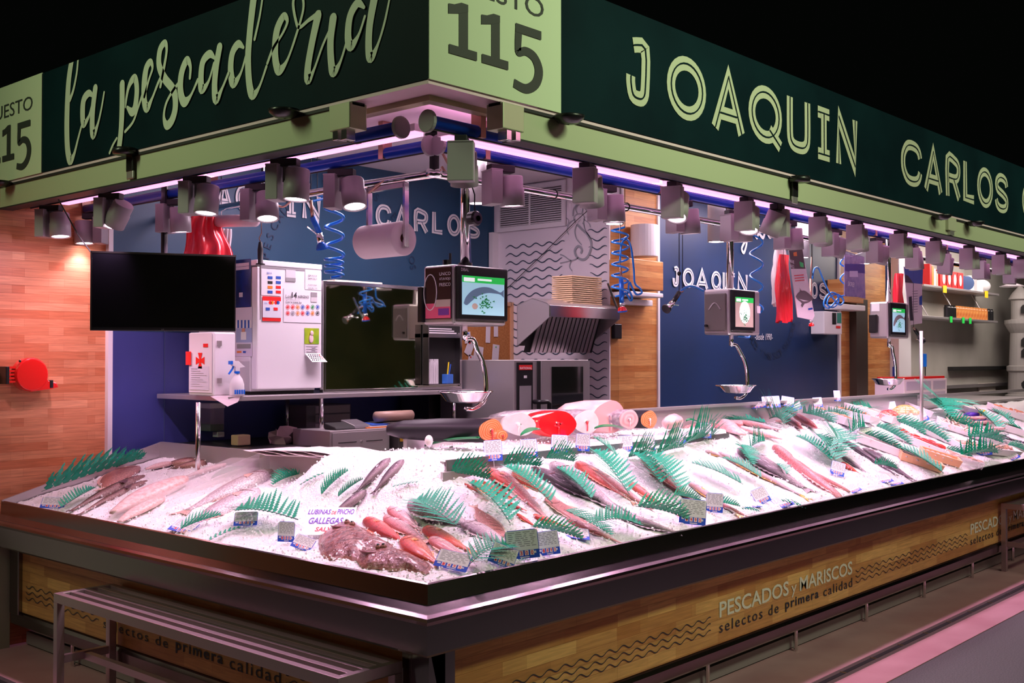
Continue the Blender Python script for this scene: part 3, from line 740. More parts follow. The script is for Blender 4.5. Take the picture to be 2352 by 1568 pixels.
icem = mat('crushed ice', (.93,.90,.93), .32, bump=.9, bscale=95, sss=.0)
mb = MB(); mb.closed = False
grid(mb, .0125, .7945, 84, .0125, 2.79, 300); grid(mb, .7945, 4.2, 370, .0125, .955, 120); grid(mb, 4.2, XE, 250, .0125, .955, 60)
tag(mb.build('ice_bed', icem, smooth=True), 'bed of crushed white ice covering the whole fish counter', 'ice', kind='stuff')
mb = MB(); rr = random.Random(3)
for i in range(5200):
    if rr.random() < .40: x, y = rr.uniform(.03, .78), rr.uniform(.03, 2.75)
    else: x, y = rr.uniform(.05, 5.0), rr.uniform(.03, .93)
    s_ = rr.uniform(.0022, .0062); c = Vector((x, y, H0(x,y)+.004))
    M = Matrix.Rotation(rr.uniform(0,6), 3, 'X') @ Matrix.Rotation(rr.uniform(0,6), 3, 'Z')
    v = [M @ Vector(q)*s_*rr.uniform(.6,1.3)+c for q in ((1,0,0),(-.5,.9,0),(-.5,-.9,.1),(0,0,1.1),(.1,.1,-.9))]
    mb.add(v, [(0,1,3),(1,2,3),(2,0,3),(1,0,4),(2,1,4),(0,2,4)])
tag(mb.build('ice_chips', mat('ice chips', (.93,.90,.93), .35)), 'loose glassy ice chips scattered over the ice bed', 'ice chips', kind='stuff')

# ================================================================ fish
def fishmat(name, belly, flank, back, rough=.22, spots=None, sscale=40, bmp=.25):
    m = bpy.data.materials.new(name); m.use_nodes = True; nt = m.node_tree; N = nt.nodes; L = nt.links; b = N['Principled BSDF']
    belly, flank, back = [tuple(.84*v**1.35 for v in c_) for c_ in (belly, flank, back)]
    b.inputs['Roughness'].default_value = rough+.12; b.inputs['Coat Weight'].default_value = .25; b.inputs['Coat Roughness'].default_value = .15
    tc = N.new('ShaderNodeTexCoord'); sp = N.new('ShaderNodeSeparateXYZ'); L.new(tc.outputs['Generated'], sp.inputs[0])
    n = N.new('ShaderNodeTexNoise'); n.inputs['Scale'].default_value = 9; n.inputs['Detail'].default_value = 5; L.new(tc.outputs['Generated'], n.inputs['Vector'])
    ad = N.new('ShaderNodeMath'); ad.operation = 'MULTIPLY_ADD'; L.new(n.outputs['Fac'], ad.inputs[0]); ad.inputs[1].default_value = .34; ad.inputs[2].default_value = -.17
    a2 = N.new('ShaderNodeMath'); a2.operation = 'ADD'; L.new(ad.outputs[0], a2.inputs[0]); L.new(sp.outputs[1], a2.inputs[1])
    r = N.new('ShaderNodeValToRGB'); e = r.color_ramp.elements; e[0].position = .22; e[0].color = (*belly,1); e[1].position = .80; e[1].color = (*back,1)
    k = e.new(.52); k.color = (*flank,1); L.new(a2.outputs[0], r.inputs[0])
    mp = N.new('ShaderNodeMapping'); mp.inputs['Scale'].default_value = (5,1.2,1); L.new(tc.outputs['Generated'], mp.inputs[0])
    s_ = N.new('ShaderNodeTexNoise'); s_.inputs['Scale'].default_value = sscale*.4; s_.inputs['Detail'].default_value = 8; L.new(mp.outputs[0], s_.inputs['Vector'])
    r2 = N.new('ShaderNodeValToRGB'); r2.color_ramp.elements[0].position = .38; r2.color_ramp.elements[0].color = (*(spots or (.42,.34,.40)),1); r2.color_ramp.elements[1].position = .58; r2.color_ramp.elements[1].color = (1,1,1,1)
    L.new(s_.outputs['Fac'], r2.inputs[0])
    x = N.new('ShaderNodeMixRGB'); x.blend_type = 'MULTIPLY'; x.inputs[0].default_value = .85; L.new(r.outputs[0], x.inputs[1]); L.new(r2.outputs[0], x.inputs[2]); L.new(x.outputs[0], b.inputs['Base Color'])
    v = N.new('ShaderNodeTexVoronoi'); v.inputs['Scale'].default_value = 55; L.new(mp.outputs[0], v.inputs['Vector'])
    bp = N.new('ShaderNodeBump'); bp.inputs['Strength'].default_value = bmp; bp.inputs['Distance'].default_value = .004*(1+3*(bmp>.5)); L.new(v.outputs['Distance'], bp.inputs['Height']); L.new(bp.outputs[0], b.inputs['Normal'])
    return m
eyew = mat('fish eye ring', (.75,.68,.55), .15, coat=1); eyeb = mat('fish pupil', (.005,.005,.008), .05, coat=1); gillm = mat('dark red gill line', (.20,.05,.07), .4)  # last one: dark red for gill edges and mouths
def lin(tab, t):
    for i in range(len(tab)-1):
        if t <= tab[i+1][0]:
            a, b = tab[i], tab[i+1]; f = (t-a[0])/(b[0]-a[0]); return [a[k]+(b[k]-a[k])*f for k in range(1, len(a))]
    return list(tab[-1][1:])
PROTO = {}
def mkfish(key, name, cat, tab, body, fin, bend=0., tail=(.10,.10), dors=(.3,.75,.05), pec=True, eye=.011, mouth=True, tent=False, fork=.35):
    t = thing(name, 'x', cat, local=True); T = crom([tuple(q) for q in tab], 4)
    N_, n = 30, 16; vs = []; mb = MB()
    cy = lambda s_: bend*math.sin(PI*s_)
    for i in range(N_+1):
        s_ = i/N_; hd_, hv, w_ = [max(.0015, q) for q in lin(T, s_)]; x = .5-s_
        for k in range(n):
            a = 2*PI*k/n; c, s2 = math.cos(a), math.sin(a)
            vs.append((x, cy(s_)+(hd_ if c > 0 else hv)*c, w_*math.copysign(abs(s2)**.85, s2)))
    fs = [(i*n+k, (i+1)*n+k, (i+1)*n+(k+1)%n, i*n+(k+1)%n) for i in range(N_) for k in range(n)] + [tuple(range(n)), tuple(N_*n+k for k in range(n-1,-1,-1))]
    mb.add(vs, fs); mb.build('body', body, t, smooth=True)
    def fan(nm, base, tips, z=0):
        m = MB(); k = len(base); m.closed = False
        m.add([(p[0],p[1],z) for p in base]+[(p[0],p[1],z+(.003 if j%2 else -.003)) for j, p in enumerate(tips)], [(j, j+1, k+j+1, k+j) for j in range(k-1)])
        m.build(nm, fin, t, solid=.003)
    if tail:
        L_, W = tail; h = lin(T, 1.)[0]; k = 11
        fan('tail_fin', [(-.49, -h+2*h*j/(k-1)) for j in range(k)], [(-.5-L_*(1-fork*(1-abs(2*j/(k-1)-1))), -W+2*W*j/(k-1)) for j in range(k)])
    if dors:
        a, b, hh = dors; k = 15; base = []; tip = []
        for j in range(k):
            s_ = a+(b-a)*j/(k-1); h = lin(T, s_)[0]; x = .5-s_; base.append((x, cy(s_)+h*.93)); tip.append((x-.02, cy(s_)+h+hh*(math.sin(PI*min(1,(j+1.5)/(k-1)))**.5 if j < k-1 else .1)*(1-.25*(j%2))))
        fan('dorsal_fin', base, tip)
        base = []; tip = []
        for j in range(7):
            s_ = .62+.16*j/6; h = lin(T, s_)[1]; x = .5-s_; base.append((x, cy(s_)-h*.93)); tip.append((x-.02, cy(s_)-h-hh*.7*(1-j/8)))
        fan('anal_fin', base, tip)
    if pec:
        s_ = .26; z = lin(T, s_)[2]
        for sg in (1, -1):
            fan('pectoral_fin', [(.24-.002*j, -.02+.006*j) for j in range(6)], [(.24-.10+.004*j*j*.5, -.045+.016*j) for j in range(6)], z*1.02*sg)
    if eye:
        s_ = .075 if eye < .02 else .06; h, _, z = lin(T, s_)
        for sg in (1, -1):
            m = MB(); c = Vector((.5-s_, cy(s_)+h*.25, sg*z*.88)); m.ball(c, (eye,eye,eye*.45), 14, 0); m.ball(c+Vector((0,0,sg*eye*.28)), (eye*.55,eye*.55,eye*.3), 12, 1)
            m.build('eye', [eyew, eyeb], t, smooth=True)
            g = MB(); g.closed = False; hd_, hv, zz = lin(T, .2)
            pts = [(.5-.17-.035*math.sin(PI*q/8), (cy(.2)+hd_*.7-(hd_+hv)*.72*q/8)) for q in range(9)]
            def zof(x, y):
                a_, b_, c_ = lin(T, .5-x); yy = y-cy(.5-x); hh = a_ if yy > 0 else b_; return c_*max(0, 1-min(1,(yy/hh))**2)**.5
            g.tube([Vector((x, y, sg*(zof(x,y)+.001))) for x, y in pts], .0032, 5); g.build('gill_edge', gillm, t)
    if mouth:
        m = MB(); hd_, hv, zz = lin(T, .035); m.tube([(.5,cy(0),.003),(.475,cy(0)-.008,zz*.8),(.46,cy(0)-.012,zz*1.05)], .0022, 5); m.build('mouth', gillm, t)
    if tent:
        m = MB(); rr = random.Random(5)
        for j in range(8):
            a = -.045+.013*j; m.tube([(.47,a*.6,0),(.53,a,.01*(j%2)),(.60,a*1.6+rr.uniform(-.01,.01),.0),(.66,a*1.9,.012),(.70,a*1.6,0)], [.012,.010,.008,.005,.002], 7)
        m.build('tentacles', body, t, smooth=True)
    PROTO[key] = t
    return t
F_ = lambda n, b: mat(n, b, .3, coat=.5)
std = lambda m, w, hd=1., hv=1., head=.14: [(0,.006,.006,.006),(.035,m*.30,m*.28,w*.45),(head,m*.78*hd,m*.72*hv,w*.9),(.34,m*hd,m*hv,w),(.6,m*.80*hd,m*.78*hv,w*.8),(.85,m*.32,m*.32,w*.35),(1,m*.26,m*.26,w*.10)]
mkfish('bass','sea_bass','fish',std(.115,.06),fishmat('bass skin',(.90,.82,.84),(.62,.55,.58),(.16,.12,.15)),F_('bass fin',(.35,.28,.32)),.02,(.10,.09),(.28,.72,.035))
mkfish('dark','wild_sea_bass','fish',std(.13,.075),fishmat('dark bass skin',(.52,.40,.44),(.20,.14,.18),(.045,.03,.045)),F_('dark fin',(.10,.06,.08)),.0,(.10,.09),(.28,.72,.035))
mkfish('hake','hake','fish',std(.085,.05),fishmat('hake skin',(.93,.82,.85),(.74,.64,.68),(.26,.20,.25)),F_('hake fin',(.45,.36,.42)),.03,(.07,.06),(.25,.85,.025))
mkfish('darkhake','dark_hake','fish',std(.085,.055),fishmat('dark hake skin',(.60,.48,.54),(.28,.20,.26),(.09,.06,.09)),F_('dark hake fin',(.15,.10,.14)),.03,(.07,.06),(.25,.85,.02))
mkfish('mullet','red_mullet','fish',std(.125,.07,head=.10),fishmat('red mullet skin',(.90,.30,.25),(.85,.10,.08),(.55,.03,.04),.15),F_('mullet fin',(.90,.22,.12)),.02,(.13,.07),(.3,.6,.04))
mkfish('omullet','orange_mullet','fish',std(.14,.075,head=.10),fishmat('orange mullet skin',(.95,.55,.45),(.95,.25,.12),(.80,.08,.05),.15),F_('orange fin',(.95,.40,.15)),.03,(.13,.08),(.3,.6,.04))
mkfish('pink','pink_sea_bream','fish',std(.12,.06,head=.12),fishmat('pink fish skin',(.95,.80,.80),(.92,.58,.58),(.82,.30,.32)),F_('pink fin',(.92,.55,.50)),.02,(.12,.08),(.3,.7,.04))
mkfish('bream','silver_bream','fish',std(.175,.07,1.1,.95,.15),fishmat('bream skin',(.95,.86,.88),(.86,.76,.80),(.50,.38,.44)),F_('bream fin',(.62,.48,.52)),.0,(.13,.11),(.26,.72,.05))
mkfish('yellow','yellow_tailed_bream','fish',std(.12,.05,head=.15),fishmat('yellowtail skin',(.95,.84,.86),(.88,.74,.78),(.52,.34,.30)),F_('yellow fin',(.85,.45,.06)),.02,(.13,.09),(.26,.72,.03))
mkfish('gurnard','gurnard','fish',[(0,.02,.02,.02),(.04,.06,.05,.05),(.14,.095,.08,.075),(.25,.09,.085,.07),(.5,.06,.06,.045),(.85,.02,.02,.015),(1,.016,.016,.006)],fishmat('gurnard skin',(.95,.72,.70),(.92,.45,.42),(.80,.18,.15)),F_('gurnard fin',(.90,.40,.30)),.03,(.10,.07),(.3,.7,.045),eye=.013)
mkfish('eel','ling','fish',std(.05,.032),fishmat('ling skin',(.55,.36,.34),(.20,.08,.08),(.06,.02,.025),.1),F_('ling fin',(.12,.05,.05)),.03,(.03,.03),(.2,.92,.014))
mkfish('head','brown_striped_fish','fish',std(.16,.11,head=.10),fishmat('brown striped skin',(.72,.45,.40),(.30,.13,.12),(.10,.04,.04),.1,(.15,.08,.08),60),F_('brown fin',(.20,.09,.08)),.0,(.12,.12),(.3,.7,.05),eye=.034)
mkfish('sole','pink_brown_flatfish','flatfish',[(0,.01,.01,.004),(.03,.06,.06,.012),(.14,.11,.11,.022),(.40,.14,.14,.028),(.7,.10,.10,.018),(.92,.035,.035,.009),(1,.03,.03,.004)],fishmat('flatfish skin',(.80,.48,.44),(.74,.38,.34),(.68,.32,.28),.2),F_('flatfish fin',(.80,.50,.44)),.0,(.10,.07),(.10,.92,.025),pec=False,eye=.012)
mkfish('turbot','turbot','flatfish',[(0,.02,.02,.008),(.02,.07,.09,.02),(.12,.20,.20,.04),(.38,.32,.33,.055),(.62,.26,.27,.042),(.88,.07,.07,.018),(1,.045,.045,.005)],fishmat('turbot skin',(.30,.11,.10),(.24,.08,.07),(.17,.05,.05),.14,(.35,.25,.25),90,1.0),F_('turbot fin',(.30,.13,.11)),.0,(.10,.09),(.06,.93,.05),pec=True,eye=.014)
mkfish('long','pink_squid','squid',[(0,.018,.018,.015),(.06,.040,.040,.030),(.22,.044,.044,.036),(.3,.030,.030,.028),(.45,.044,.044,.036),(.75,.036,.036,.030),(.93,.022,.022,.018),(1,.006,.006,.005)],fishmat('squid skin',(.95,.66,.64),(.90,.50,.48),(.78,.32,.33),.1),F_('squid fin',(.90,.55,.52)),.03,None,(.55,.9,.02),pec=False,eye=0,mouth=False)
mkfish('redsq','small_red_squid','squid',[(0,.012,.012,.012),(.06,.03,.03,.03),(.3,.05,.05,.045),(.7,.05,.05,.045),(.93,.02,.02,.02),(1,.004,.004,.004)],fishmat('red squid skin',(.70,.32,.30),(.45,.10,.11),(.25,.04,.06),.1),F_('red squid fin',(.5,.15,.15)),.02,(.01,.06),None,pec=False,eye=0,mouth=False,tent=True)
mkfish('fillet','white_fish_fillet','fish fillet',[(0,.02,.02,.02),(.08,.07,.06,.035),(.3,.10,.09,.045),(.6,.085,.08,.04),(.9,.05,.04,.02),(1,.03,.03,.008)],fishmat('fillet flesh',(.93,.74,.72),(.93,.82,.82),(.88,.60,.60),.25,(.9,.6,.6),14),F_('x1',(.9,.7,.7)),.04,None,None,False,0,False)
mkfish('iced','iced_sea_bass','fish',std(.12,.06),fishmat('iced fish skin',(.93,.84,.87),(.82,.70,.74),(.62,.42,.44)),F_('iced fin',(.65,.35,.32)),.0,(.10,.09),(.28,.72,.03))
USED = set()
def fish(key, hx, hy, tx, ty, label, fat=1., sink=.35, flip=False, group=None, name=None, yoff=0, zf=None):
    h = S(hx, hy); t = S(tx, ty); src = PROTO[key]
    X = (h-t); L_ = X.length; X.normalize(); c = (h+t)/2
    n = (snrm(h)+snrm(t)+snrm(c)).normalized(); Y = n.cross(X).normalized(); Z = X.cross(Y)
    if flip: Y = -Y; Z = -Z
    o = dup(src, label=label, group=group)
    if name: o.name = name
    w_ = max(abs(v.co.z) for v in kids0(src)[0].data.vertices)/U*L_*(zf or fat)
    zc = max(0, H0(c.x, c.y)-c.z)
    o.location = (c + (Z if not flip else -Z)*(w_*(1-sink)) + Vector((0,0,zc+yoff)))*U
    o.rotation_euler = Matrix((X, Y, Z)).transposed().to_euler(); o.scale = (L_, L_*fat, L_*(zf or fat))
    return o
def kids0(o): return CHILD.get(o.name) or CHILD.setdefault(o.name, kids(o))
FISH = [
 ('eel',332,1093,165,1172,'dark striped slender fish along the left edge of the ice, upper of two',1.3,.2),
 ('eel',338,1104,185,1180,'dark slender fish beside the clear divider on the far left, lower of two',1.0,.2),
 ('head',452,1022,378,1066,'brown big-eyed fish at the back left corner, left one of the pair',1.25,-.3),
 ('head',476,1026,398,1074,'brown big-eyed fish at the back left corner, right one of the pair',1.25,-.3),
 ('fillet',395,1068,335,1082,'pale fish piece with red cut end lying before the big-eyed fish',2.4,.2),
 ('fillet',430,1110,262,1190,'long pale monkfish-like fillet between the two left dividers, upper',1.5,.3),
 ('fillet',378,1150,275,1205,'pale pink fillet at the front of the left compartment',1.3,.3),
 ('fillet',520,1050,425,1100,'pale cut fish under the clear plastic sheet near the back rail',1.2,.3),
 ('sole',300,1072,240,1120,'reddish flat fish tucked behind the dark slender fish',1.6,.3),
 ('iced',628,1070,430,1172,'large ice-covered fish, upper of the two on the left ice',1.0,.55),
 ('iced',597,1126,420,1215,'large ice-covered fish with reddish snout, lower of the two on the left ice',1.15,.45),
 ('dark',897,1058,820,1135,'dark wild sea bass, upper left of the three under the step',1.25,.2),
 ('dark',928,1061,860,1135,'dark wild sea bass, upper right of the three under the step',1.25,.2),
 ('dark',842,1126,755,1190,'dark wild sea bass nearest the handwritten violet card',1.2,.2),
 ('mullet',840,1192,928,1243,'deep red mullet just above the turbot',.72,.0),
 ('omullet',932,1238,1003,1292,'bright orange-red mullet right of the turbot',.95,.0),
 ('omullet',976,1216,1078,1268,'orange red mullet lying right of the brightest one',.75,.1),
 ('pink',894,1164,968,1218,'pale pink fish above the red mullets, top one',.9,.2),
 ('pink',884,1184,975,1240,'pale pink fish above the red mullets, lower one',.7,.2),
 ('pink',988,1240,1078,1292,'pinkish white fish right of the orange mullet',.9,.1),
 ('bream',940,1150,1078,1205,'silver sea bream lying behind the ferny frond at the corner',1.05,.1),
 ('bream',1062,1204,1168,1256,'silver sea bream left of the large price card',1.0,.1),
 ('mullet',1066,1110,1104,1132,'small red fish at the top left of the right display',1.0,.1),
 ('omullet',1084,1102,1160,1156,'slim orange fish below the first ferns of the step',.6,.1),
 ('omullet',1104,1104,1168,1142,'slim orange fish nearest the pink gurnard',.6,.1),
 ('mullet',1128,1116,1178,1144,'small red fish left of the first long frond',.7,.1),
 ('mullet',1164,1155,1206,1172,'short bright red fish in the middle of the near ice',1.2,.1),
 ('omullet',1186,1180,1232,1210,'orange fish below the short red one',.8,.1),
 ('omullet',1224,1182,1292,1206,'orange fish tangled under the fern above the large price card',1.0,.1),
 ('sole',1150,1240,1092,1170,'grey brown flatfish behind the ferns left of the large price card',.9,.1),
 ('gurnard',1121,1080,1215,1140,'pink gurnard with open mouth, leftmost under the step ferns',1.35,.0),
 ('pink',1152,1082,1262,1195,'long pale pink fish between two gurnards',.6,.1),
 ('gurnard',1182,1083,1300,1162,'pink brown gurnard, second under the step ferns',1.6,.0),
 ('sole',1253,1143,1385,1225,'pink brown flatfish with an eye, lying over the pink tails',1.1,.0),
 ('darkhake',1220,1073,1475,1192,'long dark hake running under the big silver hake',.9,.25),
 ('hake',1264,1064,1440,1185,'large silver hake with white belly in the middle of the near display',1.65,-.1),
 ('gurnard',1323,1062,1450,1150,'pink gurnard right of the big silver hake',1.0,.25),
 ('redsq',1400,1062,1385,1050,'reddish squid under the step ferns near the middle',2.2,.1),
 ('pink',1340,1066,1500,1170,'pink fish squeezed right of the gurnard and the hake',.7,.1),
 ('gurnard',1442,1108,1560,1185,'long pink gurnard right of the tall curved frond',.9,.05),
 ('pink',1300,1190,1425,1246,'bundle-like pink fish with tail at the front rim',.9,.1),
 ('hake',1405,1178,1555,1222,'silver hake whose tail reaches the front rim',1.5,.0),
 ('pink',1474,1044,1610,1166,'long white and red-edged fish in the middle of the right display',.7,.35),
 ('redsq',1510,1102,1605,1162,'thin dark red squid in the middle of the right display',.6,.1),
 ('yellow',1580,1105,1692,1180,'pale fish with red belly left of the fern pair',.8,.35),
 ('bass',1693,1030,1850,1122,'dark backed sea bass with arched body, right of the fern pair',1.4,.15),
 ('yellow',1650,1038,1838,1136,'long pale bream with yellow forked tail',.62,.1),
 ('yellow',1620,1035,1660,1048,'pale fish head poking from the ice',1.6,.3),
 ('pink',1640,1150,1722,1188,'pink tailed fish tip near the front rim beside a small fern',.9,.2),
 ('long',1778,1026,1936,1146,'long glossy pink squid, nearer of the two',1.35,.0),
 ('long',1815,1062,1953,1130,'long glossy pink squid, further of the two',1.3,.0),
 ('darkhake',1929,1005,2052,1086,'dark slender fish left of the long grey fish',.62,.1),
 ('darkhake',1980,1030,2098,1102,'long grey fish whose tail points to the front rim',1.2,.05),
 ('bass',1933,1046,1988,1083,'small sea bass under the steep upright frond',1.0,.1),
 ('omullet',1932,1062,1972,1086,'orange fillet-like fish behind a price card on the right',1.4,.1),
 ('long',1574,946,1708,978,'draped pink squid right of the cut fish on the step',1.6,.0),
 ('fillet',1640,945,1728,975,'white fillet next to the draped pink squid',1.2,.2),
 ('fillet',1700,990,1795,1018,'pale pink fish below the back right ferns',1.2,.35),
 ('fillet',1665,985,1705,1015,'small pale fish pieces below the draped squid',1.5,.3),
 ('redsq',1822,968,1876,1002,'dark small squid, right one on the back ice',.9,.1),
 ('redsq',1800,966,1842,998,'dark small squid, left one on the back ice',.6,.2),
 ('fillet',1700,940,1792,995,'long pale fish along the back ice behind the ferns',.9,.35),
 ('fillet',1782,945,1850,975,'pale ice-dusted fish right of the back ferns',1.0,.45),
]
for r in FISH: fish(*r)
# turbots (two big brown flatfish at the near corner)
def flatfish(label, out, ctr, h, mouth, eyes, drop=0):
    O_ = [S(*q) for q in out]; C_ = S(*ctr); t = thing('turbot', label, 'flatfish', C_); n_ = snrm(C_)
    Ps = crom([tuple(q) for q in O_]+[tuple(O_[0])], 4)[:-1]; n = len(Ps); Ps = [Vector(q) for q in Ps]; vs = []; K = 9
    for i in range(K+1):
        f = i/K; pr = h*(1-(1-f)**2.4)**.8 if f > 0 else 0
        for j, q in enumerate(Ps):
            p_ = q+(C_-q)*f; r_ = (1+.035*noise.noise(Vector((j*.9,i*.3,0)))*(1-f)); p_ = C_+(p_-C_)*r_
            b_ = noise.noise(p_*34)*.006+abs(noise.noise(p_*80))*.004
            vs.append(p_+n_*(pr+b_*min(1,f*3)+.002))
    m = MB(); m.closed = False; fs = [(i*n+j, i*n+(j+1)%n, (i+1)*n+(j+1)%n, (i+1)*n+j) for i in range(K) for j in range(n)]
    m.add(vs, fs); m.build('body', mat('turbot mottled', (.12,.032,.032), .2, coat=.35, vary=(.32,.12,.11), vscale=30, bump=.9, bscale=55), t, smooth=True)
    m = MB(); m.closed = False; V0 = [C_+(q-C_)*(1.0) for q in Ps]; V1 = [C_+(q-C_)*(1.06+.03*(j%2)) for j, q in enumerate(Ps)]
    m.add([v+n_*.003 for v in V0]+[v-n_*.004 for v in V1], [(j, (j+1)%n, n+(j+1)%n, n+j) for j in range(n)]); m.build('fin_fringe', mat('turbot fringe', (.30,.13,.11), .3, coat=.4), t, solid=.002)
    m = MB(); q = [S(*p_)+n_*(h*.95) for p_ in mouth]; m.tube(q, [.001,.006,.007,.005,.001][:len(q)], 8); m.build('mouth', gillm, t, smooth=True)
    for e_ in eyes:
        m = MB(); c = S(*e_)+n_*(h*1.0); m.ball(c, .011, 10); m.ball(c+n_*.008, .006, 8, 1); m.build('eye', [mat('turbot lid', (.30,.12,.11), .2), eyeb], t, smooth=True)
flatfish('large brown mottled turbot, the upper left one of the two at the corner', [(783,1191),(808,1200),(838,1217),(872,1238),(897,1252),(878,1260),(850,1264),(835,1276),(815,1282),(790,1278),(765,1281),(745,1273),(737,1250),(738,1232),(748,1215),(765,1200)], (805,1240), .026, [(762,1222),(770,1226),(780,1227),(790,1225),(797,1221)], [(800,1216),(812,1220)])
flatfish('large brown mottled turbot, the lower right one reaching the inner rim', [(822,1273),(850,1263),(890,1261),(925,1267),(960,1282),(985,1297),(980,1309),(966,1314),(930,1307),(900,1307),(870,1303),(840,1301),(828,1291)], (895,1284), .024, [(828,1279),(838,1284),(850,1286),(862,1285),(870,1282)], [(872,1273),(884,1272)])
for k_ in list(PROTO): pass

# ---------------- cuts lying on the raised step
def steak(name, label, px, py, r, skin, flesh, core, yy=.68, len_=.16, sq=1., yaw=100, lift=0, sh=.8):
    p = P(px, py, 'y', yy); r_ = r*depth(p)/F
    t = thing(name, label, 'fish cut', (p.x, p.y, 0), local=True); t.location = Vector((p.x, p.y, p.z))*U
    m = MB(); n = 28
    def ring(k, x, s_): return [(x+sh*s_*r_*math.cos(a)*(1-x/len_), s_*r_*math.cos(a)*(1+.10*math.sin(2*a+1)), s_*r_*sq*math.sin(a)*(1+.08*math.cos(3*a))) for a in [2*PI*j/n for j in range(n)]]
    R = [ring(0, 0, 1), ring(0, .012, 1.03), ring(0, len_*.5, 1.0), ring(0, len_*.85, .80), ring(0, len_, .45)]
    vs = [q for k in R for q in k]
    m.add(vs, [(i*n+j, i*n+(j+1)%n, (i+1)*n+(j+1)%n, (i+1)*n+j) for i in range(4) for j in range(n)]+[tuple(4*n+j for j in range(n))]); m.build('skin', skin, t, smooth=True)
    m = MB(); m.closed = False
    rr_ = [ring(0, -.001-.004*(1-q*q), q) for q in (1,.8,.55,.3,.12)]; vs = [q for k in rr_ for q in k]
    m.add(vs, [(i*n+j, (i+1)*n+j, (i+1)*n+(j+1)%n, i*n+(j+1)%n) for i in range(4) for j in range(n)]+[tuple(4*n+j for j in range(n))]); m.build('cut_face', flesh, t, smooth=True)
    m = MB(); m.ball((-.007,r_*.05,-r_*.05), (.005,r_*.16,r_*.20), 10); m.tube([(-.007,0,-r_*.1),(-.009,r_*.1,-r_*.4),(-.007,r_*.05,-r_*.75)], r_*.055, 6); m.build('bone', core, t, smooth=True)
    t.rotation_euler = (0, 0, math.radians(yaw)); return t
def ringmat(name, c1, c2, sc=26):
    m = bpy.data.materials.new(name); m.use_nodes = True; nt = m.node_tree; N = nt.nodes; L = nt.links; b = N['Principled BSDF']; b.inputs['Roughness'].default_value = .28; b.inputs['Coat Weight'].default_value = .5
    tc = N.new('ShaderNodeTexCoord'); w_ = N.new('ShaderNodeTexWave'); w_.wave_type = 'RINGS'; w_.rings_direction = 'X'; w_.inputs['Scale'].default_value = sc; w_.inputs['Distortion'].default_value = 3
    r = N.new('ShaderNodeValToRGB'); r.color_ramp.elements[0].color = (*c1,1); r.color_ramp.elements[1].color = (*c2,1); r.color_ramp.elements[0].position = .25; r.color_ramp.elements[1].position = .8
    L.new(tc.outputs['Object'], w_.inputs['Vector']); L.new(w_.outputs['Fac'], r.inputs[0]); L.new(r.outputs[0], b.inputs['Base Color']); return m
salm = ringmat('salmon flesh', (.93,.38,.20), (.88,.18,.05), 30); whf = mat('white flesh', (.93,.80,.81), .3, coat=.3, vary=(.93,.70,.72), vscale=18); pkf = ringmat('pink flesh', (.93,.55,.58), (.92,.40,.44), 12)
dsk = mat('dark skin', (.02,.016,.022), .45, spec=.2); ssk = mat('scaly silver skin', (.45,.38,.42), .3, coat=.5, vary=(.22,.16,.20), vscale=40, bump=.3, bscale=70)
psk = mat('pink meat skin', (.90,.45,.45), .3, coat=.4, vary=(.92,.60,.60), vscale=14); rsk = mat('raw tuna red', (.82,.012,.02), .12, coat=.6); rcore = mat('bone red', (.75,.06,.07), .3)
pale = mat('pale bone', (.95,.80,.80), .4)
steak('salmon_half', 'dark skinned salmon with orange cut face, leftmost on the raised step', 1127, 989, 28, dsk, salm, rcore, .66, .42, .95, 122)
m = MB(); q0 = P(1145,985,'y',.68)
steak('salmon_belly_cut', 'orange salmon belly flap leaning on the leftmost cut', 1152, 1000, 12, salm, salm, rcore, .64, .05, 1.0, 110)
steak('white_fish_steak', 'thick white fish steak behind the orange salmon, on the raised step', 1192, 974, 30, whf, whf, pale, .74, .10, .85, 60)
steak('tuna_loin', 'glossy deep red tuna loin on the raised step', 1281, 974, 35, rsk, rsk, rsk, .70, .16, .85, 100)
steak('grouper_half', 'grey scaly fish body with white cut face on the raised step', 1346, 969, 27, ssk, whf, rcore, .68, .45, 1.0, 112)
steak('swordfish_loin', 'biggest pink loin on the raised step with broad smooth cut', 1400, 957, 43, psk, mat('pink loin face', (.93,.42,.44), .25, coat=.4), psk, .72, .24, .85, 125)
steak('pink_fish_steak', 'round pink steak right of the biggest pink loin', 1444, 963, 22, ssk, pkf, pale, .66, .12, 1.0, 115)
steak('salmon_tail_half', 'small dark fish with orange cut face, right part of the raised step', 1490, 963, 20, dsk, salm, pale, .66, .25, 1.0, 118)
steak('monkfish_tail', 'pink knotted monkfish tail, right end of the raised step', 1553, 967, 19, psk, pkf, pale, .66, .18, .9, 200)
# big dark body behind leftmost cut
m = MB(); a = P(1020,1003,'y',.80); b = P(1105,975,'y',.72)
# broad green leaves under the cuts
def leaf(pa, pb, w_, label):
    a, b = Vector(pa), Vector(pb); d = (b-a); n = Vector((0,-.3,1)).normalized(); s_ = d.cross(n).normalized(); m = MB(); m.closed = False; K = 14; L_ = []; R_ = []; C_ = []
    for i in range(K+1):
        t = i/K; c = a+d*t+n*(.010*math.sin(PI*t)+.004); ww = w_*math.sin(PI*min(1, t*.97+.015))**.7
        L_.append(c+s_*ww+n*.006); R_.append(c-s_*ww+n*.004); C_.append(c-n*.003)
    m.add(L_+C_+R_, [(i, i+1, K+1+i+1, K+1+i) for i in range(K)]+[(K+1+i, K+2+i, 2*K+3+i, 2*K+2+i) for i in range(K)])
    t_ = tag(m.build('green_leaf', mat('broad leaf green', (.0,.22,.06), .3, coat=.4), smooth=True, solid=.0015), label, 'leaf'); return t_
leaf(S(975,1022), P(1100,1008,'y',.63), .022, 'broad green leaf lying at the left end of the raised step')
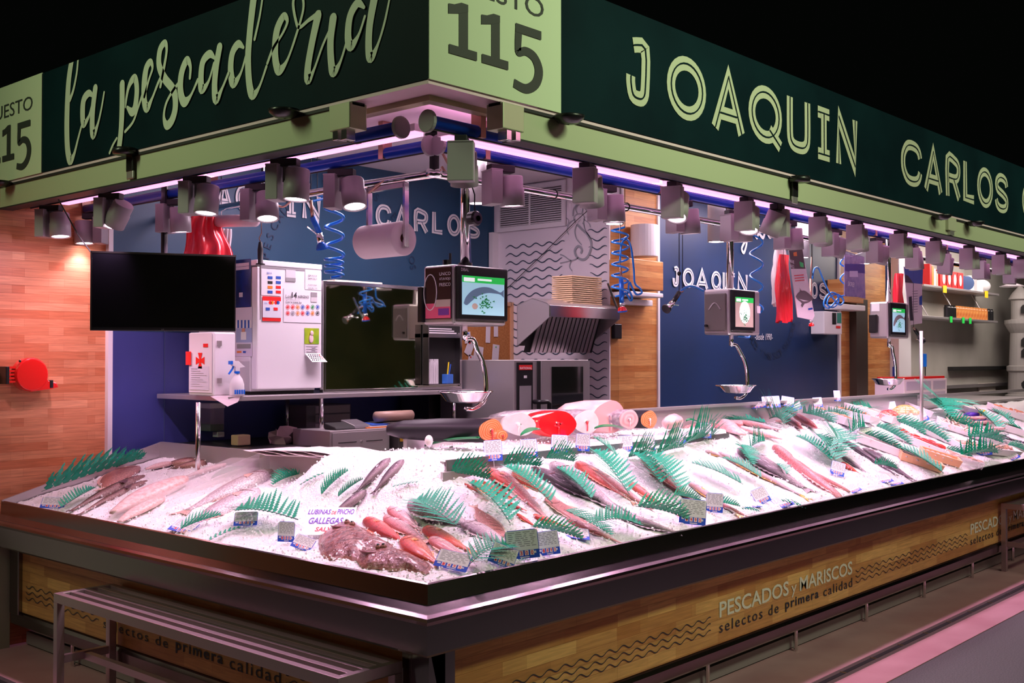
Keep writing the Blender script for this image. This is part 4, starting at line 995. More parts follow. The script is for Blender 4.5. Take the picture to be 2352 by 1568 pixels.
leaf(P(1195,1002,'y',.62), P(1240,988,'y',.66), .016, 'broad green leaf under the white steak')
leaf(P(1365,985,'y',.62), P(1430,985,'y',.63), .014, 'broad green leaf under the biggest pink loin')
leaf(P(1575,968,'y',.64), P(1605,974,'y',.62), .018, 'broad green leaf right of the monkfish tail')
leaf(S(485,1100), S(560,1065), .022, 'dull green leaf under the clear plastic sheet at left')
o = MB(); c = P(985,1012,'y',.70); o.ball(c, (.018,.014,.022), 12); tag(o.build('fish_chunk', whf, smooth=True), 'small white fish chunk at the left tip of the step leaf', 'fish cut')

# ================================================================ ferns
ferng = mat('fern green', (.0,.24,.13), .45, vary=(.0,.34,.20), vscale=14); fernd = mat('fern stem', (.005,.08,.05), .5)
def fern_proto(key, N_, up, sides, wmax, ang=62, start=.06, teeth=9, bow=.05, curve=.0):
    t = thing('fern_frond', 'x', 'fern', local=True); K = 14
    def c(s_): return Vector((s_-.5, curve*math.sin(PI*s_), bow*math.sin(PI*s_)+.012))
    MB().tube([c(i/K) for i in range(K+1)], [.0045*(1-.6*i/K) for i in range(K+1)], 5).build('stem', fernd, t)
    m = MB(); m.closed = False; rr = random.Random(len(key)+N_)
    for i in range(N_):
        s_ = start+(1-start)*i/N_; l = wmax*(math.sin(PI*(.12+.88*s_)**.85)**.8)*rr.uniform(.9,1.08)+.012; a = math.radians(ang-18*s_)
        for sd in sides:
            ph = math.radians(up+rr.uniform(-7,7)); d = Vector((math.cos(a), sd*math.sin(a)*math.cos(ph), math.sin(a)*math.sin(ph))).normalized()
            wv = Vector((1,0,0))-d*d.x; wv.normalize(); w0 = min(.95/N_, .075)*.60; A = []; B_ = []; M2 = []
            for j in range(2*teeth+1):
                f = j/(2*teeth); q = c(s_)+d*(l*f)+Vector((.10*l*f*f, 0, -.10*l*f*f)); ww = w0*((1-f)**.6)*(1.0 if j%2 else .46)
                A.append(q+wv*ww+wv.cross(d)*.0); B_.append(q-wv*ww); M2.append(q)
            k = len(A); m.add(A+M2+B_, [(j, j+1, k+j+1, k+j) for j in range(k-1)]+[(k+j, k+j+1, 2*k+j+1, 2*k+j) for j in range(k-1)])
    m.build('leaflets', ferng, t); PROTO[key] = t
fern_proto('f1', 15, 24, (1,-1), .29, bow=.05, curve=.03)
fern_proto('f2', 14, 30, (1,-1), .31, bow=.03, curve=-.03, teeth=7)
fern_proto('fs', 12, 74, (1,-1), .50, ang=80, bow=.02, teeth=4)
fern_proto('fm', 13, 52, (1,-1), .36, ang=72, bow=.04, teeth=7)
fern_proto('sp', 7, 25, (1,-1), .20, ang=50, bow=.02, teeth=3)
FERNS = [
 ('fs',100,1152,340,1072,'long upright fern row along the oak wall end of the left display',.42,.04),
 ('f2',140,1176,222,1128,'fern over the leftmost price card',.8,.01),
 ('fs',268,1092,338,1062,'short upright fern at the back left corner',.6,.03),
 ('fm',690,1092,625,1118,'fern standing in the ice left of the small sprig, upper left area',1.1,0),
 ('sp',748,1090,688,1120,'small fern sprig on the bright ice, upper left area',1,0),
 ('fm',740,1140,805,1082,'fern standing in the ice above the violet handwriting, left one',1.0,0),
 ('fm',778,1145,838,1102,'fern standing in the ice above the violet handwriting, right one',.8,0),
 ('f1',688,1212,542,1190,'large dark frond left of the violet handwritten card',1.25,.02),
 ('fm',414,1226,512,1192,'upright fern at the left rim right of a slanted price card',.8,.01),
 ('sp',480,1246,558,1214,'leafy sprig at the left rim',1.2,0),
 ('sp',900,1130,965,1118,'tiny curled leaf sprig below the dark sea bass pair',.9,0),
 ('f1',1058,1236,960,1170,'frond across the silver bream nearest the counter corner',1.2,.03),
 ('fs',1028,1088,1122,1106,'upright fern below the left end of the step',1.15,0),
 ('fs',1152,1078,1242,1082,'upright fern below the second step price card',1.0,0),
 ('fs',1250,1056,1318,1064,'upright fern below the third step price card',1.3,0),
 ('f2',1406,1062,1350,1018,'fern leaning on the step below the swordfish loin',1.0,.03),
 ('fs',1438,1054,1502,1046,'upright fern below the pale cards in the middle of the step',1.2,0),
 ('fs',1503,1046,1570,1030,'upright fern left of the tilted step card',1.2,0),
 ('fs',1572,1022,1640,1004,'upright fern right of the tilted step card',1.2,0),
 ('f2',1165,1226,1070,1130,'bushy double frond over the flatfish left of the large price card',1.0,.03),
 ('f1',1262,1182,1153,1094,'long frond between the two pink gurnards',1.0,.035),
 ('f2',1352,1168,1268,1092,'dense frond over the head of the dark hake',1.0,.03),
 ('fm',1214,1226,1335,1256,'fern right behind the two front price cards',1.0,.02),
 ('f2',1290,1186,1402,1246,'dense frond over the pink tails at the rim',1.0,.02),
 ('f1',1436,1158,1353,1054,'long frond right of the big silver hake',1.0,.035),
 ('f1',1358,1214,1470,1220,'wide fern lying at the rim left of the second price card pair',1.5,.015),
 ('f1',1512,1132,1446,1058,'frond over the pink gurnard in the middle',1.2,.03),
 ('f1',1556,1152,1482,1056,'long frond over the red-edged fish',1.0,.03),
 ('fm',1455,1178,1578,1210,'tall curved fern behind the second big price card',1.3,.02),
 ('fm',1540,1150,1605,1166,'fern left of the small leaning price card',1.3,.02),
 ('f2',1620,1158,1698,1172,'fern right of the small leaning price card',1.1,.01),
 ('f1',1700,1130,1580,1080,'arching frond over white ice, left one of the fern pair',1.0,.03),
 ('f1',1745,1116,1652,1068,'arching frond over white ice, right one of the fern pair',1.1,.03),
 ('f2',1694,1036,1722,1084,'small fern hugging the head of the arched sea bass',1.0,.03),
 ('fm',1720,1030,1756,1016,'small upright fern behind the arched sea bass',1.4,0),
 ('f2',1800,1098,1778,1072,'fern tuft between the sea bass and the pink squid',1.6,.01),
 ('f2',1760,988,1656,928,'dark frond rising at the back above the draped squid',.8,.03),
 ('fm',1765,965,1800,985,'upright fern in the pale fish at the back',1.2,.01),
 ('f1',1905,1074,1820,1016,'frond left of the steep upright one',1.2,.03),
 ('f1',1912,1076,1868,1012,'frond crossing behind the steep upright one',1.1,.03),
 ('f2',1908,1060,1902,1000,'steep upright frond on the right display',1.1,.04),
 ('fm',1838,948,1914,990,'comb-like fern in the first back tray',.5,.02),
 ('fm',1890,930,1948,968,'comb-like fern in the second back tray',.5,.02),
 ('fm',1912,922,1990,972,'comb-like fern in the third back tray',.5,.02),
 ('f2',1950,925,2000,945,'bushy fern behind the third back tray',1.3,.03),
 ('fm',1945,1005,1982,990,'fern standing left of the violet topped price card',1.5,.02),
 ('fm',2004,990,2088,1036,'comb-like fern along the long front tray, upper',.9,.03),
 ('fm',1975,1010,2066,1048,'comb-like fern along the long front tray, lower',.9,.03),
 ('f1',2160,1102,2046,1040,'long frond over the orange foam tray at the rim',1.1,.03),
 ('fm',2002,1076,2058,1088,'fern bits over the long grey fish',1.1,.02),
 ('fm',2040,975,2120,1012,'dark fern between the clam nets and the shrimp',1.1,.03),
 ('fm',2090,985,2175,1030,'dark fern running along the shrimp compartment',1.0,.03),
 ('f2',2130,945,2185,990,'large bright fern before the steel table end',1.0,.04),
 ('f2',2142,930,2172,968,'bright fern tuft beside the steel divider post',1.1,.03),
 ('fm',2160,975,2245,1000,'comb-like fern across the razor clams',1.1,.02),
 ('fm',2165,1040,2232,1062,'comb-like fern over the clear bag near the rim',.8,.02),
 ('fm',2200,1058,2290,1050,'white-lined fern over the shellfish near the rim',.7,.02),
 ('fm',2215,1015,2300,1030,'dark fern behind the wide price card at right',1.2,.03),
 ('f2',2290,1000,2230,952,'dark frond over the wrapped violet packets',1.2,.03),
 ('f2',2320,985,2270,950,'frond over the orange shrimp at the right edge',1.2,.03),
 ('fm',2310,1030,2352,1045,'comb-like fern at the right frame edge near the rim',1.5,.02),
 ('f2',2345,1000,2300,985,'dense fern tuft at the right frame edge',1.6,.03),
 ('sp',1745,1178,1700,1172,'green herb scraps by the rim under the lying price card',1.4,0),
 ('sp',1850,1178,1790,1160,'green herb scraps by the rim right of the lying price card',1.2,0),
 ('sp',1190,1292,1215,1290,'green scrap under the large price card',1.6,0),
 ('f1',1075,1312,1172,1270,'fern at the rim left of the large price card',1.3,.015),
]
def place(src, a, b, label, wid, lift, group=None):
    X = b-a; L_ = X.length; X.normalize(); n = (snrm(a)+snrm(b)).normalized(); Y = n.cross(X).normalized(); Z = X.cross(Y)
    c = (a+b)/2; zc = max(0, H0(c.x, c.y)-c.z)
    o = dup(src, label=label, group=group); o.location = (c+Z*(.006+lift)+Vector((0,0,zc)))*U
    o.rotation_euler = Matrix((X,Y,Z)).transposed().to_euler(); o.scale = (L_, L_*wid, L_*wid); return o
for k_, a, b, c, d, lab, wd, lf in FERNS: place(PROTO[k_], S(a,b), S(c,d), lab, wd, lf)

# ================================================================ price cards
def tag_proto(key, digits):
    t = thing('price_card', 'x', 'price card', local=True); w_, h_ = .5, .46
    m = MB(); out = [(-w_,0),(w_,0),(w_,h_*2-.08),(w_-.08,h_*2),(-w_+.08,h_*2),(-w_,h_*2-.08)]
    m.poly([(x,0,z) for x, z in out], (0,.02,0)); m.build('card', bluet, t)
    m = MB(); m.box((-w_+.018,-.006,.27),(w_-.018,0,h_*2-.02)); pw = m.build('paper_window', cardm, t)
    m = MB(); m.closed = False; rr = random.Random(len(digits)+ord(digits[0]))
    for i in range(8):
        z = .83-.062*i; x = -w_+.09
        while x < w_-.12:
            l = rr.uniform(.06,.22); m.quad((x,-.009,z),(min(x+l,w_-.08),-.009,z),(min(x+l,w_-.08),-.009,z+.022),(x,-.009,z+.022)); x += l+rr.uniform(.03,.10)
    m.build('writing', inkm, pw)
    for i, ch in enumerate(digits):
        x = -.22+.165*i; m = MB(); m.box((x-.058,-.008,.10),(x+.058,0,.26)); b = m.build('digit_plate', mat('digit plate', (.88,.70,.74), .4), t)
        text('price_digit', ch, redt, b, (x-.035,-.009,.115), (1,0,0), (0,0,1), w=.07, h=.13, bold=.02)
    m = MB(); m.box((.42-.02,-.006,.15),(.30,0,.22)); m.box((-.42,-.006,.16),(-.31,0,.24)); m.box((-.10,-.006,.03),(.18,0,.065)); m.build('small_print', mat('tag print', (.75,.66,.80), .4), t)
    m = MB(); m.cyl((0,.01,-.30),(0,.01,.05), .012, 6); m.build('stake', white, t)
    PROTO[key] = t
tag_proto('t1', '2300'); tag_proto('t2', '1890'); tag_proto('t3', '1495')
TAGS = [
 (1203,1285,76,66,-6,'t1',0,0,'large grey price card reading 23.00 at the near front rim'),
 (1262,1276,52,54,-8,'t2',0,10,'price card right beside the large one reading 23.00'),
 (1032,1308,82,44,12,'t3',-10,25,'icy wet price card next to the counter corner'),
 (1148,1300,62,46,24,'t2',10,20,'price card half hidden behind the fern, left of the large one'),
 (1325,1238,60,34,20,'t1',20,50,'price card lying flat under the fern, right of the front pair'),
 (1590,1206,66,58,8,'t3',15,5,'wide grey price card behind the tall curved fern'),
 (1640,1178,40,44,4,'t1',0,0,'narrow leaning price card right of the wide grey one'),
 (1726,1166,62,24,-14,'t2',10,70,'price card lying nearly flat at the rim on green scraps'),
 (1757,1156,36,38,-24,'t3',0,10,'tilted price card above the one lying nearly flat'),
 (1808,1164,44,30,-24,'t1',0,40,'price card lying back at the rim left of the pink squid'),
 (1134,1060,42,50,-4,'t2',0,0,'step price card under the orange salmon cut'),
 (1216,1052,38,44,-3,'t1',0,0,'step price card under the white steak'),
 (1284,1042,38,44,3,'t3',0,0,'step price card under the red tuna'),
 (1338,1037,32,40,3,'t2',0,0,'step price card under the scaly grey fish'),
 (1438,1038,34,38,-4,'t1',0,0,'step price card under the round pink steak'),
 (1491,1038,28,38,0,'t3',0,0,'step price card under the small orange cut'),
 (1563,1022,32,40,-22,'t2',0,0,'steeply tilted step price card'),
 (1621,1007,26,36,2,'t1',0,0,'last step price card on the right'),
 (1738,938,42,16,-8,'t3',-30,20,'pale translucent card behind the back right ferns'),
 (1773,937,42,28,-3,'t2',0,0,'widest price card standing along the back rail'),
 (1808,934,30,24,10,'t1',0,0,'price card along the back rail, right of the widest'),
 (1833,941,20,22,-14,'t3',0,0,'small slanted price card along the back rail'),
 (1880,936,22,24,-4,'t1',0,0,'price card at the head of the first back tray'),
 (1924,922,15,26,0,'t2',0,0,'tall narrow price card, highest along the back rail'),
 (1993,1010,32,30,-3,'t3',0,0,'dark edged price card in the middle of the right trays'),
 (1922,1092,32,34,18,'t1',0,10,'pale price card leaning on the orange fillet'),
 (1968,1130,34,22,-30,'t2',0,40,'small reddish card lying at the rim right of the pink squid'),
 (2038,1108,36,24,-16,'t3',0,45,'blue-framed price card flat at the rim, left of two'),
 (2062,1114,36,20,-20,'t1',0,50,'blue-framed price card flat at the rim, right of two'),
 (2048,933,28,24,-8,'t2',0,0,'price card behind the clam nets'),
 (2126,968,22,34,-24,'t1',0,0,'slanted price card before the steel divider post'),
 (2098,980,26,22,-36,'t3',0,10,'slanted price card over the shrimp fern'),
 (2192,980,34,24,-12,'t2',10,30,'pale price card lying below the large bright fern'),
 (2262,1046,36,30,-4,'t1',0,0,'wide standing price card near the rim at right'),
 (2258,1006,26,26,-22,'t3',0,10,'slanted price card behind the wide one at right'),
 (2172,1014,26,20,-36,'t1',0,10,'slanted price card over the razor clams'),
 (2140,1040,26,22,-36,'t2',0,20,'slanted price card over the red tray'),
 (2108,1060,28,26,-28,'t3',0,20,'price card in the grey mantis tray'),
 (2330,1056,40,20,-26,'t1',0,30,'slanted price card at the right frame edge'),
 (118,1168,56,28,2,'t2',0,20,'leftmost price card of the whole counter'),
 (408,1222,58,34,22,'t3',0,45,'slanted price card at the left rim'),
 (563,1208,54,30,-2,'t1',0,30,'price card mostly hidden under the large dark frond'),
 (656,1246,38,46,3,'t2',0,0,'upright grey price card right of the large dark frond'),
 (688,1262,50,28,22,'t3',0,40,'wet card tipped over beside the upright grey one'),
]
for px, py, w_, h_, roll, key, yw, back, lab in TAGS:
    if 1120 < px < 1640 and py < 1064:
        p = P(px, py, 'y', .572)
    else: p = S(px, py)
    if 1730 < px < 1930 and py < 945: p = P(px, py, 'y', .925)
    k = depth(p)/F; W = w_*k; Hh = h_*k/.92
    yaw = TH-PI/2+math.radians(yw)
    if back: Hh = Hh/max(.35, math.cos(math.radians(back)))*1.0
    M = Matrix.Rotation(yaw, 4, 'Z') @ Matrix.Rotation(math.radians(-back-(4 if 'grey' in lab or 'large' in lab else 20)), 4, 'X') @ Matrix.Rotation(-math.radians(-roll), 4, 'Y')
    o = dup(PROTO[key], label=lab); o.location = (p+Vector((0,0,.003)))*U; o.rotation_euler = M.to_euler(); o.scale = (W, .09, Hh)
    o['label'] = lab
# handwritten card
p = P(750,1236,'z',H0(.5,.9)); p = S(752,1228)
t = thing('handwritten_card', 'white card with violet and red handwriting standing behind the turbot', 'sign card', p, rot=None)
k = depth(p)/F; r_ = RT; u_ = Vector((FW.x,FW.y,0)).normalized()*.8+Vector((0,0,.6)); u_ = u_/.745
a = p-r_*(57*k)-u_*.0; m = MB(); m.poly([a, a+r_*114*k, a+r_*114*k+u_*66*k, a+u_*66*k], (FW.x*.004,FW.y*.004,0)); m.build('card', mat('card stock', (.88,.84,.88), .5), t)
vio = mat('violet marker', (.10,.03,.42), .5)
kk = 1/.745
text('handwriting', 'LUBINAS', vio, t, a+r_*2*k+u_*49*k, r_, u_, w=54*k, h=12*k*kk, bold=.018, shear=.25)
text('handwriting', 'DE', redt, t, a+r_*57*k+u_*49*k, r_, u_, w=12*k, h=8*k*kk, bold=.016, shear=.25)
text('handwriting', 'PINCHO', vio, t, a+r_*70*k+u_*49*k, r_, u_, w=40*k, h=13*k*kk, bold=.016, shear=.3)
text('handwriting', 'GALLEGAS', vio, t, a+r_*8*k+u_*26*k, r_, u_, w=80*k, h=15*k*kk, bold=.018, shear=.25)
text('handwriting', 'SALVAJES', redt, t, a+r_*26*k+u_*5*k, r_, u_, w=70*k, h=13*k*kk, bold=.018, shear=.25)

# ================================================================ clear dividers and steel bits on the left arm
clear = mat('clear plastic', (.95,.85,.92), .08, alpha=.28, coat=1)
def plate(name, pts, m_, label, cat, th=.004):
    pts = [Vector(p) for p in pts]; n = (pts[1]-pts[0]).cross(pts[2]-pts[0]).normalized(); mb = MB(); mb.poly(pts, n*th); return tag(mb.build(name, m_), label, cat)
def divider(y, x0, x1, label):
    z0, z1 = H0(x0, y), H0(x1, y)
    plate('clear_divider', [(x0,y,z0-.01),(x1,y,z1-.01),(x1,y,z1+.075),(x0+.05,y,z0+.045),(x0,y,z0+.005)], clear, label, 'divider', .003)
divider(S(300,1180).y, .03, .775, 'clear plastic divider nearer the oak wall, left display')
divider(S(420,1150).y, .25, .775, 'clear plastic divider with raised corner behind the big-eyed fish')
a, b = S(500,1080), S(560,1052)
plate('clear_sheet', [(.45,a.y,H0(.45,a.y)+.02),(.78,a.y,H0(.78,a.y)+.04),(.78,a.y-.22,H0(.78,a.y)+.05),(.45,a.y-.22,H0(.45,a.y)+.02)], clear, 'flat clear plastic sheet over the cut fish near the left back rail', 'plastic sheet', .002)
ppr = mat('wrapping paper', (.86,.70,.76), .6)
for i in range(5):
    c = P(690+8*i, 1046+3*i, 'x', .80); m = MB(); K = 6; vs = []; rr = random.Random(i)
    for a_ in range(K+1):
        for b_ in range(5): vs.append((c.x-.13+.26*b_/4+rr.uniform(-.004,.004), c.y-.30+.55*a_/K-.03*i, 1.184+.006*i+.006*math.sin(a_*1.3+i)+rr.uniform(0,.003)))
    m.add(vs, [(a_*5+b_, (a_+1)*5+b_, (a_+1)*5+b_+1, a_*5+b_+1) for a_ in range(K) for b_ in range(4)]); m.closed = False
    tag(m.build('wrapping_paper_sheet', ppr, solid=.0012), 'pink-white wrapping paper sheet in the loose pile on the left back rail', 'paper', 'wrapping paper sheets on the rail')
# ================================================================ foam trays and shellfish on the right part
foam = mat('foam tray', (.90,.82,.86), .5); foamo = mat('orange foam tray', (.93,.48,.28), .5)
def tray(name, label, b, f, wpx, mt, hh=.045, lift=.0):
    B0, F0 = S(*b), S(*f); X = (F0-B0); L_ = X.length; X.normalize(); n = (snrm(B0)+snrm(F0)).normalized(); Y = n.cross(X).normalized(); Z = X.cross(Y)
    w_ = wpx*depth((B0+F0)/2)/F; c = (B0+F0)/2
    t = thing(name, label, 'tray', local=True)
    t.location = (c+Z*(.004+lift)+Vector((0,0,max(0,H0(c.x,c.y)-c.z))))*U; t.rotation_euler = Matrix((X,Y,Z)).transposed().to_euler()
    l, w2 = L_/2, w_/2; m = MB(); e = .010
    o_ = [(-l,-w2),(l,-w2),(l,w2),(-l,w2)]; i_ = [(x*(1-e/l), y*(1-e/w2)) for x, y in o_]; q = [(x*.93, y*.8) for x, y in i_]; qo = [(x*.95, y*.88) for x, y in o_]
    vs = [(x,y,0) for x,y in qo]+[(x,y,hh) for x,y in o_]+[(x,y,hh) for x,y in i_]+[(x,y,.008) for x,y in q]
    fs = [(3,2,1,0)]+[(k, (k+1)%4, 4+(k+1)%4, 4+k) for k in range(4)]+[(4+k, 4+(k+1)%4, 8+(k+1)%4, 8+k) for k in range(4)]+[(8+k, 8+(k+1)%4, 12+(k+1)%4, 12+k) for k in range(4)]+[(12,13,14,15)]
    m.add(vs, fs); m.build('tray_shell', mt, t, bevel=.002)
    R = Matrix((X,Y,Z)).transposed(); return lambda x, y, z: (R @ Vector((x*l*.9, y*w2*.75, z))) + c+Z*(.004+lift)+Vector((0,0,max(0,H0(c.x,c.y)-c.z))), R, L_, w_
# prototypes
praw = mat('orange prawn shell', (.93,.26,.10), .18, coat=.6, vary=(.95,.50,.34), vscale=30); prap = mat('pink shrimp shell', (.93,.50,.42), .2, coat=.6, vary=(.95,.70,.64), vscale=30)
redp = mat('deep red prawn shell', (.85,.05,.04), .18, coat=.6); greyp = mat('grey brown shell', (.42,.30,.30), .2, coat=.6, vary=(.60,.46,.46), vscale=25)
def prawn(key, mt, name='prawn', cat='prawn'):
    t = thing(name, 'x', cat, local=True); m = MB()
    pts = [(.5,0,.05),(.36,.03,.07),(.18,.05,.08),(0,.04,.08),(-.2,0,.07),(-.36,-.09,.06),(-.46,-.2,.05)]
    m.tube([Vector(p) for p in crom(pts,3)], [.03+.065*math.sin(PI*min(1,(i+1)/17))*(1.06 if i%2 else .95) for i in range(len(crom(pts,3)))], 8); m.build('body', mt, t, smooth=True)
    m = MB(); m.closed = False
    for a in (-.08,0,.08): m.add([(-.44,-.18,.05),(-.56+abs(a)*.3,-.30+a,.04),(-.50+abs(a)*.2,-.34+a,.05)], [(0,1,2)])
    for i in range(5): m.tube([(.2-.1*i,-.0,.05),(.22-.1*i,-.12,.02),(.26-.1*i,-.17,.0)], .008, 4)
    m.tube([(.48,.02,.07),(.7,.10,.10),(.9,.02,.05)], .006, 4); m.tube([(.48,0,.07),(.66,-.08,.10),(.85,-.15,.05)], .006, 4)
    m.build('legs_and_feelers', mt, t)
    m = MB(); m.ball((.44,.045,.09), .02, 8); m.build('eye', eyeb, t); PROTO[key] = t
prawn('pr_o', praw, 'orange_prawn'); prawn('pr_p', prap, 'pink_shrimp', 'shrimp'); prawn('pr_r', redp, 'red_prawn'); prawn('pr_g', greyp, 'mantis_shrimp', 'shrimp')
def shell(key, c1, c2, name, cat, asp=1.0):
    t = MB(); n = 14; vs = []; fs = []
    prof = [(0,.30),(.18,.27),(.34,.17),(.44,.05),(.47,0),(.44,-.05),(.34,-.17),(.18,-.27),(0,-.30)]
    t.lathe([(r,z) for r,z in reversed(prof)], (0,0,0), n, 0, Matrix.Diagonal((asp,1,1)))
    o = t.build(name, mat(name+' shell', c1, .3, coat=.3, vary=c2, vscale=35), smooth=True, origin=(0,0,0)); o['category'] = cat; PROTO[key] = o
shell('clam', (.80,.62,.42), (.92,.80,.62), 'clam', 'shellfish', .8); shell('redclam', (.62,.24,.18), (.85,.55,.42), 'brown_clam', 'shellfish', .8)
shell('mussel', (.03,.02,.04), (.10,.06,.10), 'mussel', 'shellfish', 1.7); shell('scallop', (.90,.55,.35), (.95,.80,.62), 'scallop', 'shellfish', 1.0)
m = MB(); m.tube([(-.5,0,0),(-.3,0,.01),(.3,.0,.01),(.5,0,0)], [.055,.06,.06,.05], 8); o = m.build('razor_clam', mat('razor shell', (.88,.74,.66), .3, coat=.4, vary=(.80,.52,.42), vscale=9), smooth=True, origin=(0,0,0)); o['category'] = 'shellfish'; PROTO['razor'] = o
def heap(tr, key, n, size, label, group, seed=1, zs=.03, aim=None, spread=1.):
    fn, R, L_, w_ = tr; rr = random.Random(seed)
    for i in range(n):
        x = -0.92+1.84*((i+.5)/n); y = rr.uniform(-.8,.8)*spread
        c = fn(x, y, .022+zs*rr.random()); a = rr.uniform(-.5,.5)+(0 if aim is None else aim)
        M = R @ Matrix.Rotation(a, 3, 'Z') @ Matrix.Rotation(rr.uniform(-.25,.25), 3, 'X')
        dup(PROTO[key], label=label, cat=None, group=group, loc=c, rot=M.to_euler(), scale=(size,)*3)
T = [
 (tray('foam_tray','first long white foam tray at the back, nearest the navy wall',(1868,938),(1952,990),30,foam),'pr_o',26,.05,'orange prawn lying in the first back foam tray','prawns in the first back tray',0),
 (tray('foam_tray','second long white foam tray at the back',(1905,928),(2008,984),30,foam),'pr_o',30,.05,'orange prawn lying in the second back foam tray','prawns in the second back tray',0),
 (tray('foam_tray','third long white foam tray at the back with pink shrimp',(1945,925),(2060,990),28,foam),'pr_p',26,.045,'pink shrimp lying in the third back foam tray','shrimp in the third back tray',0),
 (tray('foam_tray','long white foam tray in front holding a dark tail',(1962,1010),(2105,1062),32,foam),'pr_g',7,.07,'grey mantis shrimp in the long front foam tray','mantis shrimp in the front tray',.2),
 (tray('foam_tray','white foam tray with red prawns, front right',(2050,1000),(2168,1050),30,foam),'pr_r',26,.06,'deep red prawn in the front foam tray','red prawns in the front tray',.2),
 (tray('orange_foam_tray','orange foam tray at the front rim under a long frond',(2062,1052),(2160,1084),30,foamo),'fill',4,.10,'','',0),
 (tray('orange_foam_tray','small orange foam tray with pale flabby fish at the rim',(2110,1044),(2200,1072),30,foamo),'fill',5,.09,'','',0),
 (tray('clear_tray','clear plastic box with pink meat near the rim',(2160,1050),(2252,1078),26,clear),'pr_p',16,.05,'pink shrimp inside the clear box near the rim','shrimp in the clear box',0),
 (tray('foam_tray','white tray behind the clams',(2080,932),(2132,964),14,foam),'razor',8,.07,'pale razor clam in the white tray behind the clams','razor clams behind the clams',0),
 (tray('foam_tray','compartment of large pink shrimp',(2105,985),(2190,1022),30,foam),'pr_p',30,.055,'pink shrimp in the middle compartment of the right trays','shrimp in the middle compartment',0),
 (tray('foam_tray','compartment of razor clams',(2150,975),(2262,1012),34,foam),'razor',34,.085,'pale razor clam standing in rows in the right compartment','razor clams in the right compartment',1.4),
 (tray('foam_tray','compartment of brown shellfish near the rim',(2192,1030),(2330,1046),34,foam),'redclam',40,.035,'brown clam in the compartment near the right rim','brown clams near the rim',0),
 (tray('foam_tray','compartment of mussels at the right edge',(2255,1010),(2352,1032),30,foam),'mussel',36,.04,'dark mussel in the compartment at the right edge','mussels at the right edge',0),
 (tray('foam_tray','compartment of orange scallops at the far back',(2180,940),(2235,962),22,foam),'scallop',24,.04,'orange scallop in the far back compartment','scallops in the far back compartment',0),
 (tray('foam_tray','compartment of white cuttlefish at the right edge',(2262,975),(2350,1000),26,foam),'razor',22,.06,'white stick-like razor clam near the right edge','razor clams near the right edge',.5),
 (tray('foam_tray','far right tray of orange shrimp behind the rail',(2270,940),(2350,965),24,foam),'pr_o',26,.06,'orange prawn in the tray at the far right edge','prawns at the far right edge',0),
]
i = 0
for tr, key, n, sz, lab, grp, aim in T:
    i += 1
    if key == 'fill':
        fn, R, L_, w_ = tr
        for j in range(n):
            c = fn(-.7+1.4*j/(n-1), 0, .03); o = dup(PROTO['fillet'], label='pale flabby cuttlefish piece, '+('first','second','third','fourth','fifth')[j]+' from the back in the orange tray '+('under the long frond' if i == 6 else 'of flabby fish'), loc=c, rot=(R @ Matrix.Rotation(1.2+.3*j,3,'Z')).to_euler(), scale=(sz,sz*1.6,sz*2)); o.name = 'cuttlefish'; o['category'] = 'cuttlefish'
    else: heap(tr, key, n, sz, lab, grp, i, aim=aim)
# clam nets
def net(px, py, rpx, key, n, sz, label, glabel, group, col):
    c = S(px, py); r_ = rpx*depth(c)/F; rr = random.Random(px)
    for j in range(n):
        a = rr.uniform(0, 2*PI); q = r_*rr.random()**.5*.9; h = (r_*.55)*(1-(q/r_)**2)
        dup(PROTO[key], label=label, group=group, loc=c+Vector((q*math.cos(a)*1.2, q*math.sin(a), h+.016)), rot=(rr.uniform(0,3),rr.uniform(0,3),rr.uniform(0,3)), scale=(sz,)*3)
    m = MB(); K = 12
    for k in range(K):
        a = 2*PI*k/K; m.tube([c+Vector((math.cos(a)*r_*1.32*s_, math.sin(a)*r_*1.12*s_, r_*.62*(1-s_**2.2)+.028)) for s_ in (.05,.3,.55,.8,1.0)], .0012, 4)
    for s_ in (.25,.45,.62,.78,.92):
        m.tube([c+Vector((math.cos(2*PI*k/20)*r_*1.32*s_, math.sin(2*PI*k/20)*r_*1.12*s_, r_*.62*(1-s_**2.2)+.028)) for k in range(20)], .0012, 4, closed=True)
    tag(m.build('shellfish_net', mat(glabel, col, .4)), glabel, 'net')
net(2040,966,24,'redclam',46,.035,'brown red clam in the red net bag','red net bag tied over the brown clams','brown clams in the red net',(.8,.03,.03))
net(2078,958,30,'clam',60,.036,'yellowish clam heaped in the yellow net','yellow net bag over the pale clams','pale clams in the yellow net',(.85,.45,.05))
# wrapped violet / yellow packets further right
for px, py, c, lab in ((2232,958,(.12,.03,.55),'violet wrapped packet right of the large bright fern'),(2255,968,(.16,.04,.60),'violet wrapped packet beside the yellow one'),(2248,952,(.85,.55,.04),'yellow wrapped packet behind the violet ones'),(2272,974,(.88,.50,.08),'small yellow packet at the right end of the violet ones')):
    p = S(px, py); m = MB(); m.ball(p+Vector((0,0,.02)), (.10,.05,.022), 14); tag(m.build('wrapped_packet', mat('wrap %d'%px, c, .2, coat=.6), smooth=True), lab, 'packet')
for px, py, lab in ((2215,966,'pale squid tube, uppermost right of the bright fern'),(2232,976,'pale squid tube below the violet packets'),(2258,990,'pale squid tube nearest the right edge')):
    p = S(px, py); o = dup(PROTO['long'], label=lab, loc=p+Vector((0,0,.02)), rot=(0,0,-.9), scale=(.30,.36,.36)); 
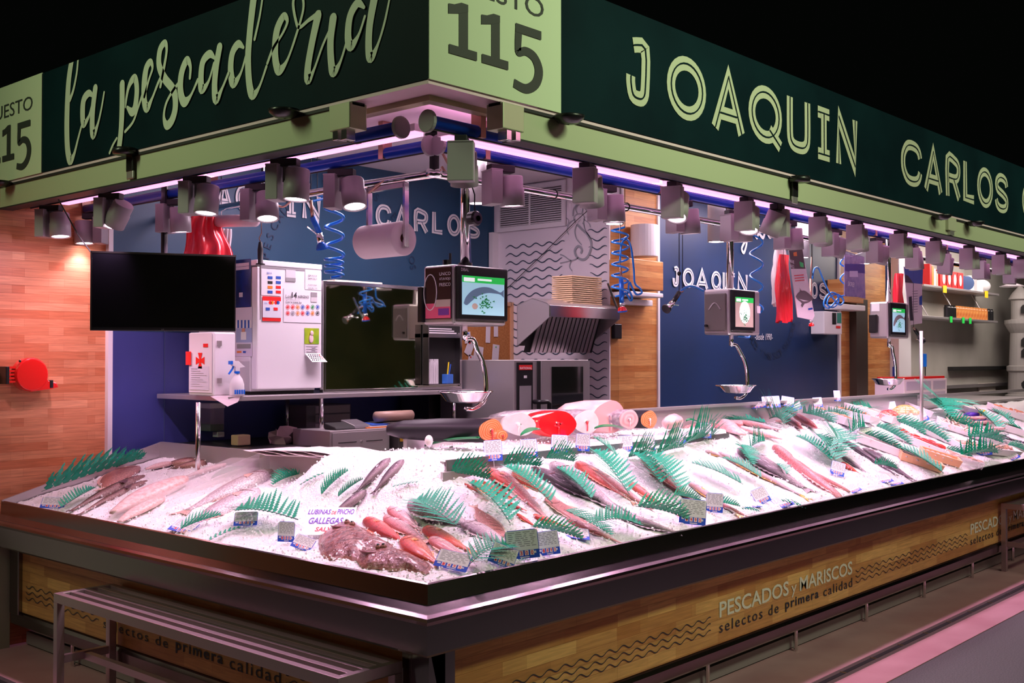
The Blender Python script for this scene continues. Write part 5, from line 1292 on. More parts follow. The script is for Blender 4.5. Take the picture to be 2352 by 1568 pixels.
# steel divider post and table end behind the right trays
p = S(2117,990)
m = MB(); m.cyl((p.x,p.y,1.0),(p.x,p.y,P(2117,760,'y',p.y).z), .011, 10); tag(m.build('steel_post', steel_sat, smooth=True), 'thin upright steel post rising from the right trays to the sprayer', 'post')
a = P(2000,1000,'y',.95)
m = MB(); m.box((6.02,.99,.9),(9.0,1.85,1.24)); tag(m.build('steel_side_counter', steel_sat, bevel=.004), 'low stainless side counter behind the right trays', 'counter')
# clear display case edge at the far right
m = MB(); a, b = P(2062,926,'y',1.0), P(2352,948,'y',1.0)
tag(MB().box((6.1,.985,1.30),(9.0,1.0,1.325)).build('glass_case_rim', steel_sat), 'pale metal rim line of the glass case behind the right trays', 'case rim')

# ================================================================ hanging bar and hanging scales
bar = thing('hanging_bar', 'polished round bar hung in an L above the counter', 'hanging bar', (.85,.85,2.34))
m = MB(); m.cyl((.85,.82,2.34),(.85,2.84,2.34), .017, 12); m.build('bar_left', chrome, bar, smooth=True)
m = MB(); m.cyl((.82,.85,2.34),(9,.85,2.34), .017, 12); m.build('bar_right', chrome, bar, smooth=True)
m = MB(); m.cyl((.85,.85,2.34),(.85,.85,2.775), .02, 12)
m.build('corner_hanger', rub, bar)
for k in range(6): m = MB(); m.tube([Vector((.85,.85,2.44+.028*k))+Vector((math.cos(a),math.sin(a),0))*.030 for a in [2*PI*j/14 for j in range(14)]], .009, 6, closed=True); m.build('hanger_ring', blackm, bar)
m = MB()
for x in (2.6, 4.6, 6.8): m.cyl((x,.85,2.34),(x,.85,2.775), .008, 8)
m.cyl((.85,2.0,2.34),(.85,2.0,2.775), .008, 8); m.build('bar_hangers', steel_br, bar)
cab = MB()
for (x0, x1, y0, y1) in ((.85,.85,1.0,1.5),(.85,.85,1.55,2.1)):
    cab.tube([Vector((x0+.018*math.cos(9*t), y0+(y1-y0)*t, 2.34+.022*math.sin(9*t)-.02*math.sin(PI*t))) for t in [i/24 for i in range(25)]], .0045, 6)
cab.tube([Vector((.86,.88,2.56)),Vector((.88,.86,2.46)),Vector((.90,.82,2.38)),Vector((.95,.85,2.32)),Vector((.92,.88,2.38))], .006, 6)
tag(cab.build('cable', mat('pale orange cable', (.85,.50,.38), .4), smooth=True), 'pale orange cable wound around the corner of the hanging bar', 'cable')
m = MB()
for x in (1.25,1.6,2.0,2.15,2.7,3.3,3.9): m.tube([Vector((x, .85+.020*math.cos(a), 2.34+.020*math.sin(a))) for a in [2*PI*j/10 for j in range(10)]], .003, 4, closed=True)
tag(m.build('cable_ties', blackm), 'black cable ties round the right arm of the hanging bar', 'cable ties', kind='stuff')

scr = mat('screen blue', (.35,.62,.75), .25, emit=.55, ecol=(.38,.66,.78)); scg = mat('screen green', (.02,.55,.08), .3, emit=.5, ecol=(.03,.62,.10)); scw = mat('screen white', (.85,.9,.9), .3, emit=.7, ecol=(.8,.9,.9))
fsh = mat('screen fish', (.10,.17,.27), .4, emit=.25, ecol=(.20,.32,.48)); prs = mat('screen parsley', (.02,.22,.06), .4, emit=.25, ecol=(.02,.35,.10)); sand = mat('screen food', (.55,.42,.35), .4, emit=.25, ecol=(.6,.5,.42))
def scale(label, y, pxl, pxc, pxr, pyt, pyb, pole_px, pan, kind, body):
    a = P(pxc, (pyt+pyb)/2, 'y', y); x0 = a.x; x1 = P(pxr, pyb, 'y', y).x; zt = P(pxc, pyt, 'y', y).z; zb = P(pxc, pyb, 'y', y).z
    yb = P(pxl, (pyt+pyb)/2, 'x', x0).y
    t = thing('hanging_scale', label, 'scale', (x0, y, zb)); w_ = x1-x0; h = zt-zb
    m = MB(); m.box((x0,y,zb),(x1,yb,zt)); m.build('scale_body', body, t, bevel=.012)
    e = w_*.04; b = MB(); b.box((x0+e*.4,y-.016,zb+h*.08),(x1-w_*(.02 if kind == 1 else .24),y,zt-h*.02)); bz = b.build('screen_bezel', black, t, bevel=.006)
    sx0 = x0+w_*.10; sx1 = x1-w_*(.10 if kind == 1 else .32); sz0 = zb+h*.17; sz1 = zt-h*.18
    q = MB(); q.box((sx0,y-.0175,sz0),(sx1,y-.016,sz1)); s_ = q.build('screen', scr if kind != 2 else sand, bz)
    W, Hh = sx1-sx0, sz1-sz0
    q = MB(); q.box((sx0,y-.019,sz1-Hh*.17),(sx1,y-.0175,sz1)); q.build('screen_header', scg, bz)
    q = MB(); q.box((sx0+W*.03,y-.020,sz1-Hh*.15),(sx0+W*.28,y-.019,sz1-Hh*.05)); q.box((sx0+W*.35,y-.020,sz1-Hh*.11),(sx0+W*.68,y-.019,sz1-Hh*.06)); q.build('screen_readout', scw, bz)
    yy = y-.0195
    def shp(pts, mm_, nm, e_=0):
        q = MB(); q.closed = False; q.poly([(sx0+W*u_, yy-e_, sz0+Hh*v_) for u_, v_ in pts]); q.build(nm, mm_, bz)
    if kind in (1, 3):
        up = crom([(.03,.30),(.08,.45),(.22,.62),(.42,.72),(.62,.73),(.80,.66),(.90,.62),(.97,.70)], 4); dn = crom([(.97,.70),(.95,.58),(.98,.48),(.90,.55),(.76,.58),(.56,.58),(.36,.50),(.20,.34),(.10,.24),(.03,.30)], 4)
        n_ = MB(); n_.closed = False; k = 26; U1 = crom([(.03,.30),(.08,.45),(.22,.62),(.42,.72),(.62,.73),(.80,.66),(.90,.62),(.98,.70)], 4); D1 = crom([(.03,.28),(.10,.24),(.22,.36),(.38,.50),(.58,.58),(.78,.58),(.90,.56),(.98,.48)], 4)
        k = min(len(U1), len(D1)); n_.add([(sx0+W*a_, yy, sz0+Hh*b_) for a_, b_ in U1[:k]]+[(sx0+W*a_, yy, sz0+Hh*b_) for a_, b_ in D1[:k]], [(i, i+1, k+i+1, k+i) for i in range(k-1)]); n_.build('screen_fish', fsh if kind == 1 else greyd, bz)
    rr = random.Random(4); q = MB(); q.closed = False
    for i in range(46):
        u_, v_ = rr.gauss(.52,.10), rr.gauss(.30,.10); u_ = max(.05, min(.9, u_)); v_ = max(.06, min(.6, v_)); s2 = .03; a_ = rr.uniform(0,6)
        q.poly([(sx0+W*(u_+s2*math.cos(a_+g)*(1.6 if g == 0 else .8)), yy-.001, sz0+Hh*(v_+s2*math.sin(a_+g))) for g in (0,2,4)])
    q.build('screen_parsley', prs, bz)
    if kind == 1: shp([(.28+.07*math.cos(a_), .22+.08*math.sin(a_)) for a_ in [2*PI*i/12 for i in range(12)]], sand, 'screen_lemon', .0015); text('brand_word', 'DIBAL', white, bz, (x0+w_*.08,y-.0165,zt-h*.11), (1,0,0), (0,0,1), w=w_*.14, h=h*.05)
    if kind == 2: shp([(.5+.3*math.cos(a_), .5+.38*math.sin(a_)) for a_ in [2*PI*i/16 for i in range(16)]], scw, 'screen_picture')
    # side face fittings (towards -X)
    ym = (y+yb)/2; m = MB(); d_ = yb-y
    if kind == 1:
        m.box((x0-.006,y+.01,zb+h*.10),(x0-.001,yb-.02,zt-.01)); ps = m.build('side_poster', mat('poster black', (.03,.012,.02), .2, coat=.5), t)
        q = MB(); q.box((x0-.0075,y+.012,zb+h*.11),(x0-.006,yb-.022,zb+h*.36)); q.build('poster_tuna', mat('poster pink', (.85,.12,.25), .3), ps)
        q = MB(); q.box((x0-.009,y+.02,zb+h*.16),(x0-.0075,y+d_*.45,zb+h*.27)); q.build('poster_badge', mat('badge violet', (.20,.05,.35), .4), ps)
        q = MB(); q.box((x0-.0078,y+.012,zb+h*.30),(x0-.006,yb-d_*.45,zb+h*.42)); q.build('poster_garnish', mat('garnish', (.55,.45,.40), .5), ps)
        for s__, z_ in (('UNICO',.82),('ATUN ROJO',.73),('FRESCO',.64)): text('poster_words', s__, white, ps, (x0-.0065,y+d_*.42,zb+h*z_), (0,-1,0), (0,0,1), w=d_*.36, h=h*.055)
        m = MB(); m.tube([(x0-.008, yb-d_*.28+.055*math.cos(a_)*.7, zb+h*.55+.075*math.sin(a_)) for a_ in [2*PI*i/20 for i in range(20)]], .0022, 5, closed=True); m.build('poster_seal', white, ps)
        m = MB(); m.box((x0-.02,yb-.012,zb+h*.05),(x0+.03,yb+.015,zb+h*.65)); m.build('printer_slot', black, t, bevel=.003)
        m = MB(); m.cyl((x0+.07,ym,zt),(x0+.07,ym,zt+.055), .006, 8); m.tube([(x0+.05,ym,zt),(x0+.05,ym,zt+.025)], .018, 8); m.build('antenna', black, t)
        m = MB(); m.cyl(((x0+x1)/2,ym,zt-.01),((x0+x1)/2,ym,zt+.02), .03, 16); m.build('mount', black, t)
    elif kind == 2:
        m.box((x0-.012,y+d_*.12,zb+h*.08),(x0-.001,yb-d_*.08,zt-h*.10)); m.build('side_cover', mat('cover taupe', (.16,.14,.13), .4), t, bevel=.012)
        m = MB(); m.tube([(x0-.014, y+d_*.3+ (d_*.45)*i/8, zb+h*(.55+.14*math.sin(PI*i/8))) for i in range(9)], .004, 6); m.build('cover_ridge', steel_sat, t)
        m = MB(); m.box((x1-.004-w_*.12,y-.006,zb+h*.50),(x1-w_*.02,y-.001,zb+h*.66)); m.build('front_label', white, t)
        m = MB(); m.cyl((x0-.015,yb-.03,zb+h*.2),(x0-.03,yb-.03,zb+h*.2), .008, 8); m.build('side_knob', black, t)
    else:
        m.box((x0-.03,y+d_*.55,zb+h*.15),(x0-.001,yb-d_*.05,zb+h*.65)); m.build('battery_box', black, t, bevel=.004)
        m = MB(); m.box((x0-.003,y+d_*.45,zb+h*.74),(x0-.001,yb-d_*.12,zb+h*.95)); m.build('side_label', white, t)
    xc = P(pole_px, pyt-40, 'y', ym).x
    m = MB(); m.cyl((xc,ym,zt),(xc,ym,2.78), .020, 14); m.build('pole', chrome, t, smooth=True)
    m = MB()
    m.tube([(xc+.03,ym,zt+.0),(xc+.03,ym+.01,zt+.35),(xc+.028,ym,2.4)], .006, 6); m.build('pole_cable', mat('navy cable', (.02,.04,.25), .4), t)
    # arm and pan
    px, py, pw, ph = pan; pc = P(px, py, 'y', ym); R_ = pw/2*depth(pc)/F
    ax = pc.x+R_*.93
    m = MB(); m.cyl(((xc if kind == 1 else xc+.01),ym,zb),((xc if kind == 1 else xc+.01),ym,zb-.06), .012, 10); xs = xc if kind == 1 else xc+.01
    pts = crom([(xs,ym,zb-.055),(xs+.05,ym,zb-.058),(xs+(ax-xs)*.62,ym,zb-.11),(xs+(ax-xs)*.86,ym,zb-(zb-pc.z)*.55),(ax,ym,zb-(zb-pc.z)*.80),(ax,ym,pc.z-.02),(ax-.03,ym,pc.z-.055),(pc.x+R_*.3,ym,pc.z-.075),(pc.x,ym,pc.z-.072)], 5)
    m.tube([Vector(p) for p in pts], .011, 8); m.build('arm', chrome, t, smooth=True)
    m = MB(); M = Matrix.Diagonal((1.0,.78,1))
    m.lathe([(0,-.045),(R_*.55,-.045),(R_*.72,-.038),(R_*.93,-.004),(R_,0),(R_,.004),(R_*.92,.0),(R_*.70,-.032),(R_*.54,-.038),(0,-.038)], pc, 32, 0, M); m.build('weighing_pan', chrome, t, smooth=True)
    return t
scale('hanging electronic scale with fish on its screen, nearest the corner', .90, 972, 1042, 1163, 606, 745, 1068, (1070,900,142,40), 1, steel_sat)
scale('second hanging scale, with taupe side cover, before the navy wall', .90, 1616, 1676, 1746, 662, 768, 1677, (1690,885,112,26), 2, steel_sat)
scale('third hanging scale, over the right trays before the far oak wall', .90, 1997, 2040, 2088, 692, 776, 2040, (2040,870,90,22), 3, steel_sat)
# ================================================================ left aisle: television, ticket dispenser
def rd(px): return math.atan2((px-CX), F)
az = -28.6
p = P(378, 760, 'x', .72) if False else P(378, 671, 'y', 2.05); d_ = depth(p)
tv = thing('television', 'black flat television hanging at the left in front of the navy wall', 'television', p, math.radians(az), local=True)
W = 300*d_/F/math.cos(math.radians(20))*1.0; Hh = 178*d_/F
m = MB(); m.box((-W/2,0,-Hh/2),(W/2,.035,Hh/2)); m.build('housing', black, tv, bevel=.004)
m = MB(); m.box((-W/2+.008,-.002,-Hh/2+.016),(W/2-.008,0,Hh/2-.008)); m.build('screen', mat('dark screen', (.002,.002,.003), .06, coat=1), tv)
m = MB(); m.box((-W/2,-.003,Hh/2-.006),(W/2,.002,Hh/2+.002)); m.box((-W/2,-.003,-Hh/2),(-W/2+.006,.002,Hh/2)); m.build('edge_trim', steel_br, tv)
text('brand_word', 'LG', greyd, tv, (-.012,-.002,-Hh/2+.004), (1,0,0), (0,0,1), h=.006)
m = MB(); m.box((-.05,.035,-.05),(.05,.06,.05)); m.cyl((0,.05,0),(0,.05,2.775-p.z), .015, 10); m.build('ceiling_mount', black, tv)
m = MB(); m.tube([(-W/2,.02,Hh/2),(-W/2-.05,.02,Hh/2+.07),(-W/2-.13,.02,Hh/2+.22)], .003, 5); m.build('power_cable', blackm, tv)
# red ticket dispenser on the oak wall
p = P(68, 860, 'y', 2.80)
td = thing('ticket_dispenser', 'glossy red round queue ticket dispenser on the left oak wall', 'ticket dispenser', p)
k = depth(p)/F
m = MB(); m.lathe([(0,-.03),(36*k,-.03),(39*k,-.02),(39*k,.02),(36*k,.03),(0,.03)], p, 36, 0, Matrix(((1,0,0),(0,0,1),(0,-1,0)))); m.build('drum', red, td, bevel=.003)
m = MB(); c = p+Vector((48*k,0,-22*k)); m.poly([p+Vector((-5*k,-.028,-39*k)), p+Vector((44*k,-.028,-34*k)), p+Vector((62*k,-.028,-30*k)), p+Vector((58*k,-.028,-20*k)), p+Vector((38*k,-.028,-14*k)), p+Vector((30*k,-.028,-5*k))], (0,.056,0)); m.build('ticket_mouth', red, td, bevel=.003)
m = MB(); q = p+Vector((45*k,0,-22*k)); m.box(q+Vector((-4*k,-.031,-9*k)), q+Vector((4*k,.03,9*k)), M=None); m.build('cutter', black, td, bevel=.002)
m = MB(); m.box(p+Vector((-58*k,-.02,-21*k)), p+Vector((-50*k,.055,19*k))); m.build('wall_plate', black, td, bevel=.003)
m = MB()
for i in range(5): m.box(p+Vector((-51*k,-.018,(-18+8*i)*k)), p+Vector((-36*k,.03,(-13+8*i)*k)))
m.build('ribbed_neck', red, td)
m = MB(); m.ball(p+Vector((-29*k,-.03,31*k)), 3*k, 10); m.build('hook', black, td)
# ================================================================ shelf rack, fridge and things on it
YF = 2.28
sh = thing('steel_rack_shelf', 'stainless shelf on thin legs carrying the fridge', 'shelf', (1.8,YF,1.40))
m = MB(); m.box((.80,YF-.08,1.398),(2.75,2.84,1.422)); m.build('shelf_plate', steel_sat, sh, bevel=.003)
for px in (455, 660, 738, 1042):
    y = YF-.05 if px in (455,738,1042) else 2.75
    x = P(px, 950, 'y', y).x
    m = MB(); m.cyl((x,y,.95 if px == 455 else 1.15),(x,y,1.398), .012, 12); m.build('leg', steel_br, sh, smooth=True)
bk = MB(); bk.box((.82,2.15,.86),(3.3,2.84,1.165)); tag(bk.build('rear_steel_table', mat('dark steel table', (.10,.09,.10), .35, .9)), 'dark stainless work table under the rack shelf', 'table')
fr = thing('fridge', 'small white fridge covered in payment and allergen stickers, on the steel shelf', 'fridge', (1.24,YF,1.43))
x0 = P(590,800,'y',YF).x; x1 = P(739,800,'y',YF).x; z0 = P(620,899,'y',YF).z; z1 = P(620,598,'y',YF).z
m = MB(); m.box((x0,YF+.055,z0),(x1,2.80,z1-.01)); m.build('cabinet', whiteg, fr, bevel=.006)
m = MB(); m.box((x0,YF,z0+.012),(x1,YF+.048,z1-.034)); dr = m.build('door', whiteg, fr, bevel=.006)
m = MB(); m.box((x0-.002,YF+.0,z1-.028),(x1+.002,2.80,z1)); m.build('worktop', whiteg, fr, bevel=.004)
m = MB(); m.box((x0+.02,YF-.002,z1-.040),(x1-.02,YF+.01,z1-.030)); m.build('handle_recess', greyd, dr)
m = MB(); m.box((x0+.005,YF+.06,1.423),(x1-.005,2.78,z0)); m.build('feet', blackm, fr)
def F2(px, py, y=YF-.001): return P(px, py, 'y', y)
def panel(parent, name, m_, px0, py0, px1, py1, y=YF, off=.0015, th=.001):
    a, b = P(px0, py0, 'y', y), P(px1, py1, 'y', y); q = MB(); q.box((a.x, y-off-th, b.z), (b.x, y-off, a.z)); return q.build(name, m_, parent)
rs = mat('sticker red', (.80,.02,.02), .4); os_ = mat('sticker orange', (.90,.25,.03), .4); bs = mat('sticker blue', (.03,.10,.45), .4)
panel(dr, 'card_sticker', white, 600, 617, 645, 680)
for i, c in enumerate((bs,bs,blackm,bs,os_,rs,bs,rs)): panel(dr, 'card_logo', c, 614+19*(i%2), 634+11*(i//2), 625+19*(i%2), 641+11*(i//2), off=.003)
text('bank_word', 'BBVA', bs, dr, F2(612,629), (1,0,0), (0,0,1), w=.03, h=.010, off=.004)
ps = panel(dr, 'payment_sticker', rs, 602, 680, 644, 738, off=.003)
panel(ps, 'sticker_window', mat('sticker pale', (.72,.74,.82), .4), 602, 690, 644, 730, off=.0045)
def disc(parent, name, m_, px, py, r, y=YF, off=.006, ring=None):
    c = P(px, py, 'y', y); q = MB(); q.closed = False; k = r*depth(c)/F; n = 18
    if ring is None: q.poly([c+Vector((k*math.cos(a),-off,k*math.sin(a))) for a in [2*PI*i/n for i in range(n)]])
    else: q.add([c+Vector((k*s_*math.cos(a),-off,k*s_*math.sin(a))) for s_ in (1, ring) for a in [2*PI*i/n for i in range(n)]], [(i,(i+1)%n,n+(i+1)%n,n+i) for i in range(n)])
    return q.build(name, m_, parent)
for (px, py, c, d) in ((619,695,rs,0),(624,695,os_,0),(632,695,rs,0),(637,695,bs,0)): disc(ps, 'card_circle', c, px, py, 4.2, off=.006+.001*d)
panel(ps, 'card_logo', bs, 609, 706, 618, 713, off=.006); panel(ps, 'card_logo', rs, 627, 706, 636, 713, off=.006); text('card_word', 'VISA', bs, ps, F2(605,698), (1,0,0), (0,0,1), w=.018, h=.008, off=.007)
panel(dr, 'grey_ticket', mat('ticket grey', (.62,.62,.64), .5), 656, 619, 678, 648); panel(dr, 'grey_ticket_band', greyd, 656, 637, 678, 647, off=.003)
ds = panel(dr, 'document', mat('document white', (.78,.76,.78), .4), 700, 618, 737, 668)
for i, s_ in enumerate(('MERCADO DE','BARCELO','PLANTA BAJA','LOCAL 115')): text('document_words', s_, inkd, ds, F2(707, 634+7*i+(8 if i > 1 else 0)), (1,0,0), (0,0,1), w=.055, h=.008, off=.005)
al = panel(dr, 'allergen_sheet', mat('sheet white', (.86,.84,.88), .25, coat=.6), 651, 662, 737, 742)
text('allergen_words', 'Los', inkd, al, F2(655,684), (1,0,0), (0,0,1), w=.033, h=.017, off=.005)
text('allergen_words', '14', inkd, al, F2(669,684), (1,0,0), (0,0,1), w=.032, h=.030, bold=.02, off=.005)
text('allergen_words', 'ALERGENOS', inkd, al, F2(683,684), (1,0,0), (0,0,1), w=.07, h=.014, bold=.015, off=.005)
text('allergen_words', 'Que debes informar', inkm, al, F2(655,689), (1,0,0), (0,0,1), w=.09, h=.008, off=.005)
text('allergen_words', 'Con la nueva ley', inkd, al, F2(655,697), (1,0,0), (0,0,1), w=.10, h=.014, bold=.015, off=.005)
for i in range(14):
    c = (rs,rs,os_,bs,rs,prs,bs,rs,inkm,os_,rs,bs,os_,inkd)[i]; disc(al, 'allergen_ring', c, 660+11.4*(i%7), 705+14*(i//7), 5.4, ring=.80, off=.0045); disc(al, 'allergen_icon', c, 660+11.4*(i%7), 705+14*(i//7), 2.6, off=.0045)
panel(al, 'photo_stamp', greyd, 713, 671, 727, 682, off=.004); panel(al, 'photo_stamp_text', mat('stamp grey', (.6,.58,.6), .5), 713, 682, 727, 694, off=.004)
cl = panel(dr, 'calendar_picture', mat('calendar green', (.20,.45,.02), .4, vary=(.55,.62,.03), vscale=9), 699, 753, 732, 790)
q = MB(); c = P(715, 775, 'y', YF-.004); k = depth(c)/F; q.ball(c+Vector((0,0,-3*k)), (6.5*k,.003,10*k), 14); q.ball(c+Vector((1*k,-.002,10*k)), (5*k,.003,6*k), 12); q.build('calendar_animal', mat('animal pale', (.85,.62,.62), .5), cl, smooth=True)
panel(dr, 'calendar_text', cardm, 699, 791, 732, 810)
for i in range(5): panel(dr, 'calendar_writing', inkm, 703+(i%2)*12, 795+3*i, 728-(i%2)*4, 796+3*i, off=.003)
q = MB(); q.closed = False; a_, b_ = P(699,811,'y',YF), P(735,842,'y',YF)
q.add([(a_.x,YF-.004,a_.z),(b_.x-.006,YF-.004,a_.z),(b_.x+.008,YF-.05,b_.z+.025),(a_.x+.02,YF-.04,b_.z+.025)], [(0,1,2,3)]); pad = q.build('calendar_pad', cardm, dr, solid=.0015)
for i in range(4):
    for j in range(7):
        f = (i+1)/5.2; q = Vector((a_.x+.018*f+(b_.x-a_.x-.004)*(j+.8)/8.2, YF-.007-.038*f, a_.z-(a_.z-b_.z-.025)*f)); g = MB(); g.box(q+Vector((-.003,-.004,-.003)), q+Vector((.003,-.003,.003))); g.build('calendar_number', inkd if j < 6 else redt, pad)
# posters on the fridge side (x = x0)
def sp(parent, name, m_, px0, py0, px1, py1, off=.002):
    a, b = P(px0, py0, 'x', x0), P(px1, py1, 'x', x0); q = MB(); q.box((x0-off-.001, b.y, b.z), (x0-off, a.y, a.z)); return q.build(name, m_, parent)
s1 = sp(fr, 'night_blue_poster', mat('poster navy', (.008,.010,.06), .3, vary=(.012,.03,.22), vscale=8), 536, 598, 577, 705)
sp(s1, 'poster_heading', mat('poster pale words', (.6,.55,.6), .5), 539, 606, 574, 610, .004); sp(s1, 'poster_heading', mat('poster pale words', (.6,.55,.6), .5), 542, 614, 574, 618, .004); sp(s1, 'poster_mark', white, 551, 672, 559, 682, .004)
s2 = sp(fr, 'pale_market_poster', mat('poster pale', (.72,.66,.78), .4), 537, 706, 580, 818)
for i in range(9): sp(s2, 'awning_stripe', bs if i%2 else white, 543+4*i, 735, 547+4*i, 753, .004)
sp(s2, 'poster_scene', mat('poster sky blue', (.35,.40,.62), .4), 544, 754, 580, 786, .004); q = sp(s2, 'poster_vendor', white, 556, 762, 568, 780, .006); sp(s2, 'vendor_face', mat('poster skin', (.65,.30,.20), .5), 558, 754, 565, 762, .006)
sp(s2, 'poster_band', greyd, 546, 790, 577, 800, .004); sp(s2, 'poster_logo', os_, 546, 806, 556, 810, .004); sp(s2, 'poster_logo', bs, 560, 806, 566, 810, .004)
# first aid cabinet
fa = thing('first_aid_cabinet', 'white first aid cabinet with red cross beside the fridge', 'first aid cabinet', (0.9,2.3,1.423))
xa = P(491,860,'y',YF-.02).x; xb = P(541,860,'y',YF-.02).x; ya_ = P(433,860,'x',xa).y; zt = P(491,762,'y',YF-.02).z
m = MB(); m.box((xa,YF-.02,1.424),(xb,ya_,zt)); m.build('cabinet', white, fa, bevel=.008)
def fx(name, m_, px0, py0, px1, py1, off=.002, par=fa):
    a, b = P(px0, py0, 'x', xa), P(px1, py1, 'x', xa); q = MB(); q.box((xa-off-.001, b.y, b.z), (xa-off, a.y, a.z)); return q.build(name, m_, par)
dd = fx('door', mat('cabinet door', (.80,.74,.78), .4), 436, 766, 488, 902, .003)
q = MB(); c = P(462, 828, 'x', xa); k = depth(c)/F*1.5; q.closed = False
for a in (0, PI/2, PI, 3*PI/2): q.poly([c+Vector((-.006, (u_*math.cos(a)-v_*math.sin(a))*k, (u_*math.sin(a)+v_*math.cos(a))*k)) for u_, v_ in ((-1.5,0),(-6,12),(6,12),(1.5,0))])
q.box(c+Vector((-.007,-2*k,-2*k)), c+Vector((-.006,2*k,2*k))); q.build('red_cross', red, dd)
fx('door_latch', red, 431, 807, 443, 838, .010); fx('notice', mat('notice paper', (.70,.66,.76), .5), 438, 841, 482, 896, .005); fx('small_label', rs, 469, 789, 480, 797, .005)
for i in range(9): fx('notice_writing', inkm, 442, 846+5*i, 456+(i*7)%22, 847+5*i, .0065)
for py in (788, 874): m = MB(); c = P(503, py, 'y', YF-.02); m.box(c+Vector((-.012,-.006,-.012)), c+Vector((.012,0,.012))); m.build('hinge', steel_sat, fa)
# spray bottle
p = P(544, 905, 'y', YF-.06); p.z = 1.424; k = depth(p)/F
sb = thing('spray_bottle', 'white spray bottle with blue trigger in front of the first aid cabinet', 'spray bottle', p)
m = MB(); m.lathe([(0,0),(18*k,0),(19*k,3*k),(18*k,26*k),(14*k,38*k),(7*k,48*k),(6*k,56*k),(0,56*k)], p, 24, 0, Matrix.Diagonal((1,.7,1))); m.build('bottle', white, sb, smooth=True)
m = MB(); m.lathe([(6.5*k,0),(6.5*k,5*k),(0,5*k)], p+Vector((0,0,51*k)), 16); m.box(p+Vector((-20*k,-5*k,72*k)), p+Vector((-14*k,5*k,80*k))); m.tube([p+Vector((-8*k,0,72*k)), p+Vector((-12*k,0,62*k)), p+Vector((-22*k,0,50*k))], 2.2*k, 6); m.build('trigger', bluep, sb)
m = MB(); m.poly([p+Vector((x*k,-4*k,z*k)) for x, z in ((-15,80),(2,80),(14,70),(20,66),(6,64),(5,56),(-5,56),(-6,66),(-15,70))], (0,8*k,0)); m.build('spray_head', white, sb, bevel=.001)
m = MB(); 
for i in range(5): m.box(p+Vector(((-15+6*i)*k,-13.6*k,4*k)), p+Vector(((-11+6*i)*k,-12.6*k,14*k)))
m.build('bottle_print', bluep, sb)
m = MB(); rr = random.Random(8); m.closed = False
c = P(520, 915, 'y', YF-.05); m.add([(c.x-.10,c.y-.02,1.4245),(c.x+.06,c.y-.03,1.4245),(c.x+.04,c.y-.036,1.395),(c.x-.02,c.y-.04,1.375),(c.x-.02,c.y+.05,1.4245)], [(0,1,4),(0,1,2),(0,2,3)])
tag(m.build('crumpled_tissue', ppr, solid=.001), 'white paper sheet drooping over the shelf edge below the spray bottle', 'paper')
# clear basins / boxes under the shelf
p = P(488, 965, 'y', 2.80)
t = thing('soap_dispenser', 'clear wall soap dispenser with green soap under the shelf', 'soap dispenser', p); k = depth(p)/F
m = MB(); m.box(p+Vector((-20*k,-.05,28*k)), p+Vector((20*k,.05,40*k))); m.box(p+Vector((0*k,-.05,-38*k)), p+Vector((18*k,.0,-26*k))); m.build('dispenser_cap', white, t, bevel=.003)
m = MB(); m.box(p+Vector((-18*k,-.045,-24*k)), p+Vector((19*k,.05,28*k))); m.build('reservoir', mat('clear smoky plastic', (.6,.5,.62), .1, alpha=.35), t, bevel=.004)
m = MB(); m.box(p+Vector((-17*k,-.042,-24*k)), p+Vector((18*k,.045,-8*k))); m.build('green_soap', mat('green soap', (.0,.12,.02), .1), t)
p = P(553, 1022, 'y', 2.4); k = depth(p)/F; m = MB(); m.box(p+Vector((-18*k,-.03,0)), p+Vector((18*k,.03,24*k))); tag(m.build('sponge', mat('sponge tan', (.62,.45,.28), .8), bevel=.006), 'tan sponge on the dark table behind the left display', 'sponge')
p = P(730, 990, 'y', 2.70)
t = thing('drawer_box', 'translucent plastic drawer box at the back under the shelf', 'drawer box', p); k = depth(p)/F; ms = mat('translucent plastic', (.40,.34,.40), .25, alpha=.5)
m = MB(); m.box(p+Vector((-64*k,-.1,0)), p+Vector((64*k,.1,62*k))); m.build('box', ms, t, bevel=.003)
for i in range(3): m = MB(); m.box(p+Vector((-40*k,-.104,(3+20*i)*k)), p+Vector((60*k,-.10,(20+20*i)*k))); m.build('drawer', mat('drawer front', (.48,.40,.46), .25), t, bevel=.002)
p = P(650, 1012, 'y', 2.35); k = depth(p)/F; m = MB(); m.closed = False; rr = random.Random(5)
vs = []
for i in range(6):
    for j in range(4): vs.append(p+Vector(((-32+13*i)*k, rr.uniform(-.05,.05), (-8+12*j+rr.uniform(-6,6))*k)))
m.add(vs, [(i*4+j, (i+1)*4+j, (i+1)*4+j+1, i*4+j+1) for i in range(5) for j in range(3)]); tag(m.build('crumpled_paper_bag', mat('brown pink paper', (.55,.40,.42), .7)), 'crumpled brownish paper bag on the dark table', 'paper bag')
# cash drawer with till papers
p = P(822, 1033, 'y', 2.0); YC = 2.0
t = thing('cash_drawer', 'grey steel cash drawer with slots behind the ice', 'cash drawer', p); a, b = P(758, 990, 'y', YC), P(895, 1030, 'y', YC)
m = MB(); m.box((a.x,YC,b.z-.02),(b.x,YC+.30,a.z)); m.build('housing', steel_sat, t, bevel=.003)
m = MB(); m.box((a.x+.012,YC-.006,b.z-.01),(b.x-.012,YC,a.z-.010)); f_ = m.build('drawer_front', steel_sat, t, bevel=.001)
q = MB(); w_ = b.x-a.x; zc = (a.z+b.z)/2-.006; q.box((a.x+w_*.12,YC-.0075,zc-.002),(a.x+w_*.42,YC-.006,zc+.002)); q.build('slot', blackm, f_); q = MB(); q.box((a.x+w_*.58,YC-.0075,zc-.002),(a.x+w_*.86,YC-.006,zc+.002)); q.build('slot', blackm, f_)
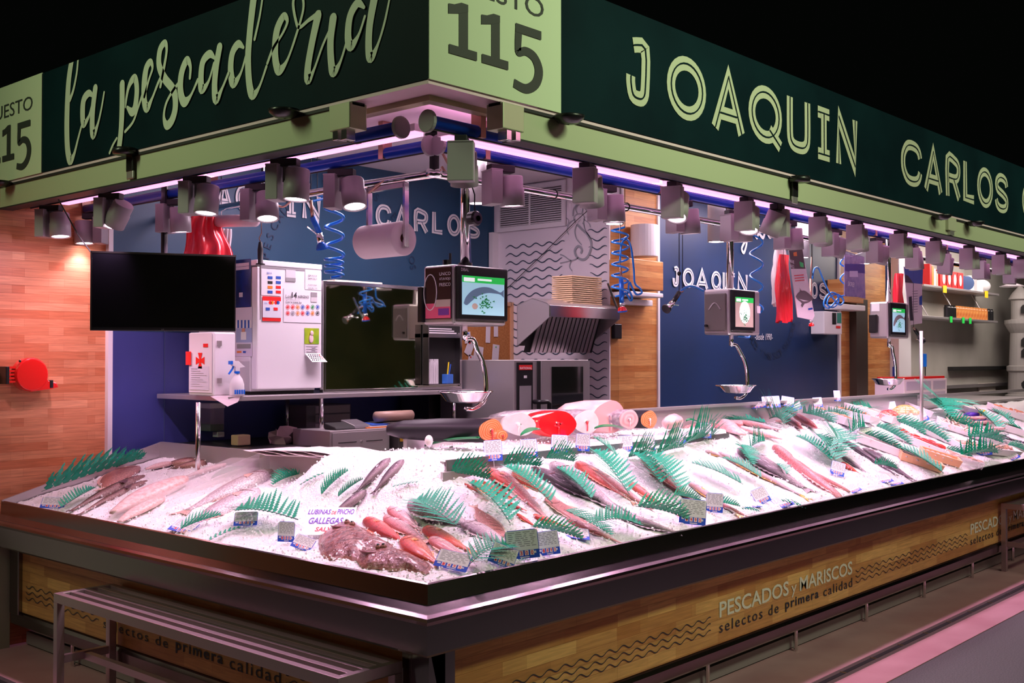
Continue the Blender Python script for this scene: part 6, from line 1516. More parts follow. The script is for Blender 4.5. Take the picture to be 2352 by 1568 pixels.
q = MB(); q.cyl((a.x+w_*.5,YC-.012,zc),(a.x+w_*.5,YC-.004,zc), .006, 12); q.build('lock', chrome, f_)
ztop = a.z
for (px, w_, d_, h, c, lab, nm) in ((775,.13,.10,.035,blackm,'black stapler-like gadget on the cash drawer, left','desk_gadget'),(815,.11,.12,.045,mat('terminal grey', (.12,.11,.12), .4),'card terminal standing on the cash drawer','card_terminal')):
    q = P(px, 985, 'y', YC+.1); m = MB(); m.poly([(q.x-w_/2,YC+.03,ztop+.001),(q.x-w_/2,YC+.03+d_,ztop+.001),(q.x-w_/2,YC+.03+d_,ztop+h),(q.x-w_/2,YC+.04,ztop+h*.4)], (w_,0,0)); tag(m.build(nm, c, bevel=.006), lab, nm.replace('_',' '))
q = P(850, 982, 'y', YC+.1)
for i, (c, lab) in enumerate(((os_,'orange folder under the papers on the cash drawer'),(cardm,'white sheet of paper on the cash drawer'),(bs,'blue edged notepad on the papers of the cash drawer'))):
    m = MB(); m.box((q.x-.09+.02*i,YC+.02,ztop+.001+.006*i),(q.x+.11-.015*i,YC+.22,ztop+.006+.006*i)); tag(m.build('paper_stack', c), lab, 'papers')
# wrapping machine + film roll
YW = 1.95; a, b = P(915, 972, 'y', YW), P(1035, 1010, 'y', YW)
t = thing('wrapping_machine', 'tray wrapping machine with amber control strip behind the raised step', 'wrapping machine', ((a.x+b.x)/2,YW,b.z-.02))
m = MB(); m.box((a.x,YW,b.z-.04),(b.x,YW+.25,a.z)); m.build('housing', mat('machine dark', (.10,.09,.09), .35, .6), t, bevel=.004)
m = MB(); m.box((a.x+.01,YW-.004,b.z+.012),(b.x-.01,YW,a.z-.012)); cs = m.build('control_strip', mat('amber panel', (.55,.30,.03), .3, .3), t)
for i, c in enumerate((rs,black,white,black,rs,rs)):
    q = MB(); x = a.x+.03+(b.x-a.x-.06)*i/5; q.cyl((x,YW-.012,(a.z+b.z)/2),(x,YW-.003,(a.z+b.z)/2), .007, 12); q.build('button', c, cs)
m = MB(); m.cyl((a.x-.03,YW+.14,a.z+.03),(a.x+.22,YW+.14,a.z+.03), .028, 18); m.build('film_roll', mat('film roll tan', (.40,.26,.20), .4), t, smooth=True)
# mirror panel with steel frame
YM = 2.30
a, b = P(745, 650, 'y', YM), P(1055, 893, 'y', YM)
t = thing('mirror_panel', 'large framed mirror panel on the steel shelf right of the fridge', 'mirror', ((a.x+b.x)/2,YM,1.425))
m = MB(); m.box((a.x,YM,1.424),(b.x,YM+.012,a.z)); m.build('mirror_glass', mat('mirror', (.62,.66,.52), .03, 1.0), t)
m = MB(); e = .014
m.box((a.x-e,YM-.01,1.424),(a.x+.004,YM+.02,a.z+e)); m.box((b.x-.004,YM-.01,1.424),(b.x+e,YM+.02,a.z+e)); m.box((a.x,YM-.01,a.z-.006),(b.x,YM+.30,a.z+e)); m.box((a.x,YM-.01,1.424),(b.x,YM+.02,1.44)); m.build('steel_frame', steel_br, t, bevel=.002)
p = P(795, 646, 'y', YM+.15); m = MB(); m.box((p.x-.16,YM+.05,a.z+e+.001),(p.x+.18,YM+.25,a.z+e+.014)); tag(m.build('plastic_tray', mat('cream plastic', (.80,.66,.50), .5), bevel=.004), 'cream plastic tray lying on top of the mirror frame', 'tray')
# shelf organiser right of the mirror
YO = YM-.055
a, b = P(984, 745, 'y', YO), P(1058, 883, 'y', YO)
t = thing('paper_organiser', 'steel compartment with papers and a blue pen cup, below the first scale', 'organiser', ((a.x+b.x)/2,YO,b.z))
m = MB(); m.box((a.x,YO+.045,b.z),(b.x,YO+.05,a.z)); m.build('back', blackm, t)
m = MB(); m.box((a.x,YO,b.z),(a.x+.006,YO+.045,a.z)); m.box((b.x-.006,YO,b.z),(b.x,YO+.045,a.z)); m.box((a.x,YO,b.z),(b.x,YO+.045,b.z+.006)); zz = P(1000,766,'y',YO).z; m.box((a.x,YO-.003,zz-.022),(b.x,YO+.045,zz)); m.build('steel_frame', steel_br, t)
for i in range(6):
    m = MB(); x = a.x+.012+.014*i; m.box((x,YO+.006,b.z+.008),(x+.004,YO+.042,b.z+.13+.01*(i%3)), M=None); tag(m.build('paper_sheet', cardm), 'standing paper sheet in the steel compartment under the first scale', 'paper', 'papers standing in the compartment')
for i in range(3): m = MB(); m.box((a.x+.01,YO+.004,zz+.002+.012*i),(b.x-.03-.02*i,YO+.04,zz+.008+.012*i)); tag(m.build('paper_sheet', cardm), 'flat paper sheet on the upper level of the steel compartment', 'paper', 'papers lying in the compartment')
q = P(1031, 878, 'y', YO+.01); t = thing('pen_cup', 'blue cup of pens in the steel compartment', 'pen cup', (q.x,YO+.02,b.z+.008))
m = MB(); m.box((q.x-.028,YO-.005,b.z+.008),(q.x+.022,YO+.04,b.z+.062)); m.build('cup', mat('cup blue', (.05,.18,.60), .4), t, bevel=.002)
for i, c in enumerate((black, mat('marker yellow', (.85,.65,.03), .4), bs, black)): m = MB(); m.tube([(q.x-.018+.012*i,YO+.015,b.z+.06),(q.x-.012+.016*i,YO+.015,b.z+.12+.012*(i%2))], .004, 6); tag(m.build('pen', c), ('left black pen in the blue cup','yellow marker in the blue cup','blue pen in the blue cup','right black pen in the blue cup')[i], 'pen')
# cork board
YK = 2.70; a, b = P(955, 690, 'y', YK), P(1172, 840, 'y', YK)
t = thing('cork_board', 'cork notice board in a pale wood frame behind the first scale', 'notice board', ((a.x+b.x)/2,YK,b.z))
m = MB(); m.box((a.x,YK,b.z),(b.x,YK+.02,a.z)); m.build('cork', mat('cork', (.55,.24,.07), .8, vary=(.42,.16,.04), vscale=60), t)
m = MB(); e = .022; m.box((a.x-e,YK-.012,b.z-e),(a.x+.004,YK+.02,a.z+e)); m.box((b.x-.004,YK-.012,b.z-e),(b.x+e,YK+.02,a.z+e)); m.box((a.x,YK-.012,a.z-.004),(b.x,YK+.02,a.z+e)); m.box((a.x,YK-.012,b.z-e),(b.x,YK+.02,b.z+.004)); m.build('wood_frame', mat('frame wood', (.72,.42,.24), .5), t)
for i, (px, py, w_, h, rr_) in enumerate(((975,820,14,44,.1),(1074,775,20,26,-.1),(1121,765,15,44,.03),(1139,758,14,30,.0),(1078,800,22,32,.5),(1098,820,30,50,.15),(1138,815,22,48,.1),(1080,835,16,40,.15))):
    c = P(px, py, 'y', YK-.006); k = depth(c)/F; M = Matrix.Translation(c) @ Matrix.Rotation(rr_, 4, 'Y'); m = MB(); m.box((-w_/2*k,-.001,-h/2*k),(w_/2*k,.0005,h/2*k), M=M)
    n_ = tag(m.build('pinned_note', cardm), ('pinned note at the lower left of the cork board, left of the compartment','short note pinned behind the scale arm, top','long receipt pinned at the upper middle of the cork board','narrow receipt pinned at the upper right of the cork board','note behind the curved scale arm','wide tilted note in the middle of the cork board','note pinned at the lower right of the cork board','long note hanging over the lower cork frame')[i], 'note')
    q = MB(); q.ball(c+Vector((0,-.005,h*.38*k)), .005, 8); tag(q.build('push_pin', (os_,bluep,rs,mat('pin yellow',(.9,.7,.05),.4),red,mat('pin yellow',(.9,.7,.05),.4),prs,rs)[i], smooth=True), 'push pin holding '+('the lower left note','the short top note','the long receipt','the narrow receipt','the note behind the scale arm','the wide tilted note','the lower right note','the note over the lower frame')[i]+' on the cork board', 'push pin')
m = MB(); a2, b2 = P(985, 845, 'y', 2.55), P(1162, 960, 'y', 2.55); m.box((a2.x,2.55,1.1),(b2.x,2.80,a2.z)); tag(m.build('steel_cabinet', mat('dark cabinet steel', (.22,.19,.20), .3, .9)), 'plain stainless cabinet below the cork board', 'cabinet')  # cabinet in one even dark steel tone
# extractor hood
YH = 1.80
xa = P(1262,717,'y',YH).x; xb = 3.385; zt = P(1262,697,'y',YH).z; zb_ = P(1262,727,'y',YH).z; zl = 1.70
t = thing('extractor_hood', 'large stainless extractor hood above the oven', 'extractor hood', ((xa+xb)/2,YH+.3,zl))
yh2 = 2.05
prof_ = [(YH,zb_),(YH,zt-.012),(YH+.02,zt+.004),(yh2-.12,zt+.035),(yh2,zt+.0),(yh2,zl-.02)]
m = MB(); m.poly([(xa,y,z) for y, z in prof_], (.008,0,0)); m.build('side_plate', steel_sat, t); m = MB(); m.poly([(xb-.008,y,z) for y, z in prof_], (.008,0,0)); m.build('side_plate', steel_sat, t)
m = MB(); m.add([(xa,YH,zt-.012),(xb,YH,zt-.012),(xb,YH+.02,zt+.004),(xa,YH+.02,zt+.004),(xa,yh2-.12,zt+.035),(xb,yh2-.12,zt+.035),(xb,yh2,zt),(xa,yh2,zt),(xa,yh2,zl-.02),(xb,yh2,zl-.02)], [(0,1,2,3),(3,2,5,4),(4,5,6,7),(7,6,9,8)]); m.closed = False; m.build('top_shell', steel_sat, t, solid=.004)
m = MB(); m.box((xa,YH-.006,zb_),(xb,YH+.004,zt-.008)); m.build('front_lip', steel_br, t, bevel=.002)
m = MB(); n_ = 15; y0_, z0_ = YH+.10, zt-.03; y1_, z1_ = yh2-.06, zl-.06
for i in range(n_):
    x = xa+.05+(xb-xa-.1)*i/n_; m.add([(x,y0_,z0_),(x+(xb-xa)/n_*.62,y0_,z0_),(x+(xb-xa)/n_*.62,y1_,z1_),(x,y1_,z1_)], [(0,1,2,3)])
m.closed = False; m.build('filter_baffles', mat('baffle steel', (.45,.38,.40), .35, .9), t, solid=.006)
m = MB(); m.add([(xa+.01,y0_+.02,z0_+.02),(xb-.01,y0_+.02,z0_+.02),(xb-.01,y1_+.02,z1_-.0),(xa+.01,y1_+.02,z1_-.0)], [(0,1,2,3)]); m.closed = False; m.build('filter_backing', blackm, t)
for i in range(14):
    c = P(1332, 694-3.1*i, 'y', YH+.10); c.z = zt+.012+.0125*i; rr_ = random.Random(i).uniform(-.004,.004)
    m = MB(); m.box((c.x-.15+rr_,YH+.04,c.z),(c.x+.145+rr_,YH+.20,c.z+.008)); tag(m.build('folded_carton', mat('carton cream', (.85,.62,.38), .6), bevel=.0015), 'cream food carton lid in the neat stack on the hood', 'carton', 'cream cartons stacked on the hood')
# oven
YV = 1.90; xa = P(1180,880,'y',YV).x; xb = P(1352,880,'y',YV).x; xb = min(xb, 3.38); zt = P(1230,826,'y',YV).z
t = thing('combi_oven', 'stainless oven with black control panel and glass door under the hood', 'oven', ((xa+xb)/2,YV,1.0))
m = MB(); m.box((xa,YV,1.0),(xb,2.5,zt)); m.build('housing', steel_sat, t, bevel=.004)
cp = panel(t, 'control_panel', black, 1186, 832, 1222, 1000, YV, .002, .004)
panel(cp, 'display_strip', mat('panel grey', (.28,.27,.28), .3), 1191, 886, 1218, 947, YV, .007); panel(cp, 'display_icon', white, 1201, 862, 1208, 868, YV, .007)
pb = panel(cp, 'brand_plate', rs, 1190, 838, 1220, 849, YV, .007); c = P(1191,848,'y',YV); text('brand_word', 'RATIONAL', white, pb, (c.x,YV-.009,c.z), (1,0,0), (0,0,1), w=P(1219,848,'y',YV).x-c.x, h=.014, bold=.015)
dd = panel(t, 'door', steel_sat, 1240, 829, 1350, 1000, YV, .002, .014)
panel(dd, 'door_glass', mat('oven glass', (.01,.012,.01), .04, coat=1), 1262, 842, 1334, 940, YV, .017, .002)
panel(dd, 'door_gap', blackm, 1233, 829, 1240, 1000, YV, .0, .006)
q = MB(); c0 = P(1262, 922, 'y', YV-.06); c1 = P(1262, 950, 'y', YV-.06); q.tube([c0+Vector((-.08,.05,.0)), c0+Vector((-.075,0,.0)), c0+Vector((-.02,0,.0)), c0+Vector((0,0,-.012)), c1, c1+Vector((0,0,-.1))], .014, 8); q.build('door_handle', black, dd, smooth=True)
# wall air grille
XG = 3.38; a, b = P(1143, 405, 'x', XG), P(1300, 520, 'x', XG)
t = thing('air_grille', 'white slatted air conditioning grille high on the wave wall', 'air grille', (XG,(a.y+b.y)/2,2.47))
m = MB(); m.box((XG-.012,b.y+.03,2.47),(XG,a.y-.03,2.50)); m.box((XG-.012,b.y+.03,2.74),(XG,a.y-.03,2.77)); m.box((XG-.012,b.y,2.47),(XG,b.y+.03,2.77)); m.box((XG-.012,a.y-.03,2.47),(XG,a.y,2.77)); m.build('frame', white, t)
m = MB(); m.box((XG-.003,b.y+.02,2.48),(XG-.001,a.y-.02,2.76)); m.build('dark_backing', blackm, t)
for i in range(17):
    z = 2.502+.0145*i; m = MB(); m.add([(XG-.014,b.y+.03,z),(XG-.014,a.y-.03,z),(XG-.005,a.y-.03,z+.0095),(XG-.005,b.y+.03,z+.0095)], [(0,1,2,3)]); m.closed = False; m.build('slat', white, t, solid=.0015)
m = MB(); m.box((XG-.016,(a.y+b.y)/2-.006,2.49),(XG-.010,(a.y+b.y)/2+.006,2.75)); m.build('centre_rib', white, t)
m = MB(); m.box((3.33,2.83,1.6),(3.395,2.865,2.47)); struct('trim_corner_box', m, white)
m = MB(); pts = [P(1165,662,'x',3.37), P(1240,590,'x',3.37), P(1320,510,'x',3.37), P(1365,470,'x',3.3)]; m.tube(pts, .0025, 5); tag(m.build('cord', blackm), 'thin black cord running diagonally over the wave wall', 'cord')
# left wall lettering + faint ring lettering
for lets in ([('A',497,532),('Q',541,577),('U',590,625),('I',655,682),('N',693,737)], [('C',862,898),('A',905,938),('R',950,984),('L',992,1018),('O',1026,1058),('S',1068,1102)]):
    lw = thing('wall_lettering', 'white inline lettering high on the left navy wall, '+('left of the coiled hose' if len(lets) == 5 else 'right of the paper roll'), 'wall lettering', (P(lets[0][1],500,'y',2.865).x,2.86,2.44))
    word_y(lets, 2.865, P(862,468,'y',2.865).z, P(862,520,'y',2.865).z, white, navy_wall, lw, ks=.23, kg=.03)
for lets, lab in (([('J',1543,1562),('O',1566,1594),('A',1597,1626),('Q',1632,1656),('U',1660,1670),('I',1674,1688),('N',1692,1717)],'left part'), ([('L',1836,1850),('O',1862,1877),('S',1880,1898)],'right part')):
    lw = thing('wall_lettering', 'smaller white inline name lettering on the second navy wall, '+lab, 'wall lettering', (P(lets[0][1],640,'y',1.88).x,1.88,2.1))
    zt = P(1560,614,'y',1.88).z; zb = P(1560,658,'y',1.88).z
    word_y(lets, 1.88, zt, zb, white, mat('navy back wall'), lw, ks=.23, kg=.035)
c = P(1733,780,'y',1.88); lw = text('founding_words', '-desde 1990-', white, None, c, (1,0,0), (0,0,1), w=P(1774,780,'y',1.88).x-c.x, h=.05, shear=.3, off=.003); tag(lw, 'small slanted white founding year words on the second navy wall', 'wall lettering')
c = P(1716,588,'y',1.88); q = MB(); q.closed = False
def pq(lst, w_):
    k = []
    for a_, b_ in crom(lst, 5): p_ = P(a_, b_, 'y', 1.88); k.append((p_.x, p_.z, w_))
    ribbon(q, k, pl_y(1.877))
pq([(1705,555),(1712,546),(1714,560),(1708,580),(1703,570),(1712,552)], .022); pq([(1722,545),(1730,536),(1738,546),(1742,536),(1752,546),(1758,530),(1768,545),(1775,530)], .024)
tag(q.build('script_words', white), 'piece of white script lettering behind the coiled hose on the second navy wall', 'wall lettering')
fd = mat('faint dark film', (.012,.03,.08), .5)
def ring_text(s_, cx, cz, R, a0, a1, y, h, lab):
    ms_ = MB(); ms_.closed = False
    t = thing('ring_lettering', lab, 'wall lettering', (cx, y, cz-R))
    for i, ch in enumerate(s_):
        if ch == ' ': continue
        a = math.radians(a0+(a1-a0)*i/(len(s_)-1)); up = Vector((math.cos(a),0,math.sin(a)))*(1 if a0 > a1 else -1); rt = Vector((up.z,0,-up.x)); text('ring_letter', ch, fd, t, Vector((cx+R*math.cos(a), y, cz+R*math.sin(a)))-rt*h*.35, rt, up, h=h, off=.003)
c = P(790,640,'y',2.868); ring_text('PESCADOS Y MARISCOS SELECTOS', c.x, c.z, .55, 170, 10, 2.868, .05, 'faint dark circle of words on the left navy wall')
c = P(1770,700,'y',1.883); ring_text('PESCADOS Y MARISCOS SELECTOS', c.x, c.z, .42, 200, 340, 1.883, .055, 'faint dark circle of words on the second navy wall')
# ================================================================ things hanging above the counter
def coil(cx, cy, z0, z1, r, turns, rad=.006):
    n = int(turns*18); return [Vector((cx+r*math.cos(2*PI*turns*i/n)*(1-.1*math.sin(PI*i/n)), cy+r*math.sin(2*PI*turns*i/n), z0+(z1-z0)*i/n)) for i in range(n+1)]
def hose_thing(label, pts, rad=.007, extra=None, nm='coiled_hose'):
    t = thing(nm, label, 'hose', pts[0]); m = MB(); m.tube([Vector(p) for p in pts], rad, 7); m.build('hose', hose, t, smooth=True)
    m = MB(); q_ = Vector(pts[0]); m.tube([q_, Vector((q_.x,q_.y,2.776))], .0022, 4); m.build('suspension_line', blackm, t)
    if extra: extra(t)
    return t
Y1 = 1.15
c = P(768, 470, 'y', Y1+.6); r1 = 22*depth(c)/F
cx, cy = c.x, c.y; zA = P(768,462,'y',cy).z; zB = P(768,590,'y',cy).z; zC = P(768,636,'y',cy).z
pts = [Vector((cx-.10,cy,zA+.02)), Vector((cx-.04,cy,zA+.01))] + coil(cx, cy, zA, zB, r1, 3.0) + coil(cx, cy, zB, zC, r1*.95, 3.2)
def ex(t):
    m = MB(); m.tube([P(748,455,'y',cy), P(718,462,'y',cy)], .006, 6); m.build('hose_lead', hose, t)
hose_thing('blue coiled hose hanging left of the paper roll', pts, .0075, ex)
def sprayer(label, pts, r, cg, tip, rot=0, lever=True, y=None):
    P_ = [P(a, b, 'y', y) for a, b in pts]; t = thing('spray_gun', label, 'spray gun', P_[-1])
    m = MB(); m.tube(P_[:2], r*.55, 8); m.build('neck', mat('copper neck', (.55,.32,.25), .35, .8), t, smooth=True)
    m = MB(); m.tube(P_[1:3], r, 12); m.build('grip', cg, t, smooth=True, bevel=0)
    d = (P_[3]-P_[2]).normalized(); m = MB(); m.tube([P_[2], P_[3]], r*1.15, 12); m.build('valve', chrome, t, smooth=True)
    m = MB(); m.tube([P_[3], P_[3]+d*r*1.3], [r*1.5, r*2.0], 16); m.build('nozzle', tip, t)
    m = MB(); m.tube([P_[3]+d*r*1.3, P_[3]+d*r*1.9], [r*2.05, r*2.0], 16); m.build('nozzle_ring', tip if cg != bluep else bluep, t)
    tp_ = P_[0]; m = MB(); m.tube([tp_, tp_+Vector((0,0,2.776-tp_.z))], .0022, 4); m.build('suspension_line', blackm, t)
    if lever:
        s_ = Vector((-d.z,0,d.x))*(-1 if d.x > 0 else 1); m = MB(); m.tube([P_[2]+s_*r, (P_[2]+P_[1])/2+s_*r*3.6], r*.28, 6); m.build('lever', chrome, t)
    return t
sprayer('blue gripped spray gun hanging left of the coiled hose', [(714,460),(718,498),(733,535),(738,560)], .014, bluep, bluep, y=cy)
# paper roll on its holder
YR = .95; XR = .85
a, b = P(850, 432, 'x', XR), P(938, 570, 'x', XR)
t = thing('paper_roll_holder', 'steel bracket holding the paper roll below the bar', 'roll holder', (XR,(a.y+b.y)/2,2.05))
p0, p1 = P(848, 556, 'x', XR), P(932, 556, 'x', XR); ztop_ = 2.322
m = MB()
for q in (p0, p1): m.box((XR-.012,q.y-.006,q.z-.02),(XR+.012,q.y+.006,ztop_))
m.box((XR-.012,p0.y,ztop_-.02),(XR+.012,p1.y,ztop_)); m.build('bracket', steel_br, t, bevel=.001)
m = MB(); m.cyl((XR,p0.y,p0.z),(XR,p1.y,p0.z), .006, 8); m.build('axle', steel_br, t)
zb_ = p0.z; t = thing('paper_roll', 'big white paper towel roll hanging left of the first scale', 'paper roll', (XR,(p0.y+p1.y)/2,zb_-.07))
y0_, y1_ = P(838,556,'x',XR).y, P(928,556,'x',XR).y; R_ = .071; n = 36; m = MB()
M = Matrix(((1,0,0),(0,0,1),(0,-1,0))); M = Matrix(((1,0,0),(0,0,-1),(0,1,0)))
m.lathe([(.020,0),(R_-.003,0),(R_,.004),(R_,abs(y0_-y1_)-.004),(R_-.003,abs(y0_-y1_)),(.020,abs(y0_-y1_)),(.020,0)], (XR,max(y0_,y1_),zb_), n, 0, M); o = m.build('roll', mat('tissue white', (.86,.76,.80), .7), t)
for q in o.data.polygons: q.use_smooth = len(q.vertices) == 4
m = MB(); m.lathe([(.0195,0),(.0195,abs(y0_-y1_))], (XR,max(y0_,y1_),zb_), 20, 0, M); m.closed = False; m.build('core', mat('cardboard core', (.10,.03,.02), .8), t)
# long white sleeve roll, knife, red bags
YB = 1.9
a, b = P(497, 508, 'x', XR), P(592, 506, 'x', XR)
t = thing('film_sleeve', 'long pale plastic sleeve hanging sideways under the bar, left side', 'sleeve', ((a+b)/2)); m = MB(); m.tube([a, a+(b-a)*.06, a+(b-a)*.94, b], [.008,.030,.030,.008], 14); m.build('sleeve', mat('sleeve pink white', (.88,.66,.72), .3, coat=.4), t, smooth=True)
m = MB(); m.tube([a+(b-a)*.1, Vector((XR, a.y-.05, 2.33))], .002, 4); m.tube([a+(b-a)*.9, Vector((XR, b.y+.02, 2.33))], .002, 4); m.build('strings', white, t)
def hang(px, py0, py1, x=XR): return P(px, py0, 'x', x), P(px, py1, 'x', x)
a, b = hang(598, 505, 608); t = thing('sharpening_steel', 'black handled sharpening steel hanging from a hook before the fridge', 'sharpening steel', b); k = depth(a)/F
m = MB(); m.lathe([(3*k,0),(11*k,.5*k),(10*k,3*k),(6*k,4*k),(6.5*k,35*k),(4*k,52*k),(0,54*k)], b, 16); m.build('handle', rub, t, smooth=True)
m = MB(); m.cyl(b, b-Vector((0,0,126*k)), 2.2*k, 8, 1.*k); m.build('rod', steel_sat, t)
m = MB(); m.tube([b+Vector((0,0,52*k)), b+Vector((0,5*k,62*k)), b+Vector((0,-4*k,72*k)), b+Vector((0,-3*k,100*k)), Vector((XR,b.y,2.33))], 1.2*k, 6); m.build('hook', mat('copper neck'), t, smooth=True)
def bag(name, label, px, py_t, py_b, w_t, w_b, y, col, cat='bags', seed=1, folds=5, rot=0., depth_=.035):
    p = P(px, py_t, 'y', y); k = depth(p)/F; t = thing(name, label, cat, p, 0, local=True); t.location = p*U; t.rotation_euler = (0,0,math.radians(rot)); m = MB(); nx, nz = 18, 14; rr = random.Random(seed); ph = rr.uniform(0,6); h = (py_b-py_t)*k
    vs = []
    for side in (-1, 1):
        for j in range(nz+1):
            for i in range(nx+1):
                f, g = i/nx, j/nz; w_ = (w_t+(w_b-w_t)*g**.8)*k; x = (f-.5)*w_+.01*math.sin(g*5+ph)
                z = -g*h+.012*math.sin(f*7+ph)*g; yy = side*depth_*(math.sin(PI*f)**.6)*(.3+.7*g)+.012*math.sin(f*folds*2*PI+ph+g*1.5)+.006*math.sin(f*23+g*9)
                vs.append((x, yy, z))
    N1 = (nx+1)*(nz+1); fs = []
    for s_ in (0, 1):
        for j in range(nz):
            for i in range(nx):
                q = (s_*N1+j*(nx+1)+i, s_*N1+j*(nx+1)+i+1, s_*N1+(j+1)*(nx+1)+i+1, s_*N1+(j+1)*(nx+1)+i); fs.append(q if s_ else q[::-1])
    m.add(vs, fs); m.closed = False; m.build('bag_body', col, t, smooth=True)
    m = MB(); m.tube([(0,0,-.02),(.0,0,.03),(0,0,2.776-p.z)], .003, 5); m.build('hook', steel_br, t); return t
redb = mat('red bag plastic', (.92,.03,.05), .25, coat=.4); whb = mat('white bag plastic', (.86,.78,.82), .3, alpha=.92)
bag('white_carrier_bags', 'white carrier bags hanging behind the red ones at the television', 508, 525, 668, 40, 46, 2.45, whb, seed=3, rot=-30)
bag('red_carrier_bags', 'bunch of red carrier bags hanging just above the television', 474, 496, 596, 60, 118, 2.38, redb, seed=5, folds=3, rot=-20, depth_=.05)
bag('white_carrier_bags', 'white carrier bags behind the tuna poster', 1792, 572, 700, 42, 66, 1.05, whb, seed=7)
bag('red_carrier_bags', 'folded red carrier bags hanging beside the tuna poster', 1800, 585, 738, 38, 62, .98, redb, seed=9, folds=4)
bag('red_carrier_bags', 'red carrier bags behind the third scale', 2064, 628, 752, 32, 36, 1.0, redb, seed=11, folds=3)
# tuna poster
def poster(name, label, pts, y, base, cat='poster'):
    V_ = [P(a, b, 'y', y) for a, b in pts]; t = thing(name, label, cat, V_[0]); m = MB(); m.poly(V_, (0,.004,0)); m.build('sheet', base, t); a_ = (V_[0]+V_[1])/2; m = MB(); m.tube([a_+Vector((0,.002,-.01)), Vector((a_.x,.853,2.33))], .002, 4); m.build('string', white, t); return t
tp = poster('tuna_poster', 'white and dark tuna poster hanging before the second navy wall', [(1812,575),(1842,565),(1871,725),(1866,735),(1832,728)], .93, mat('poster white', (.82,.74,.78), .4))
def pp(t, nm, m_, pts, y): q = MB(); q.closed = False; q.poly([P(a, b, 'y', y) for a, b in pts]); q.build(nm, m_, t)
pp(tp, 'poster_top', mat('poster charcoal', (.10,.07,.07), .5), [(1812,575),(1842,565),(1850,617),(1817,617)], .928)
pp(tp, 'orange_mark', os_, [(1822,580),(1830,578),(1831,588),(1823,588)], .926); pp(tp, 'leaf_mark', prs, [(1836,600),(1845,604),(1846,614),(1838,612)], .926)
for s_, yy in (('MAR',603),('MARCA',614)):
    c = P(1814,yy,'y',.926); text('poster_words', s_, white, tp, c, (1,0,-.1), (0,0,1), w=.055, h=.022, bold=.015, off=.002)
up = crom([(1828,680),(1834,672),(1846,667),(1858,674),(1868,684)], 4); dn = crom([(1828,681),(1836,690),(1846,697),(1858,694),(1868,686)], 4); q = MB(); q.closed = False; k = len(up)
q.add([P(a_, b_, 'y', .927) for a_, b_ in up]+[P(a_, b_, 'y', .927) for a_, b_ in dn], [(i, i+1, k+i+1, k+i) for i in range(k-1)]); q.build('tuna_drawing', mat('tuna grey', (.16,.13,.14), .4), tp)
pp(tp, 'tuna_fin', mat('tuna grey'), [(1836,660),(1841,668),(1846,669),(1840,672)], .926); pp(tp, 'tuna_fin', mat('tuna grey'), [(1840,700),(1846,694),(1850,694),(1843,706)], .926); pp(tp, 'tuna_belly', white, [(1834,686),(1846,692),(1858,691),(1846,689)], .925)
for i in range(3): pp(tp, 'poster_writing', redt, [(1824+i,632+6*i),(1846+i,630+6*i),(1846+i,632+6*i),(1824+i,634+6*i)], .927)
pp(tp, 'poster_logo', bs, [(1856,708),(1866,706),(1867,710),(1857,712)], .927)
hp = poster('harbour_poster', 'blue and white poster hanging right of the third scale', [(2076,612),(2120,618),(2118,640),(2118,742),(2092,746),(2084,700)], .93, mat('poster white'))
pp(hp, 'blue_sky', mat('poster blue', (.05,.13,.50), .4), [(2077,613),(2120,619),(2119,652),(2079,648)], .928); pp(hp, 'cliff', mat('cliff dark', (.06,.06,.07), .5), [(2078,630),(2086,633),(2098,650),(2079,648)], .926)
pp(hp, 'photo_strip', inkd, [(2088,682),(2094,680),(2098,736),(2091,736)], .927); pp(hp, 'photo_strip', bs, [(2112,682),(2118,678),(2118,700),(2112,700)], .927)
for i in range(9): pp(hp, 'poster_writing', inkm, [(2096,668+6*i),(2108,667+6*i),(2108,668.5+6*i),(2096,669.5+6*i)], .927)
sl_ = poster('plastic_bag_pack', 'violet printed plastic bag hanging right of the loose blue coil', [(1940,575),(1985,590),(1988,686),(1972,682),(1940,680)], .95, mat('violet plastic', (.30,.24,.52), .2, alpha=.85, coat=.8, vary=(.42,.36,.62), vscale=20), 'plastic bag')
pp(sl_, 'dark_band', mat('violet dark', (.05,.05,.30), .3), [(1940,606),(1986,606),(1987,628),(1940,622)], .948); pp(sl_, 'pale_label', mat('label lilac', (.66,.60,.80), .4), [(1951,622),(1970,622),(1971,636),(1951,636)], .946)
c = P(1947,656,'y',.946); text('bag_words', 'SKREI', white, sl_, c, (1,0,-.05), (0,0,1), w=.10, h=.03, shear=.2, off=.002)
# second coiled hose with sprayer
YH2 = 1.25
c = P(1424,520,'y',YH2); cx = c.x; k = depth(c)/F
pts = coil(cx, YH2, c.z, P(1424,680,'y',YH2).z, 19*k, 6.2) 
pts2 = [P(a, b, 'y', YH2-.02) for a, b in crom([(1424,600),(1428,560),(1440,550),(1450,570),(1456,620),(1458,650),(1470,662),(1474,672),(1462,676),(1452,660),(1446,648),(1444,664),(1452,682),(1448,690),(1436,672),(1428,690)], 4)]
t = hose_thing('tight blue coiled hose before the oak wall, right of the wave wall', pts, .006)
m = MB(); m.tube(pts2, .006, 6); m.build('hose_loop', hose, t, smooth=True); m = MB(); m.tube([P(1424,492,'y',YH2), P(1425,640,'y',YH2)], .003, 6); m.ball(P(1424,496,'y',YH2), .012, 8); m.tube([P(1424,496,'y',YH2), Vector((c.x,YH2,2.775))], .002, 4); m.build('suspension_spring', steel_sat, t)
sprayer('spray gun with blue grip and red blue nozzle beside the oven hood', [(1425,612),(1427,640),(1428,695),(1429,706)], .013, bluep, red, y=YH2-.01, lever=False)
